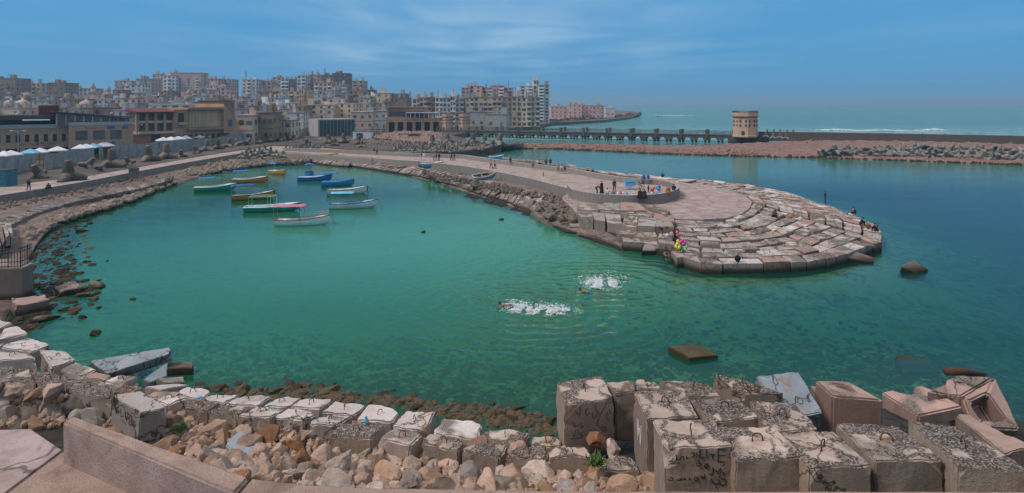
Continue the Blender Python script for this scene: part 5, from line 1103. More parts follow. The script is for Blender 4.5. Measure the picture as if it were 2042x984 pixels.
# --- filler rows of the town, densely packed
ctr = {}
for (xa, xb, Y, ya, yb, wa, wb, nm) in ((-60,232,430,188,200,22,38,'left hazy row'), (225,800,440,180,196,16,30,'back town row'), (-60,330,340,197,208,20,42,'left middle row'), (330,790,370,193,206,18,34,'right middle row'), (-60,310,265,214,224,26,48,'left lower row'), (400,600,290,209,221,22,38,'corniche middle row')):
    x = xa; k = 0
    while x < xb:
        w = br.uniform(wa, wb); yt = br.uniform(ya, yb); c = br.choice(['white','grey','brown','pink','cream','beige','tan','grey','brown','blueish','beige'] if Y > 300 else ['white','beige','grey','tan','cream','brown']); k += 1
        building(x, x+w*1.04, yt, Y*br.uniform(.96, 1.04), c, None, '%s low town block, %s from left in the %s' % (c, ordn(k), nm), balc=.2, depth=13, group='crowded town blocks')
        x += w
# minarets
def minaret(px, ytop, Y, w, label):
    b = D(px, 222, Y); zt = H-(ytop-HY)*Y/F; h = zt-1.9; b.z = 1.9; root = empty('minaret', b); r = w/2
    MB().lathe([(r,0),(r,h*.45),(r*1.25,h*.46),(r*1.25,h*.48),(r*.85,h*.48),(r*.8,h*.68),(r*1.1,h*.69),(r*1.1,h*.71),(r*.6,h*.71),(r*.55,h*.82),(r*.75,h*.83)], 12).build('shaft', FM['cream'], root)
    MB().lathe([(r*.55,h*.83),(r*.62,h*.86),(r*.45,h*.91),(r*.12,h*.95),(r*.08,h)], 12).build('finial', FM['grey'], root, True)
    for z in (.46, .69): MB().lathe([(r*1.35,h*z+.8),(r*1.35,h*z+1.9)], 12).build('balcony', FM['beige'], root)
    tag(root, label, 'minaret')
minaret(185.5, 163, 400, 5.0, 'left one of the two slender minarets on the skyline')
minaret(216, 169, 400, 5.0, 'right one of the two slender minarets on the skyline')
minaret(377, 174, 300, 3.6, 'short dark minaret in front of the biggest pale tower')
for px, w, lb in ((22, 7.5, 'left pale dome above the restaurant roof'), (45, 7.5, 'right pale dome above the restaurant roof'), (172, 7.0, 'brown dome next to the first minaret')):
    b = D(px, 214, 330); root = empty('domed_building', (b.x, b.y, 1.9)); MB().box((-w*.7,-w*.4,0), (w*.7,w*.4,11.5)).build('wall', FM['tan'], root)
    MB().lathe([(w*.5*math.cos(a), 11.5+w*.42*math.sin(a)) for a in [i*math.pi/2/7 for i in range(7)]] + [(.2, 11.5+w*.55)], 16).build('dome', FM['beige'], root, True)
    tag(root, lb, 'domed building')
# antenna masts
def mast(px, y0, y1, Y, label):
    b = D(px, y0, Y); h = (y0-y1)*Y/F; mb = MB()
    for a in range(3): mb.tube([(math.cos(a*2.1)*.9, math.sin(a*2.1)*.9, 0), (0, 0, h)], .16, 4)
    for i in range(1, 7): z = h*i/7; s = .9*(1-i/7); mb.tube([(s, 0, z), (-s*.5, s*.86, z), (-s*.5, -s*.86, z), (s, 0, z)], .10, 4)
    mb.box((-.5,-.3,h*.7), (.5,.3,h*.95)); tag(mb.build('antenna_mast', M['frame'], loc=b), label, 'antenna mast')
mast(490.5, 159, 142, 520, 'lattice antenna mast on the white tower')
mast(648, 150, 137, 560, 'antenna mast above the tall brown cluster')
mast(818, 222, 181, 420, 'tall thin antenna mast left of the cream waterfront row')
mast(468, 168, 158, 560, 'small antenna mast between the grey block and white tower')
# ------------------------------------------------------------------ near buildings on the left
def lit(root, name, a, b, mat): return MB().box(a, b).build(name, mat, root)
def frame_pt(px0, py0, px1, py1, Y0, Y1):
    """building base line from (px0) at distance Y0 to (px1) at Y1: origin, heading, length"""
    a = Vector(((px0-CX)*Y0/F, Y0, 1.9)); b = Vector(((px1-CX)*Y1/F, Y1, 1.9)); d = b-a
    return a, math.atan2(d.y, d.x), d.length
M['red_panel'] = plain('dark red panel', (.16, .03, .03), .7, .2, 1)
M['canvas'] = plain('white canvas', (.70, .71, .74), .8, .1, 2)
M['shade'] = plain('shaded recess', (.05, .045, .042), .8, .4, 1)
# seafood restaurant: two long storeys, roof terrace under a dark sloping roof
o, hd, L = frame_pt(-160, 0, 264, 0, 126, 150); s = 1.0
root = empty('restaurant', o, hd); W = FM['tan']; zr = lambda py, Y: H-(py-HY)*Y/F-1.9
lit(root, 'wall', (0, 0, 0), (L*.66, 16, 1.6), W); lit(root, 'wall', (0, 0, 3.3), (L*.66, 16, 5.0), W); lit(root, 'wall', (0, 0, 7.2), (L*.66, 16, 9.0), W)
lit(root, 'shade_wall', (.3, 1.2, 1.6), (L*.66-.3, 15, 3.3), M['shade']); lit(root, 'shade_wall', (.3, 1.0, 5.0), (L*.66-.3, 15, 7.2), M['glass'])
n = 15
for i in range(n+1):
    x = L*.66*i/n; lit(root, 'pillar', (x-.45, -.12, 5.0), (x+.45, 1.0, 7.2), W)
    if i % 2 == 0: lit(root, 'pillar', (x-.45, -.12, 0), (x+.45, 1.0, 3.3), W)
lit(root, 'wall', (L*.66, -1.5, 0), (L, 13, 9.6), W)
for k, x in enumerate((.70, .79, .88)):
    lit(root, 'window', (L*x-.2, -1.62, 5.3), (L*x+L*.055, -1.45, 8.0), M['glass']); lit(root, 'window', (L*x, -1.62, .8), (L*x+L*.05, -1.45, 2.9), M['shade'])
lit(root, 'terrace_railing', (0, -.1, 9.0), (L*.66, .05, 10.1), M['frame']); lit(root, 'terrace_railing', (L*.66, -1.6, 9.6), (L, -1.45, 10.6), M['frame'])
lit(root, 'upper_wall', (0, 5, 9.0), (L*.62, 15, 12.2), FM['beige']); 
for i in range(12): lit(root, 'window', (L*.05*i+1.0, 4.8, 9.5), (L*.05*i+3.4, 4.95, 11.4), M['shade'])
lit(root, 'roof', (-1, 2.5, 12.2), (L*.62, 15, 12.8), M['dark_metal'])
g = MB().prism([(L*.60, -1.0), (L*.98, -1.0), (L*.98, 11), (L*.60, 11)], 9.6, tops=[13.4, 11.6, 11.6, 13.4]).build('glazed_hall', M['glass'], root)
g = MB(); g.add([(L*.58,-1.6,13.6),(L*1.0,-1.6,11.7),(L*1.0,11.5,11.7),(L*.58,11.5,13.6),(L*.58,-1.6,13.9),(L*1.0,-1.6,12.0),(L*1.0,11.5,12.0),(L*.58,11.5,13.9)], [(0,1,2,3),(4,5,6,7),(0,1,5,4),(1,2,6,5),(2,3,7,6),(3,0,4,7)]); g.build('roof', M['dark_metal'], root)
for i in range(9): lit(root, 'mullion', (L*(.60+.045*i), -1.12, 9.6), (L*(.60+.045*i)+.18, -1.0, 13.2-.23*i), FM['beige'])
lit(root, 'stair_room', (L*.52, 4.2, 12.2), (L*.62, 10, 15.6), M['red_panel']); lit(root, 'awning', (L*.44, -.5, 11.2), (L*.57, 4, 11.5), M['canvas'])
root.scale = (1, 1, .78)
tag(root, 'long brown two storey seafood restaurant with pillars, roof terrace and dark red stair room', 'restaurant')
# sign lettering on the restaurant: cursive strokes and coloured signs
M['letter'] = plain('dark lettering', (.03, .022, .018), .6, .1, 3); M['sign_red'] = plain('red sign', (.45, .05, .05), .5, .1, 3); M['sign_blue'] = plain('blue sign', (.04, .12, .32), .5, .1, 3)
def script_strokes(seed, x0, x1, z, hgt):
    r = random.Random(seed); mb = MB(); x = x0
    while x < x1:
        w = r.uniform(.5, 1.1)*hgt; k = r.randrange(4)
        if k == 0: pts = [(x,0,z),(x+w*.3,0,z-hgt*.12),(x+w*.7,0,z),(x+w*.75,0,z+hgt*.45)]
        elif k == 1: pts = [(x+w*.8,0,z+hgt*.1),(x+w*.4,0,z+hgt*.35),(x+w*.2,0,z),(x+w*.5,0,z-hgt*.35),(x+w,0,z-hgt*.2)]
        elif k == 2: pts = [(x+w*.5,0,z+hgt*.8),(x+w*.5,0,z),(x+w,0,z)]
        else: pts = [(x,0,z),(x+w*.25,0,z+hgt*.2),(x+w*.5,0,z),(x+w*.75,0,z+hgt*.2),(x+w,0,z)]; mb.box((x+w*.4,-.02,z+hgt*.5), (x+w*.4+hgt*.12,.02,z+hgt*.62))
        mb.tube(pts, hgt*.06, 4); x += w*1.02
    return mb
m_ = script_strokes(4, L*.42, L*.50, 4.3, .55).build('lettering', M['letter'], root, loc=(0,-.07,0)); script_strokes(5, L*.52, L*.60, 4.5, .7).build('lettering', M['letter'], root, loc=(0,-.07,0)); script_strokes(6, L*.54, L*.59, 3.85, .35).build('lettering', M['letter'], root, loc=(0,-.07,0))
lit(root, 'emblem', (L*.505, -.12, 4.1), (L*.515, -.02, 4.9), M['sign_blue'])
script_strokes(8, L*.74, L*.80, 8.8, .7).build('lettering', M['sign_red'], root, loc=(0,-1.58,0)); lit(root, 'sign_board', (L*.86, -1.66, 8.5), (L*.90, -1.5, 9.3), M['sign_blue']); lit(root, 'sign_board', (L*.94, -1.66, 8.5), (L*.97, -1.5, 9.3), M['sign_blue'])
script_strokes(9, L*.80, L*.86, 4.1, .9).build('lettering', M['sign_red'], root, loc=(0,-1.58,0)); lit(root, 'sign_board', (L*.88, -1.66, 3.7), (L*.90, -1.5, 4.5), M['sign_blue'])
# second restaurant with red tiled awning and the slatted brown hall
o, hd, L = frame_pt(276, 0, 348, 0, 168, 175)
root = empty('restaurant', o, hd); lit(root, 'wall', (-2, 0, 0), (L, 12, 5.0), FM['brick']); lit(root, 'wall', (0, -.6, 5.0), (L, 12, 5.8), FM['pink']); lit(root, 'wall', (0, 2, 8.2), (L, 12, 8.9), FM['tan']); lit(root, 'wall', (0, 2, 12.0), (L, 12, 12.4), FM['tan'])
lit(root, 'glazing', (.3, 1.4, 5.8), (L-.3, 11, 12.0), M['glass'])
for i in range(5): lit(root, 'pillar', (L*i/4-.35, .6, 5.8), (L*i/4+.35, 1.4, 12.0), FM['tan'])
lit(root, 'wall', (.0, .7, 8.6), (L, 1.3, 9.4), FM['pink']); lit(root, 'door', (L*.35, -.1, .2), (L*.6, .1, 4.6), M['shade'])
MB().prism([(-.8, -1), (L+.5, -1), (L+.5, 8), (-.8, 8)], 12.2, tops=[12.4, 12.4, 13.6, 13.6]).build('tiled_roof', M['red_panel'], root)
root.scale = (1, 1, .83)
tag(root, 'small brown restaurant with red tiled roof and glazed upper floors', 'restaurant')
o, hd, L = frame_pt(346, 0, 470, 0, 175, 192)
root = empty('brown_hall', o, hd); lit(root, 'wall', (0, 0, 0), (L, 20, 6.6), FM['tan']); lit(root, 'wall', (0, 0, 6.6), (L*.24, 20, 13.4), FM['orange']); lit(root, 'wall', (L*.24, .8, 6.6), (L*.80, 20, 14.0), FM['orange']); lit(root, 'ledge', (L*.2, -.8, 13.4), (L*.82, 1.0, 14.2), FM['tan']); lit(root, 'ledge', (L*.2, -.9, 5.9), (L*.82, .6, 6.8), FM['tan'])
for i in range(30): lit(root, 'slat', (L*(.25+.54*i/30), .1, 6.9), (L*(.25+.54*i/30)+.22, .8, 13.3), FM['yellow'])
MB().prism([(L*.76, -1.0), (L*1.02, -1.0), (L*1.02, 14), (L*.76, 14)], 0, tops=[15.5, 8.0, 8.0, 15.5]).build('gable_wall', FM['orange'], root)
for i in range(8): lit(root, 'window', (L*(.05+.09*i), -.1, 2.6), (L*(.05+.09*i)+1.0, .05, 4.4), M['shade'])
lit(root, 'arched_window', (L*.07, -.15, 8.6), (L*.15, .1, 12.2), M['shade']); lit(root, 'balcony', (L*.05, -1.2, 8.0), (L*.17, 0, 8.9), FM['grey']); lit(root, 'entrance_canopy', (L*.70, -2.4, 4.0), (L*.82, -.9, 4.4), M['red_panel']); lit(root, 'blue_sign', (L*.84, -1.15, 7.0), (L*.90, -1.0, 9.5), M['sign_blue'])
root.scale = (1, 1, .81)
tag(root, 'brown hall with vertical slatted front and tall wedge shaped gable wall', 'hall')
for (x0, x1, yt, Y, c, lb) in ((474,504,231,194,'beige','two storey beige house right of the wedge gable'), (503,543,226,200,'tan','brown two storey house with wide upper windows next to the beige one'), (540,553,233,210,'brick','narrow brick house right of the brown two storey one'), (553,580,242,216,'cream','cream fluted building at the street corner'), (300,420,209,230,'white','long white roofed building behind the brown hall')):
    building(x0, x1, yt, Y, c, 2 if yt > 215 else 4, lb, rz=.12, depth=12, name='house', win=(2.0, 1.6))
# dark glass fronted building
o, hd, L = frame_pt(637, 0, 707, 0, 232, 240); root = empty('glass_fronted_building', o, hd); lit(root, 'wall', (-.4, .3, 0), (L+.4, 12, 6.6), FM['grey']); M['dkglass'] = plain('dark green glass', (.025, .045, .040), .15, .3, .5, spec=.8); lit(root, 'glazing', (0, 0, .3), (L, .3, 6.2), M['dkglass'])
for i in range(11): lit(root, 'mullion', (L*i/10-.08, -.1, .3), (L*i/10+.08, 0, 6.2), M['frame'])
tag(root, 'wide dark green glass fronted building on the corniche', 'building')
# brown arcaded building behind the left bridge towers
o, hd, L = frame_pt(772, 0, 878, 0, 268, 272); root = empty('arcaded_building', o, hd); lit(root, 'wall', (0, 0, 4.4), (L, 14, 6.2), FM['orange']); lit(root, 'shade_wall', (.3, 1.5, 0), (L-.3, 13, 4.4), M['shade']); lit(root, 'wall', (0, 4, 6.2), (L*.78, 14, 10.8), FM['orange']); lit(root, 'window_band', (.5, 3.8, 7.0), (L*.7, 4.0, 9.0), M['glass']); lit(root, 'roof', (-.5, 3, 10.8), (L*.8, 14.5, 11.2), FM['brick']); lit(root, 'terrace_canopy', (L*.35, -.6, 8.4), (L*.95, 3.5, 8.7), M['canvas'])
for i in range(7): lit(root, 'pillar', (L*i/6-.7, -.1, 0), (L*i/6+.7, 1.2, 4.4), FM['orange'])
for i in range(8): lit(root, 'post', (L*(.35+.085*i)-.1, -.5, 6.2), (L*(.35+.085*i)+.1, -.3, 8.4), M['white'])
tag(root, 'orange brown arcaded building with white canopied terrace', 'building')
# ------------------------------------------------------------------ corrugated fence in three lengths
def corr():
    t = NT('corrugated sheet'); p = t.pos(); n1 = t.noise(p, .7, 4); n2 = t.noise(t.n('ShaderNodeMapping', {0: p, 3: (3, 3, .25)}).outputs[0], 1, 4)
    c = t.mix(t.ramp(n1, .35, .65), (.36, .38, .38), (.25, .27, .27)); c = t.mix(t.ramp(n2, .55, .75, 0, .7), c, (.13, .085, .06)); return t.bsdf(c, .55, n1, .01, .4)
M['corr'] = corr()
def fence(pts, hgt, gaps, label):
    root = empty('metal_fence', pts[0]); L = plen(pts); n = max(2, int(L/2.6)); o = pts[0]
    for i in range(n):
        a, b = along(pts, i/n), along(pts, (i+1)/n-.004); mb = MB(); k = 9; d = (b-a); nn = Vector((-d.y, d.x, 0)).normalized()
        h = hgt*br.uniform(.93, 1.05); ln = nn*br.uniform(-.12, .12); vs = []
        for j in range(k*2+1):
            p = a.lerp(b, j/(k*2)) + nn*(.05 if j % 2 else -.05) - o; vs += [p, p + Vector((0,0,h)) + ln]
        mb.add(vs, [(2*j, 2*j+2, 2*j+3, 2*j+1) for j in range(k*2)]); mb.build('fence_panel', M['corr'], root)
        MB().tube([a-o+nn*.15, a-o+nn*.15+Vector((0,0,h+.1))], .05, 4).build('post', M['dark_metal'], root)
    tag(root, label, 'fence')
fence(curve([(-60,366),(0,352),(35,344),(70,337)], 1.9), 3.05, 0, 'corrugated metal fence length at the left edge behind the blue kiosk')
fence(curve([(88,340),(130,331),(187,321)], 1.9), 3.05, 0, 'corrugated metal fence length behind the first upright brown tetrapod')
fence(curve([(222,319),(300,309),(360,302),(421,296)], 1.9), 3.0, 0, 'long corrugated metal fence length below the brown hall')
fence(curve([(434,294),(464,289),(539,281)], 1.9), 3.0, 0, 'corrugated metal fence length below the brown two storey house')
fence(curve([(586,274),(620,269),(660,263),(685,261)], 1.9), 3.0, 0, 'far corrugated metal fence length below the dark glass front')
fence(curve([(198,320),(206,318)], 1.9), 2.6, 0, 'single standing fence panel between the tetrapods')
# kiosks and huts
M['bluebox'] = plain('blue green sheet', (.02, .16, .21), .5, .25, 3); M['green_box'] = plain('dull green paint', (.10, .13, .09), .7, .3, 3)
def hut(px, py, z, w, d, h, mat, label, name='hut', door=True, rz=0.0, roof='dark_metal'):
    root = empty(name, P(px, py, z), rz); MB().box((-w/2,-d/2,0), (w/2,d/2,h)).build('wall', M[mat], root); MB().box((-w/2-.1,-d/2-.1,h), (w/2+.1,d/2+.1,h+.08)).build('roof', M[roof], root)
    if door: MB().box((-w*.3,-d/2-.04,0), (w*.05,-d/2,h*.8)).build('door', M['shade'], root)
    for i in range(3): MB().box((-w/2-.02,-d/2-.03,h*(.25+.25*i)), (w/2+.02,-d/2-.005,h*(.25+.25*i)+.05)).build('rib', M['dark_metal'], root)
    tag(root, label, name.replace('_', ' '))
hut(2, 372, 1.95, 3.2, 2.2, 2.5, 'bluebox', 'blue green metal kiosk at the left edge of the quay road', 'kiosk', False)
hut(267, 349, 1.95, 1.3, .9, 1.1, 'green_box', 'rusty green metal box on the quay wall', 'metal_box', False)
hut(709, 276, 1.9, 3.0, 2.4, 2.4, 'bluebox', 'small turquoise hut in the yard behind the pier', 'hut')
hut(724, 277, 1.9, 6.5, 3.5, 2.6, 'white', 'white walled hut with dark doorway beside the turquoise hut', 'hut')
hut(748, 275, 1.9, 3.5, 3, 2.2, 'frame', 'low grey hut right of the white walled hut', 'hut')
hut(660, 262, 1.9, 3.0, 2.0, 2.4, 'bluebox', 'turquoise box near the far fence end', 'hut', False)
hut(762, 246, 1.9, 5, 3, 3.2, 'bluebox', 'turquoise hut before the orange arcaded building', 'hut')
hut(806, 308, 2.0, 1.2, .8, .9, 'white', 'small striped box on the pier deck by the parapet', 'crate', False)
# parasols behind the fence
CAN = {}
def parasol(px, py, w, col, label):
    root = empty('parasol', P(px, py, 1.9), br.uniform(0, 1)); 
    MB().tube([(0,0,0),(0,0,3.3)], .05, 5).build('pole', M['dark_metal'], root)
    mb = MB(); n = 4; vs = [(0,0,3.5)] + [(w*.7*math.cos(i*math.pi/2+.78), w*.7*math.sin(i*math.pi/2+.78), 2.65) for i in range(4)] + [(w*.7*math.cos(i*math.pi/2+.78), w*.7*math.sin(i*math.pi/2+.78), 2.45) for i in range(4)]
    mb.add(vs, [(0,1+i,1+(i+1)%4) for i in range(4)] + [(1+i,5+i,5+(i+1)%4,1+(i+1)%4) for i in range(4)]); mb.build('canopy', M[col], root)
    tag(root, label, 'parasol', 'parasols behind the fence')
M['canvas_blue'] = plain('blue canvas', (.18, .42, .62), .8, .1, 2); M['canvas_red'] = plain('red canvas', (.55, .12, .12), .8, .1, 2)
pl = [(8,'canvas'),(22,'canvas'),(60,'canvas_blue'),(79,'canvas'),(115,'canvas'),(160,'canvas'),(172,'canvas'),(186,'canvas_blue'),(204,'canvas'),(212,'canvas'),(326,'canvas'),(341,'canvas'),(356,'canvas'),(370,'canvas'),(396,'canvas'),(408,'canvas'),(428,'canvas'),(446,'canvas'),(460,'canvas'),(520,'canvas'),(548,'canvas'),(560,'canvas'),(571,'canvas_red'),(580,'canvas')]
for i, (px, c) in enumerate(pl):
    yb = (338 - px*.118 if px < 420 else 288-(px-420)*.09)
    parasol(px, yb, 3.2, c, '%s parasol, %s from left among the tents behind the fence' % ({'canvas': 'white', 'canvas_blue': 'light blue', 'canvas_red': 'red'}[c], ordn(i+1)))
# cars behind the fence
M['car_glass'] = plain('car glass', (.02, .025, .03), .15, .2, 2, spec=.8); M['tyre'] = plain('tyre rubber', (.02, .02, .02), .9, .1, 3)
for k, c in (('white', (.7,.7,.7)), ('silver', (.35,.37,.4)), ('dark', (.05,.055,.06)), ('red', (.35,.04,.04)), ('blue', (.06,.12,.25))): M['car_'+k] = plain(k+' car paint', c, .3, .05, 1, spec=.6)
WH = MB().tube([(0,-.1,0),(0,.1,0)], .32, 10).mesh('wheel', M['tyre'])
def car(px, py, rz, col, label):
    root = empty('parked_car', P(px, py, 1.9), rz)
    prof = [(-2.1,.35),(-2.1,.85),(-1.95,1.0),(-1.3,1.05),(-.8,1.45),(.7,1.45),(1.25,1.05),(2.0,.92),(2.15,.7),(2.15,.35)]
    vs = [(x,-.82,z) for x, z in prof] + [(x,.82,z) for x, z in prof]; n = len(prof)
    MB().add(vs, [tuple(range(n)), tuple(range(n,2*n))] + [(i,(i+1)%n,n+(i+1)%n,n+i) for i in range(n)]).build('body', M['car_'+col], root)
    MB().add([(-1.15,-.84,1.08),(-.75,-.84,1.38),(.65,-.84,1.38),(1.05,-.84,1.08),(-1.15,.84,1.08),(-.75,.84,1.38),(.65,.84,1.38),(1.05,.84,1.08)], [(0,1,2,3),(4,5,6,7),(0,1,5,4),(2,3,7,6),(0,3,7,4),(1,2,6,5)]).build('windows', M['car_glass'], root)
    for x in (-1.35, 1.35):
        for y in (-.78, .78): link('wheel', WH, root, (x, y, .32))
    tag(root, label, 'car', 'cars parked behind the fence')
for i, (px, py, c) in enumerate([(560,268,'silver'),(572,266,'white'),(585,264,'dark'),(598,262,'white'),(608,261,'silver'),(618,259,'blue'),(555,273,'dark'),(566,271,'red'),(195,312,'silver'),(212,309,'dark'),(452,285,'blue'),(440,287,'dark'),(690,252,'white'),(700,251,'white'),(712,250,'silver')]):
    car(px, py, br.uniform(-.3, .3)+ (1.57 if i % 3 == 0 else 0), c, '%s parked car, %s of those seen behind the fence' % (c, ordn(i+1)))
# street lamps and palms
def lamp(px, py, ytop, label, z=1.9):
    b = P(px, py, z); h = (py-ytop)*b.y/F; root = empty('street_lamp', b); MB().tube([(0,0,0),(0,0,h*.5),(0,0,h)], [.12,.09,.06], 6).build('pole', M['frame'], root)
    for s in (-1, 1):
        a = MB().tube([(0,0,h-.2),(s*.5,0,h+.05),(s*1.3,0,h+.1)], .04, 5).build('arm', M['frame'], root); MB().box((s*1.3-.25,-.12,h+.03), (s*1.3+.25,.12,h+.16)).build('lamp_head', M['white'], a)
    tag(root, label, 'street lamp', 'street lamps along the corniche')
for i, (px, py, yt) in enumerate([(36,330,262),(172,312,252),(208,300,262),(273,298,250),(355,292,262),(424,282,235),(546,276,248),(583,272,240),(640,262,228),(745,262,238),(806,258,236)]): lamp(px, py, yt, 'double armed street lamp, %s from left along the corniche' % ordn(i+1))
M['frond'] = plain('palm frond', (.07, .085, .045), .8, .3, 4); M['trunk'] = plain('palm trunk', (.16, .12, .09), .9, .3, 6)
def palm(px, py, ytop, label):
    b = P(px, py, 1.9); h = (py-ytop)*b.y/F; root = empty('palm_tree', b); MB().tube([(0,0,0),(.1,0,h*.5),(0,0,h*.88)], [.28,.2,.2], 7).build('trunk', M['trunk'], root); mb = MB(); r = random.Random(int(px))
    for i in range(26):
        a = r.uniform(0, 6.28); l = r.uniform(1.6, 2.4); up = r.uniform(-.2, 1.1); pts = [Vector((0,0,h*.88))]
        for q in range(1, 6): t = q/5; pts.append(Vector((math.cos(a)*l*t, math.sin(a)*l*t, h*.88 + up*l*t*.7 - l*.75*t*t)))
        s = Vector((-math.sin(a), math.cos(a), 0)); vs = []
        for q, p in enumerate(pts): w = .28*math.sin(math.pi*(q+.4)/5.6); vs += [p - s*w - Vector((0,0,w*.5)), p, p + s*w - Vector((0,0,w*.5))]
        mb.add(vs, [(3*q+k, 3*q+k+1, 3*q+k+4, 3*q+k+3) for q in range(5) for k in (0, 1)])
    mb.build('crown', M['frond'], root); tag(root, label, 'palm tree', 'palms along the corniche')
for i, (px, py, yt) in enumerate([(622,256,217),(571,262,232),(662,255,236),(690,254,236),(728,253,237),(745,252,236),(795,252,236),(536,266,237),(770,254,240)]): palm(px, py, yt, 'slender palm tree, %s from left on the corniche' % ordn(i+1))
# ------------------------------------------------------------------ castle style towers and the bridge
M['sandstone'] = plain('buff render', (.52, .345, .24), .9, .12, 1.2, spec=.15, bd=.01); M['brick_red'] = plain('red brown trim', (.22, .10, .07), .9, .2, 2)
M['bridge'] = block_mat('weathered bridge concrete', (.24, .22, .20), (.15, .135, .12), .0, .0, waterline=True, pink=0, bd=.01)
def castle_tower(loc, w, h, rz, label, base=1.2, n=8):
    root = empty('bridge_tower', loc, rz); r = w/2/math.cos(math.pi/n)
    MB().lathe([(r*1.02,0),(r*1.02,h*.06),(r*.98,h*.07),(r*.95,h*.76),(r*1.0,h*.78),(r*1.02,h*.80),(r*1.02,h*.93),(r*.9,h*.93)], n, a0=math.pi/n).build('wall', M['sandstone'], root)
    MB().lathe([(r*1.06,h*.755),(r*1.06,h*.775)], n, a0=math.pi/n).build('cornice', M['brick_red'], root)
    for k in range(n):
        a = math.pi*2*(k+.5)/n + math.pi/n; d0 = math.cos(math.pi/n)
        for j in (-.66, -.22, .22, .66):
            c, s = math.cos(a), math.sin(a); half = r*1.04*math.sin(math.pi/n); x = r*1.04*d0; y = half*j*1.1
            MB().box((x-.5*w/9, y-half*.11, h*.925), (x+.02, y+half*.11, h)).build('merlon', M['brick_red'], root, rot=(0,0,a)) if abs(math.cos(a+rz))*0 + math.sin(a+rz) < .35 else None
        if math.sin(a+rz) < .35:
            for j in (-.28, .28):
                for z in (.40, .56): MB().box((r*.95*d0-.1, r*.38*j*2-w*.034, h*z), (r*.985*d0+.05, r*.38*j*2+w*.034, h*z+h*.085)).build('window', M['shade'], root, rot=(0,0,a))
            if k % 2 == 0:
                ar = [(w*.07*math.cos(t), h*.17+w*.08*math.sin(t)) for t in [math.pi*i/6 for i in range(7)]]; pts = [(w*.07, .1)] + ar + [(-w*.07, .1)]; m = len(pts); x0, x1 = r*.97*d0-.1, r*.97*d0+.09
                MB().add([(x0,y,z) for y, z in pts]+[(x1,y,z) for y, z in pts], [tuple(range(m)), tuple(range(m,2*m))]+[(i,(i+1)%m,m+(i+1)%m,m+i) for i in range(m)]).build('arched_doorway', M['shade'], root, rot=(0,0,a))
    tag(root, label, 'tower')
YT = 222.0; tw = 45*YT/F
castle_tower(Vector(((1486-CX)*YT/F, YT, H-(273-HY)*YT/F)), tw, 52*YT/F, .25, 'large buff castle style tower at the right end of the bridge')
for px, lb in ((892.5, 'left buff castle tower of the pair at the left end of the bridge'), (926.5, 'right buff castle tower of the pair at the left end of the bridge')):
    castle_tower(Vector(((px-CX)*272/F, 272, H-(263-HY)*272/F)), 22*272/F, 38.5*272/F, .2, lb)
a = Vector(((872-CX)*271/F, 271, 0)); b = Vector(((1545-CX)*221/F, 221, 0)); L = (b-a).length; hd = math.atan2(b.y-a.y, b.x-a.x)
root = empty('bridge', a, hd); zd = H-(266-HY)*240/F; DW = 6.0
MB().box((0,0,zd-.35), (L,DW,zd)).build('deck', M['bridge'], root)
for y in (.25, DW-.85): MB().box((0,y,zd-1.35), (L-14,y+.6,zd-.352)).build('girder', M['bridge'], root)
GR = MB()
npan = 13; pl_ = (L-14)/npan
for side, y in ((0, .12), (1, DW-.12)):
    for i in range(npan+1):
        x = pl_*i + (0 if side == 0 else .1); MB().box((x-.45,y-.35,zd-1.5 if side == 0 else zd), (x+.45,y+.35,zd+1.55)).box((x-.6,y-.45,zd+1.55), (x+.6,y+.45,zd+1.8)).build('pillar', M['bridge'], root)
        if i < npan:
            m = MB(); x0, x1 = x+.5, x+pl_-.5
            for z in (.15, .75, 1.25): m.tube([(x0,y,zd+z),(x1,y,zd+z)], .045, 4)
            for j in range(14): xx = lerp(x0, x1, j/13); m.tube([(xx,y,zd+.1),(xx,y,zd+1.3)], .035 if j % 4 else .07, 4)
            m.build('railing', M['dark_metal'], root)
for i in range(npan*2+1):
    x = pl_*.5*i; h0 = zd-1.35
    m = MB().add([(x-1.5,.3,h0),(x+1.5,.3,h0),(x+1.1,.3,h0-.8),(x-1.1,.3,h0-.8),(x-1.5,DW-.3,h0),(x+1.5,DW-.3,h0),(x+1.1,DW-.3,h0-.8),(x-1.1,DW-.3,h0-.8)], [(0,1,2,3),(4,5,6,7),(0,1,5,4),(1,2,6,5),(2,3,7,6),(3,0,4,7)])
    for dx in (-.7, .7):
        for y in (.9, DW-.9): m.tube([(x+dx,y,h0-.8),(x+dx,y,-1.5)], .28, 7)
    m.build('pier', M['bridge'], root)
MB().box((L-16,-.8,0), (L-2,DW+4,zd-.36)).build('abutment', M['bridge'], root); MB().box((0,-.3,0), (14,DW+.3,zd-.36)).build('abutment', M['bridge'], root)
m = MB()
for z in (.15, .75, 1.25): m.tube([(L-13,-.6,zd+z),(L,-.6,zd+z)], .05, 4)
for j in range(16): m.tube([(L-13+13*j/15,-.6,zd),(L-13+13*j/15,-.6,zd+1.3)], .05, 4)
m.build('railing', M['dark_metal'], root)
tag(root, 'long low concrete bridge with railings and many short piers, crossing to the right tower', 'bridge')
# white scraps and low wall of the far shore
wall_thing('sea_wall', curve([(936,243),(1000,240),(1060,240)], 3.2), 0, 3.4, 1.5, M['bridge'], 'dark sea wall on the far shore behind the bridge', 'wall')
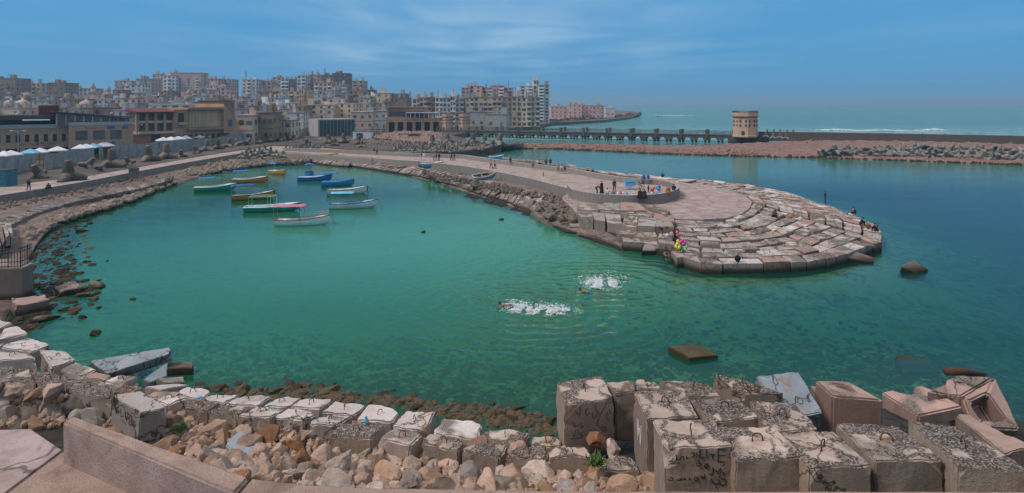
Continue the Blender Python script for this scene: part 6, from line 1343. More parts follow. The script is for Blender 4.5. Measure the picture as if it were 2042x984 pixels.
# ------------------------------------------------------------------ boats
for k, c in (('green', (.01,.30,.20)), ('orange', (.62,.24,.03)), ('white', (.78,.77,.76)), ('lightblue', (.50,.66,.72)), ('blue', (.01,.16,.44)), ('teal', (.01,.28,.44)), ('pink', (.52,.20,.24)), ('yellow', (.58,.34,.06)), ('darkblue', (.02,.09,.30)), ('skyblue', (.16,.46,.66)), ('brown', (.16,.07,.04)), ('palegreen', (.20,.55,.38))):
    M['p_'+k] = plain(k+' boat paint', c, .45, .18, 5, spec=.4)
M['rope'] = plain('rope', (.14,.11,.08), .95, .2, 20); M['wood'] = plain('boat planking', (.28,.19,.11), .8, .3, 6)
def boat(px, py, Lb, yaw, hull, trim, inner, label, beam=None, canopy=None, canopy_r=(.05,.5), canopy_h=1.55, cabin=False, cover=None, rail=None, group='fishing boats moored in the bay', rope=True, z=0.0, tilt=(0,0), thwarts=3, name='fishing_boat', post=False):
    root = empty(name, P(px, py, z), R(yaw)); root.rotation_euler = (tilt[0], tilt[1], R(yaw)); beam = beam or Lb*.34; N = 15
    def half(t): return beam/2*(min(1, .78+.5*t) if t < .5 else max(.02, 1.0-((t-.5)/.5)**2.3))
    def sheer(t): return .66 + .85*max(0, t-.25)**2 + .06*(1-t)
    def keel(t): return -.22 + (.10 if t < .05 else 0) + (.55*((t-.78)/.22)**2 if t > .78 else 0)
    S = [(0,0),(.45,.06),(.82,.35),(.95,.68),(1.0,1.0)]     # half section: fraction of beam, of height
    vs = []; 
    for i in range(N):
        t = i/(N-1); x = (t-.5)*Lb + (.06*Lb*max(0, (t-.8)/.2)); b, s, k = half(t), sheer(t), keel(t); sec = []
        for f, g in S[::-1]: sec.append((x + .10*g*(t > .9), b*f, k+(s-k)*g))
        for f, g in S[1:]: sec.append((x + .10*g*(t > .9), -b*f, k+(s-k)*g))
        vs += sec
    m = len(S)*2-1; mb = MB(); mb.add(vs, [(i*m+k, i*m+k+1, (i+1)*m+k+1, (i+1)*m+k) for i in range(N-1) for k in range(m-1)] + [tuple(range(m))])
    # inner skin and sole
    iv = []; fl = .22
    for i in range(N):
        t = i/(N-1); x = (t-.5)*Lb*.975 + (.055*Lb*max(0, (t-.8)/.2)); b, s = max(.01, half(t)-.07), sheer(t)
        iv += [(x, b, s-.01), (x, b*.86, max(fl, s-.42)), (x, -b*.86, max(fl, s-.42)), (x, -b, s-.01)]
    hl = mb.build('hull', M['p_'+hull], root, True); hl.data.set_sharp_from_angle(angle=R(50))
    fr = MB().add(iv, [(i*4+k, i*4+k+1, (i+1)*4+k+1, (i+1)*4+k) for i in range(N-1) for k in range(3)] + [(0,1,2,3)]); fr.build('inner_deck', M['p_'+inner], root)
    g = MB()
    for sg in (1, -1): g.tube([((i/(N-1)-.5)*Lb + (.06*Lb*max(0, (i/(N-1)-.8)/.2)) + .10*(i/(N-1) > .9), sg*(half(i/(N-1))-.02), sheer(i/(N-1))+.01) for i in range(N)], .055, 5)
    g.tube([(-Lb/2, -half(0), sheer(0)), (-Lb/2, half(0), sheer(0))], .055, 5); g.build('gunwale', M['p_'+trim], root, True)
    for i in range(thwarts):
        t = .16 + .56*i/max(1, thwarts-1) if thwarts > 1 else .4; b = half(t)-.06; x = (t-.5)*Lb
        MB().box((x-.14,-b,sheer(t)-.20), (x+.14,b,sheer(t)-.14)).build('thwart', M['wood'] if i % 2 else M['p_'+inner], root)
    t = .84; MB().prism([((.76-.5)*Lb, half(.76)-.05), ((.76-.5)*Lb, -half(.76)+.05), ((.9-.5)*Lb+.2, -half(.92)+.02), ((1.0-.5)*Lb+.18, 0), ((.9-.5)*Lb+.2, half(.92)-.02)], .5, tops=[sheer(.76)+.0, sheer(.76)+.0, sheer(.92)+.02, sheer(1)+.03, sheer(.92)+.02]).build('foredeck', M['p_'+inner], root)
    MB().box((-Lb/2+.25, -.32, .17), (-Lb/2+.95, .32, .55)).build('engine_box', M['wood'], root)
    rb = random.Random(int(px)); gx = Lb*rb.uniform(-.05,.12); nm_ = MB()
    for k_ in range(5): nm_.ball((gx+rb.uniform(-.25,.25), rb.uniform(-.25,.25), .34+rb.uniform(0,.12)), rb.uniform(.12,.24), 7, 5, (1.2,1,.7))
    nm_.build('net_heap', rb.choice([M['rope'], M['p_teal'], M['p_brown'], M['wood']]), root, True)
    MB().lathe([(.10,0),(.14,.26),(.13,.28)], 8).build('bucket', rb.choice([M['p_blue'], M['p_white'], M['p_orange']]), root, loc=(gx-.8, .3, .24))
    if canopy:
        x0, x1 = (canopy_r[0]-.5)*Lb, (canopy_r[1]-.5)*Lb; b = beam*.46; zz = .62+canopy_h; cv = []; n = 7
        for i in range(n):
            x = lerp(x0, x1, i/(n-1))
            for j in range(5): y = lerp(-b, b, j/4); cv.append((x, y, zz + .14*(1-(y/b)**2) - .05*math.sin(i*math.pi*1.0) + .03*math.sin(i*2.1+j)))
        fs = [(i*5+j, i*5+j+1, (i+1)*5+j+1, (i+1)*5+j) for i in range(n-1) for j in range(4)]; k = len(cv); cv2 = [(x, y, z-.04) for x, y, z in cv]
        edge = [(j, j+1) for j in range(4)] + [((n-1)*5+j+1, (n-1)*5+j) for j in range(4)] + [(i*5+5, i*5) for i in range(n-1)] + [(i*5+4, i*5+9) for i in range(n-1)]
        MB().add(cv+cv2, fs + [tuple(v+k for v in f[::-1]) for f in fs] + [(a_, b_, b_+k, a_+k) for a_, b_ in edge]).build('canopy', M['p_'+canopy], root, True)
        for x in (x0+.08, x1-.08):
            for y in (-b*.92, b*.92): MB().tube([(x, y*.95, .45), (x, y, zz+.02)], .022, 5).build('canopy_pole', M['frame'] if canopy != 'pink' else M['p_pink'], root)
    if cabin:
        MB().box((-Lb*.12,-beam*.34,.3), (Lb*.16,beam*.34,1.15)).build('cabin', M['p_'+hull], root); MB().box((-Lb*.125,-beam*.30,.95), (-Lb*.11,beam*.30,1.13)).build('cabin_window', M['glass'], root)
    if cover:
        cv = []; n = 9
        for i in range(n):
            t = lerp(.02, .90, i/(n-1))
            for j in range(5): u = lerp(-1, 1, j/4); cv.append(((t-.5)*Lb, u*(half(t)+.05), sheer(t)+.03 + .26*(1-u*u)*(.6+.4*math.sin(i*1.9))))
        MB().add(cv, [(i*5+j, i*5+j+1, (i+1)*5+j+1, (i+1)*5+j) for i in range(n-1) for j in range(4)]).build('tarpaulin', M['p_'+cover], root, True)
    if rail:
        m_ = MB()
        for zz in (.28, .5): m_.tube([((.74+.28*s_-.5)*Lb+.15, sg*max(.04, half(.74+.26*s_)-.05), sheer(.74+.26*s_)+zz) for sg, s_ in ((1,0),(1,.4),(1,.8),(1,.98),(-1,.98),(-1,.8),(-1,.4),(-1,0))], .025, 5)
        for sg in (1, -1):
            for s_ in (0, .4, .8): m_.tube([((.74+.28*s_-.5)*Lb+.15, sg*(half(.74+.26*s_)-.05), sheer(.74+.26*s_)), ((.74+.28*s_-.5)*Lb+.15, sg*(half(.74+.26*s_)-.05), sheer(.74+.26*s_)+.5)], .02, 4)
        m_.build('bow_rail', M['p_'+rail], root)
    if rope: MB().tube([(Lb*.58, 0, sheer(1)), (Lb*.58+.45, -.15, .3), (Lb*.58+.8, -.3, -.15)], .03, 4).build('mooring_rope', M['rope'], root)
    if post: MB().tube([(Lb*.55, -.15, sheer(1)+.1), (Lb*.57, -.15, -.3)], .06, 6).build('bow_post', M['rust'], root)
    m_ = MB(); t = .3
    for i, (dx, l) in enumerate(((0,.16),(.2,.10),(.36,.18),(.62,.12),(.8,.14),(1.0,.1))): 
        x = Lb*(-.12)+dx*.8; yy = -beam/2*.985-.004; m_.tube([(x, yy, .34+.03*(i % 2)), (x+l*.5, yy, .28+.04*(i % 3)), (x+l, yy, .36)], .012, 4)
    m_.build('name_lettering', M['letter'], root)
    return tag(root, label, 'boat', group)
boat(427,381,5.8,20,'green','white','white','green boat with white inside and blue canopy, farthest left in the bay',canopy='blue',canopy_r=(.12,.55))
boat(497,364.5,5.6,12,'orange','white','white','orange boat with white deck and blue canopy, left of the small far one',canopy='blue',canopy_r=(.02,.50),post=True)
boat(503,397.5,5.7,24,'orange','brown','white','orange boat with dark blue canopy, directly behind the long turquoise boat',canopy='darkblue',canopy_r=(-.02,.58),rope=True,post=True)
boat(553,348,4.9,-38,'orange','white','white','small orange boat with blue canopy nearest the bay head',canopy='blue',canopy_r=(.02,.55))
boat(617,352,5.2,-70,'blue','blue','blue','blue boat with cabin and blue roof seen end on, farthest back',canopy='blue',canopy_r=(.2,.66),cabin=True,canopy_h=1.7)
boat(626,360.5,5.8,6,'blue','skyblue','white','blue boat with white deck and a blue cover over its bow',canopy='blue',canopy_r=(.74,1.28),canopy_h=.75)
boat(672,371,5.2,10,'teal','blue','blue','turquoise blue boat under a blue tarpaulin beside the white ones',cover='blue')
boat(691,386.5,6.0,10,'white','brown','white','plain white boat with dark trim and a rusty bow post, no canopy',post=True)
boat(702,415.5,6.0,9,'white','darkblue','lightblue','white and pale blue boat with blue canopy, rightmost in the bay',canopy='skyblue',canopy_r=(.04,.56))
boat(540,422,6.6,10,'teal_green' if False else 'green','white','lightblue','long turquoise green boat with open green canopy frame, beside the pink canopied one',post=True)
boat(601,449,5.9,6,'white','brown','white','white boat with pink canopy and pink bow rail, nearest of the moored boats',canopy='pink',canopy_r=(-.02,.62),canopy_h=1.7,rail='pink')
# canopy frame of the long green boat (a frame without its cloth)
gb = [o for o in COL.objects if o.get('label', '').startswith('long turquoise green')][0]
m_ = MB()
for x in (-2.6, -.2, .6):
    m_.tube([(x, -.85, .45), (x, -.85, 2.1), (x, .85, 2.1), (x, .85, .45)], .03, 5)
for y in (-.85, 0, .85): m_.tube([(-2.6, y, 2.1), (.6, y, 2.1)], .03, 5)
m_.build('canopy_frame', M['p_palegreen'], gb)
# boats pulled up on land
GSB = 'small boats pulled up on the shore'
boat(655,314.5,4.0,4,'yellow','yellow','yellow','yellow rowing boat lying on the stones below the pier edge',group=GSB,rope=False,z=1.3,thwarts=4,name='rowing_boat')
boat(861,333,4.2,3,'skyblue','white','lightblue','light blue rowing boat with white inside against the pier wall',group=GSB,rope=False,z=1.2,thwarts=5,name='rowing_boat')
boat(964,357,4.2,28,'skyblue','white','brown','blue rowing boat with brown inside tipped on the slope',group=GSB,rope=False,z=1.15,tilt=(.35,-.05),thwarts=3,name='rowing_boat')
boat(989,318,3.6,10,'skyblue','white','white','small blue boat afloat behind the pier parapet',group=None,rope=False,thwarts=3,name='rowing_boat')
# ------------------------------------------------------------------ mooring pole standing in the bay, rusty post on the deck
tag(MB().tube([(0,0,-1.5),(.05,0,.9),(0,0,1.0)], .06, 6).build('mooring_pole', M['rust'], loc=P(656,372,0)), 'thin mooring pole standing in the water between the blue boats', 'pole')
tag(MB().tube([(0,0,0),(0,0,.75)], [.09,.06], 6).build('bollard', M['rust'], loc=P(1083.5,352,2.0)), 'short rusty post standing alone on the pier deck', 'bollard')
def person(px, py, z, kind, face, shirt, trs, label, robe=False, cap=None, group=None, scale=1.0, bare=False, shoes=True, scarf=None):
    """face: heading in degrees, 0 looks at the camera, 90 looks right"""
    b, sh, tr, so, ha, fa, ss, q = body_meshes(kind); root = empty('person', P(px, py, z), R(face)); root.scale = (scale,)*3
    def ch(me, c=None):
        o = link(me.name.split('.')[0], me, root)
        if c: o.material_slots[0].link = 'OBJECT'; o.material_slots[0].material = cloth(c)
        return o
    ch(b); ch(ha, scarf) if scarf else ch(ha); ch(fa)
    if not bare: ch(sh, shirt)
    if bare: ch(so, trs)
    else: ch(tr, trs)
    if shoes and not bare: ch(ss)
    if robe:
        hgt = .98 if kind in ('stand', 'walk', 'look') else .42
        if kind in ('stand', 'walk', 'look'): ch(MB().lathe([(.16,1.08),(.20,.85),(.25,.45),(.30,.06),(.27,.04)], 14).mesh('robe', SHOE, True), shirt)
        else: ch(MB().lathe([(.20,.50 if kind == 'squat' else .32),(.33,.30 if kind == 'squat' else .15),(.42,.12 if kind == 'squat' else -.05),(.40,.02 if kind == 'squat' else -.30)], 14, c=(0,-.16,0)).mesh('robe', SHOE, True), shirt)
    if cap: ch(MB().lathe([(.108,-.02),(.11,.03),(.09,.08),(.03,.10)], 12, c=tuple(q[0])).mesh('cap', SHOE, True), cap)
    tag(root, label, 'person', group); return root
K = (.02,.02,.022); DJ = (.035,.04,.05); JEAN = (.08,.14,.22); GY = (.18,.18,.19)
person(57,381,2.0,'walk',60,(.05,.045,.04),(.04,.045,.06),'person in dark jacket walking on the quay road at the far left')
person(97,377,2.0,'squat',30,K,K,'person in black crouching on the quay road near the left',robe=True,scarf=K)
person(630,301,2.0,'squat',10,K,(.04,.04,.05),'person in black sitting by the parapet left of the yellow boat')
GP = 'people on the pier deck'
for px, py, k, f, s, t, lb in [(746,309,'stand',20,(.20,.05,.05),DJ,'person in dark red top near the gap in the pier edge'), (752,309.5,'stand',-30,(.12,.10,.09),K,'shorter dark clothed person beside the one in dark red'), (806,309,'sit',0,(.3,.25,.24),GY,'person sitting by the striped box on the pier'),
 (840,320,'stand',120,(.05,.03,.03),(.6,.58,.58),'woman with dark top and white trousers by the blue rowing boat'), (845.5,320.5,'walk',150,(.68,.66,.66),(.6,.58,.58),'person all in white beside the blue rowing boat'),
 (865,320.5,'stand',-60,GY,GY,'person in grey behind the blue rowing boat, left of the pair in dark'), (870,321,'walk',-90,DJ,GY,'person in dark jacket behind the blue rowing boat'), (875.5,321.5,'stand',200,(.03,.015,.015),K,'person in black at the right end of the group behind the rowing boat'),
 (900.5,320.5,'walk',-100,K,K,'person in dark clothes walking on the deck, left of two'), (906,321,'walk',-80,DJ,JEAN,'person in dark top and jeans walking on the deck, right of two'),
 (979,336.5,'walk',60,(.55,.38,.40),K,'woman in pink top and black trousers above the tipped boat'), (986.5,337.5,'walk',80,(.35,.34,.34),K,'person in grey top walking beside the woman in pink')]:
    person(px, py, 2.0, k, f, s, t, lb, group=GP)
GS_ = 'people on and behind the pier parapet'
for px, py, z, k, f, s, t, lb in [(1018,322,2.85,'sit',0,(.03,.04,.06),JEAN,'person in dark top and jeans seated on the parapet'), (1063,330,2.85,'lean',-10,(.12,.22,.22),DJ,'person in grey teal top leaning back on the parapet'),
 (1075,330,1.2,'squat',150,K,K,'person in black squatting beyond the parapet, left of the standing pair'), (1081,330.5,1.2,'squat',200,(.25,.20,.10),K,'person in olive squatting next to the standing pair'),
 (1089,333,1.2,'stand',160,DJ,DJ,'dark slim person standing beyond the parapet, left of two'), (1097.5,332,1.2,'stand',190,(.09,.035,.03),K,'person in dark red brown standing beyond the parapet, right of two'),
 (1113,336.5,2.85,'sit',0,(.55,.33,.05),JEAN,'person in yellow top seated on the parapet'), (1120,337.5,2.85,'sit',0,(.6,.58,.58),GY,'person in white seated beside the one in yellow'), (1126,338,2.85,'sit',170,(.40,.04,.12),K,'person in magenta seated right of the one in white'),
 (1132,341,1.2,'squat',170,(.06,.02,.02),K,'small dark person behind the parapet right of the magenta one'), (1171,345,1.2,'squat',120,K,K,'person in black reclining behind the parapet'), (1181,346,1.2,'squat',60,(.03,.03,.03),K,'second person in black lying near the reclining one'),
 (1322,354,1.2,'squat',180,K,K,'lone person in black sitting at the far edge behind the plaza')]:
    person(px, py, z, k, f, s, t, lb, group=GS_)
GR_ = 'people round the plaza'
person(1191,386.5,2.0,'bend',70,(.05,.07,.05),K,'person in dark green bending forward inside the plaza wall',group=GR_)
person(1200,386,2.0,'stand',40,K,K,'tall woman in black robe standing inside the plaza wall',robe=True,scarf=K,group=GR_)
person(1211,388,2.75,'sit',170,(.62,.62,.64),GY,'person in white sitting on the plaza wall',group=GR_)
person(1225,382,2.0,'stand',0,(.04,.04,.05),DJ,'person in black with a red cap standing inside the plaza wall',cap=(.5,.03,.06),group=GR_)
person(1223,403.5,1.6,'stand',180,(.30,.22,.24),(.22,.36,.46),'person in striped top and pale jeans standing outside the plaza wall',group=GR_)
person(1276,390,2.75,'sit',10,K,K,'woman in black robe seated on the plaza wall, left one',robe=True,scarf=K,group=GR_)
person(1285,390.5,2.75,'sit',-20,(.03,.025,.025),K,'woman in black robe seated on the plaza wall, right one',robe=True,scarf=(.05,.03,.03),group=GR_)
person(1293,384,2.0,'stand',30,(.04,.08,.09),K,'child in dark top inside the plaza wall',scale=.62,group=GR_)
person(1300,384.5,2.0,'squat',-10,(.45,.06,.05),K,'child in red crouching inside the plaza wall',scale=.8,group=GR_)
person(1315,383,2.0,'stand',0,(.03,.16,.20),K,'child in teal by the blue balloons',scale=.6,group=GR_)
person(1333,384,2.75,'sit',180,(.30,.14,.04),(.10,.06,.03),'person in mustard brown coat seated on the plaza wall',robe=True,scarf=(.45,.33,.2),group=GR_)
person(1344,380,2.75,'sit',170,(.02,.03,.045),DJ,'person in dark blue seated at the right of the plaza wall',group=GR_)
GB_ = 'people out on the concrete blocks'
person(1321,472,1.15,'bend',60,K,(.05,.05,.06),'shirtless person bending over clothes on the blocks',bare=True,group=GB_)
person(1348,486,1.05,'stand',0,(.06,.05,.07),K,'balloon seller in dark clothes holding bunches of balloons',group=GB_)
person(1327,517,.35,'squat',20,K,(.03,.03,.04),'shirtless person crouching in the gap by the water',bare=True,group=GB_)
person(1543,434,1.45,'squat',40,(.02,.09,.10),K,'person in teal crouching on the blocks right of the apron',group=GB_)
person(1645.5,406,.85,'look',80,(.03,.025,.03),(.05,.09,.10),'person standing alone at the far edge of the blocks',group=GB_)
person(1701,427.5,.95,'squat',120,(.09,.09,.08),K,'angler in grey jacket sitting at the right edge of the blocks',group=GB_)
person(1718,449,.95,'squat',70,(.02,.03,.07),K,'angler in dark blue sitting below the grey one',group=GB_)
person(1747,462,.85,'squat',200,K,K,'angler in black at the outermost right block',group=GB_)
# swimmers
person(1000,607.5,.10,'swim',-98,K,(.05,.06,.07),'swimmer heading left ahead of the nearer splash',bare=True,scale=1.0)
person(1160,580,.06,'swim',-105,K,(.03,.20,.34),'swimmer in blue shorts beside the farther splash',bare=True,scale=1.0)
# ------------------------------------------------------------------ splashes
M['foam'] = plain('white foam', (.82,.85,.86), .6, .05, 5)
def splash(c, a, b, n, seed, label, tail=0.0, rot=0.0):
    r = random.Random(seed); mb = MB(); cr, sr = math.cos(rot), math.sin(rot)
    for i in range(n):
        if i < n*.8:
            t = r.random(); rad = math.sqrt(r.random()); an = r.uniform(0, 6.28)
            if tail and r.random() < .55: x = lerp(-a, a, r.random()**.8); y = r.gauss(0, b*.30)*(.4+.6*(x+a)/(2*a))
            else: x, y = rad*a*math.cos(an), rad*b*math.sin(an)
        else: an = r.uniform(0, 6.28); q = r.uniform(.95, 1.35); x, y = a*q*math.cos(an), b*q*math.sin(an)
        if noise.noise(Vector((x*1.6, y*1.6, seed))) < -.10: continue
        s = r.uniform(.010, .042)*(1 if i < n*.8 else .6); z = abs(r.gauss(0, .05)) if r.random() < .8 else r.uniform(.05, .4)
        mb.ball((x*cr-y*sr, x*sr+y*cr, z), s, 5, 3, (r.uniform(.8,2.2), r.uniform(.8,2.0), .7))
    return tag(mb.build('splash', M['foam'], loc=Vector((c.x, c.y, .01))), label, 'splash', kind='stuff')
splash(P(1075,620,0), 2.3, .95, 4200, 4, 'white splash and wake trailing behind the nearer swimmer', 1, -.12)
splash(P(1032,609,0), .9, .22, 500, 6, 'short foam trail right behind the feet of the nearer swimmer', 1, -.1)
splash(P(1200,568,0), 1.3, 1.2, 3800, 9, 'round white splash right of the farther swimmer')
splash(P(1203,558,0), 2.1, 2.0, 420, 10, 'loose drops flung round the farther splash')
for px, py, a_, b_, n_, s_, lb in ((1668,260,9,1.3,500,21,'breaking white wave crest just beyond the breakwater wall'), (1862,259.5,6,1.0,320,22,'short white breaker far right beyond the breakwater wall'), (1760,261.5,22,.6,420,23,'thin line of surf between the two breakers'), (1345,231,22,1.5,420,24,'white surf over the reef rocks at sea')):
    r_ = random.Random(s_); c_ = P(px, py, 0); mb = MB()
    for _ in range(n_):
        x, y = r_.gauss(0, a_*.45), r_.gauss(0, b_*.5); s0 = r_.uniform(.10, .38); mb.ball((x, y, abs(r_.gauss(0,.25))*math.exp(-(x/a_)**2)), s0, 5, 3, (2.2, 1.2, .6))
    tag(mb.build('surf', M['foam'], loc=c_), lb, 'surf', kind='stuff')
# ------------------------------------------------------------------ balloons, cart, bags
def balloons(c, cols, n, rad, label, seed, r0=.17):
    r = random.Random(seed); root = empty('balloon_bunch', c); ps = []
    for i in range(n):
        for _ in range(40):
            p = Vector((r.gauss(0, rad*.5), r.gauss(0, rad*.4), r.gauss(0, rad*.55)))
            if all((p-q).length > r0*1.25 for q in ps): break
        ps.append(p); o = MB().ball(p, r0, 10, 8, (1,1,1.15)).build('balloon', cols[i % len(cols)], root, True)
    mb = MB()
    for p in ps: mb.tube([p-Vector((0,0,r0*1.1)), (0,0,-rad-.35)], .006, 3)
    mb.build('strings', M['rope'], root); tag(root, label, 'balloons')
for k, c in (('yellow', (.85,.62,.02)), ('green', (.03,.55,.14)), ('magenta', (.60,.06,.38)), ('orange', (.85,.18,.06)), ('blue', (.03,.25,.60)), ('red', (.6,.04,.04))): M['b_'+k] = plain(k+' balloon', c, .25, .03, 2, spec=.6)
YB = 55.6
balloons(D(1350,492,YB), [M['b_yellow']], 8, .36, 'bunch of yellow balloons held by the balloon seller', 1, .15)
balloons(D(1362,494,YB+.2), [M['b_green']], 6, .28, 'bunch of green balloons at the right of the yellow ones', 2, .14)
balloons(D(1363,482,YB+.5), [M['b_magenta']], 5, .26, 'magenta balloons above the green ones', 3, .14)
balloons(D(1351,468,58.2), [M['b_orange'], M['b_magenta'], M['b_yellow']], 4, .22, 'small bunch of orange and magenta balloons before the seller', 4, .14)
balloons(P(1305,375,2.7), [M['b_orange'], M['b_red']], 3, .18, 'orange balloons near the children in the plaza', 5, .2)
balloons(P(1312,376,2.8), [M['b_blue']], 2, .15, 'blue balloons above the child in teal', 6, .22)
balloons(P(1317,369,2.9), [M['canvas'], M['b_red']], 2, .15, 'white and red balloons at the back of the plaza', 7, .2)
# blue cargo tricycle
root = empty('cargo_tricycle', P(1259,378,2.0), R(8))
MB().prism([(-1.0,-.5),(.5,-.5),(.5,.5),(-1.0,.5)], .55, 1.0).build('cargo_box', M['p_skyblue'], root); m = MB()
for x in (-1.0, -.5, 0, .5):
    for y in (-.5, .5): m.tube([(x,y,.95),(x*1.12,y*1.15,1.35)], .03, 4)
for z, s in ((1.15,1.05),(1.35,1.10)): m.tube([(-1.0*s,-.5*s,z),(.5*s,-.5*s,z),(.5*s,.5*s,z),(-1.0*s,.5*s,z),(-1.0*s,-.5*s,z)], .03, 4)
m.build('slatted_rail', M['p_skyblue'], root)
def wheel(root, x, y, r_, mat, spokes=True):
    n = 18; o = MB().tube([(x+r_*math.cos(2*math.pi*i/n), y, r_+r_*math.sin(2*math.pi*i/n)) for i in range(n+1)], .035, 5).build('wheel', M[mat], root)
    m = MB()
    for i in range(8): a = math.pi*i/4; m.tube([(x,y,r_),(x+r_*math.cos(a), y, r_+r_*math.sin(a))], .012, 3)
    m.tube([(x,y-.05,r_),(x,y+.05,r_)], .06, 8); m.build('spokes', M[mat], o)
wheel(root, -.25, -.62, .38, 'p_skyblue'); wheel(root, -.25, .62, .38, 'p_skyblue'); wheel(root, 1.55, 0, .42, 'tyre')
m = MB().tube([(.5,0,.6),(1.0,0,.75),(1.2,0,1.05)], .03, 5).tube([(1.0,0,.75),(1.55,0,.42)], .03, 5).tube([(1.2,0,1.0),(1.55,0,.42)], .025, 5); m.build('frame', M['dark_metal'], root)
MB().tube([(.62,-.3,1.2),(.62,.3,1.2)], .03, 5).build('handlebar', M['dark_metal'], root); MB().box((1.08,-.09,1.02), (1.34,.09,1.1)).build('saddle', M['tyre'], root)
MB().box((-.85,-.42,1.0), (.35,.42,1.10)).build('cargo', M['p_teal'], root)
tag(root, 'blue cargo tricycle with slatted box parked in the middle of the plaza', 'cargo tricycle')
def bag(px, py, z, s, c, label, name='bag'):
    m = MB().ball((0,0,s*.5), s*.55, 10, 7, (1,.7,1)).tube([(-s*.15,0,s*.95),(0,0,s*1.2),(s*.15,0,s*.95)], s*.05, 4); me = m.mesh(name, cloth(c), True)
    for v in me.vertices: v.co += Vector((noise.noise(v.co*4/s), noise.noise(v.co*4/s+Vector((4,0,0))), 0))*s*.12
    tag(link(name, me, loc=P(px, py, z)), label, 'bag')
bag(1471,522,.95,.5,K,'black rucksack lying on the front blocks of the tip'); bag(1260,404,1.62,.7,(.62,.64,.68),'white plastic bag at the foot of the plaza wall'); bag(1266,405,1.62,.6,(.03,.35,.18),'green bag beside the white one at the plaza wall'); bag(1246,405,1.62,.55,(.25,.12,.06),'brown bag left of the white one at the plaza wall'); bag(1255,402,1.62,.5,(.2,.4,.6),'light blue bag behind the white one at the plaza wall')
bag(1689,428,.95,.35,(.05,.35,.6),'small blue bag next to the grey jacketed angler'); bag(1577,436,1.4,.5,(.5,.2,.07),'orange bag on the blocks near the crouching teal person'); bag(1596,442,1.4,.5,(.6,.58,.56),'white bundle on the blocks right of the orange bag'); bag(1731,456,.9,.55,(.22,.10,.05),'brown basket between the two right anglers')
bag(1340,473,1.15,.5,(.55,.35,.3),'pile of clothes beside the bending bather'); bag(1331,474,1.15,.4,(.55,.6,.6),'white shirt heap beside the bending bather')
bag(70,773,2.3,.01,K,'x') if False else None
for px, lb in ((1284,'dark blue barrel behind the plaza parapet, left one'), (1293,'dark blue barrel behind the plaza parapet, right one')):
    tag(MB().lathe([(.17,0),(.20,.06),(.20,.55),(.17,.6)], 12).build('barrel', M['p_darkblue'], loc=P(px,357.5,2.85)), lb, 'barrel')
for i, (px, c) in enumerate(((1232,'canvas'),(1238,'canvas_red'),(1243,'canvas'),(1250,'p_skyblue'),(1300,'canvas'),(1309,'p_skyblue'))):
    tag(MB().lathe([(.12,0),(.15,.25),(.08,.32),(.08,.36)], 8).build('jar', M[c], loc=P(px,388,2.76)), 'small %s container on the plaza wall, %s from left' % ({'canvas':'white','canvas_red':'red','p_skyblue':'blue'}[c], ordn(i+1)), 'container')
# blue scrap, green tufts
tag(MB().ball((0,0,.05), .14, 8, 5, (1.2,.7,.5)).build('plastic_scrap', M['p_skyblue'], loc=P(396,795,1.75)), 'small blue plastic scrap on the pale block', 'scrap')
tag(MB().tube([(0,0,.3),(.05,.02,.1),(-.03,0,0)], [.05,.09,.06], 6).build('rag', M['p_skyblue'], loc=P(729,846,2.05)), 'blue rag tied to the loop of the dark gritty block', 'rag')
M['leaf'] = plain('green tuft', (.07,.13,.025), .8, .3, 12)
def tuft(p, s, label):
    r = random.Random(int(p.x*100)); mb = MB()
    for _ in range(90):
        a = r.uniform(0,6.28); d = Vector((math.cos(a), math.sin(a), r.uniform(.5,1.6))).normalized()*s*r.uniform(.5,1); o = Vector((r.gauss(0,s*.35), r.gauss(0,s*.35), 0)); w = d.cross(Vector((0,0,1))).normalized()*.018
        mb.add([o-w, o+w, o+d*.6+w*1.6, o+d, o+d*.6-w*1.6], [(0,1,2,3,4)])
    tag(mb.build('weed_tuft', M['leaf'], loc=p), label, 'plant')
tuft(P(1187,925,3.1), .42, 'bright green weed tuft between the small cracked blocks'); tuft(hit_slope(360,876)+Vector((0,0,.35)), .35, 'yellow green weed tuft between the boulders above the parapet')
# iron railing on a wall at the left edge
root = empty('iron_railing', P(20,545,2.2)); z0 = 2.2
ra = [P(-60,540,2.4), P(41,534,2.4), P(62,524,2.4)]; o_ = root.location
MB().prism([P(-70,541,2.35), P(44,536,2.35), P(66,526,2.35), P(50,515,2.35), P(-70,520,2.35)], -.5, 2.35).build('retaining_wall', M['slab']); w_ = COL.objects[-1]; tag([o for o in COL.objects if o.name.startswith('retaining_wall')][-1], 'pinkish wall end under the iron railing at the left edge', 'wall')
for i in range(2):
    a_, b_ = ra[i]-o_, ra[i+1]-o_; m = MB()
    for z in (.12, .45, 1.15, 1.4): m.tube([a_+Vector((0,0,z)), b_+Vector((0,0,z))], .035, 4)
    n = 16 if i == 0 else 6
    for j in range(n+1): p = a_.lerp(b_, j/n); m.tube([p, p+Vector((0,0,1.5))], .03 if j % 4 else .05, 4)
    m.build('railing_panel', M['dark_metal'], root)
tag(root, 'black iron railing at the left edge above the rocks', 'railing')
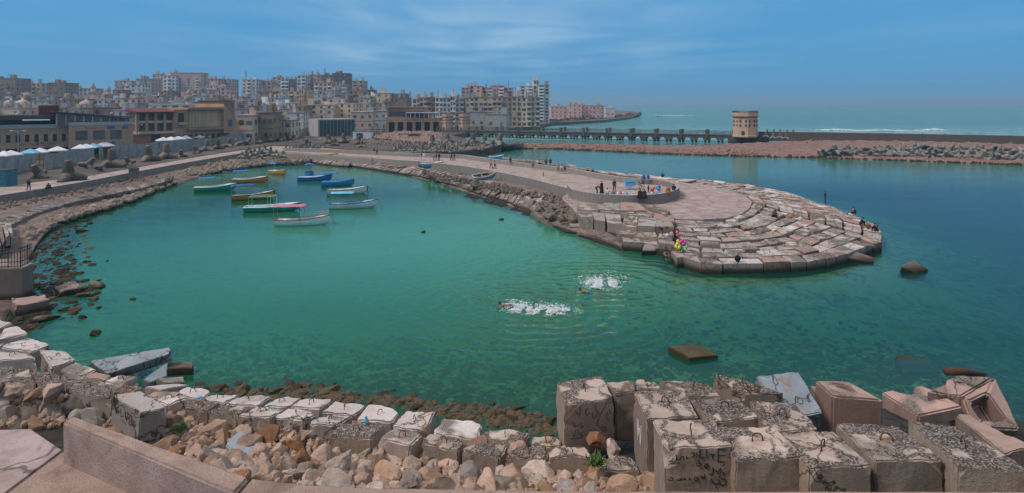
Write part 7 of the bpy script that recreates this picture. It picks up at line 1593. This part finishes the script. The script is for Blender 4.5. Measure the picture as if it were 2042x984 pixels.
# ------------------------------------------------------------------ graffiti painted on the cubes (strokes lying 3 mm proud)
M['spray'] = plain('black spray paint', (.022,.020,.018), .7, .3, 9); M['spray_w'] = plain('white chalky paint', (.7,.7,.72), .8, .2, 9)
def scrawl(block, fa, fb, top, bot_frac, strokes, w, mat, label):
    """strokes in face units: u 0..1 from corner fa to corner fb (pixels on the top edge), v 0..1 downwards"""
    a, b, h = fa, fb, bot_frac; nrm = (b-a).cross(Vector((0,0,-1))).normalized(); 
    if nrm.y > 0: nrm = -nrm
    mb = MB()
    for st in strokes:
        pts = [a.lerp(b, u) + Vector((0,0,-v*h)) + nrm*.03 for u, v in st]
        sp = []
        for i in range(len(pts)-1):
            for q in range(3): sp.append(pts[i].lerp(pts[i+1], q/3))
        sp.append(pts[-1]); mb.tube(sp, w, 5)
    o = mb.build('graffiti', M[mat], block, loc=-block.location) ; return o
def arc(cx, cy, rx, ry, a0, a1, n=7): return [(cx+rx*math.cos(R(lerp(a0,a1,i/n))), cy+ry*math.sin(R(lerp(a0,a1,i/n)))) for i in range(n+1)]
f1 = [[(.20,.13),(.26,.22),(.30,.22)], [(.31,.08),(.30,.27)], arc(.45,.20,.04,.07,0,300), arc(.60,.27,.05,.08,-20,220), [(.60,.08),(.70,.30)], [(.85,.03),(.78,.18),(.68,.38),(.66,.50),(.72,.58)], arc(.78,.60,.03,.06,0,360), [(.83,.55),(.84,.66)], [(.86,.25),(.84,.38),(.90,.45)], [(.90,.20),(.93,.30)], arc(.57,.56,.05,.07,10,170), [(.14,.38),(.20,.40),(.18,.48),(.26,.46),(.36,.42)], [(.16,.62),(.18,.70),(.22,.60),(.20,.55)], [(.26,.55),(.28,.66)], [(.33,.60),(.30,.66),(.36,.68)], [(.12,.72),(.30,.73),(.38,.70)], arc(.35,.50,.02,.03,0,360)]
c0 = cubes[0][0]; scrawl(CUBES[0], P(1126,808,3.4), P(1224,796,3.4), None, 1.75, f1, .014, 'spray', '')
f2 = [[(.77,.05),(.77,.33)], [(.77,.06),(.89,.05)], [(.77,.20),(.88,.19)], [(.76,.32),(.86,.33),(.87,.38),(.83,.42)], [(.65,.16),(.72,.17)], [(.69,.16),(.69,.27)], [(.50,.05),(.50,.24),(.57,.23)], [(.60,.06),(.60,.24)], [(.05,.30),(.10,.27),(.11,.22)], [(.15,.14),(.16,.26),(.20,.26),(.22,.20),(.26,.19),(.26,.25)], [(.30,.18),(.31,.24),(.34,.24)], [(.37,.12),(.42,.12),(.42,.18),(.38,.22)], [(.45,.12),(.46,.18)], [(.17,.32),(.21,.33)], [(.49,.28),(.48,.34)], arc(.485,.375,.03,.04,0,360), arc(.60,.41,.03,.05,0,360),
      [(.69,.45),(.70,.55),(.68,.61),(.64,.58)], [(.72,.52),(.77,.53),(.80,.48),(.82,.52),(.79,.58),(.75,.57)], [(.84,.55),(.86,.62)], [(.79,.64),(.79,.66)], [(.67,.70),(.70,.80),(.77,.80),(.79,.72)], arc(.84,.77,.05,.07,-120,150), [(.74,.88),(.74,.90)],
      [(.03,.69),(.09,.70),(.11,.66),(.07,.64)], [(.16,.70),(.30,.69)], [(.20,.72),(.22,.66),(.25,.70),(.28,.66),(.30,.70)], [(.33,.71),(.36,.65),(.34,.69),(.38,.71)], arc(.45,.69,.03,.04,0,360), [(.50,.65),(.54,.63),(.53,.69)], [(.57,.60),(.57,.69)]]
scrawl(CUBES[4], P(1327,893,5.0), P(1462,889,5.0), None, 1.27, f2, .016, 'spray', '')
f3 = [[(.30,.30),(.36,.55),(.34,.62)], [(.40,.28),(.42,.50),(.50,.34),(.52,.58)], [(.34,.44),(.48,.40)], [(.58,.30),(.56,.60)]]
scrawl(CUBES[3], P(1265,782,4.2), P(1292,836,4.2), None, 2.2, f3, .018, 'spray_w', '')
scrawl(tilted, P(226,790,3.03), P(281,823,2.76), None, 1.0, [arc(.2,.4,.04,.12,0,300), [(.3,.3),(.32,.6),(.4,.5)], [(.45,.35),(.5,.6),(.55,.4)], [(.62,.4),(.6,.7),(.7,.65)], arc(.78,.55,.04,.1,0,300), [(.3,.7),(.5,.78)], [(.1,.3),(.14,.6)]], .014, 'spray', '')
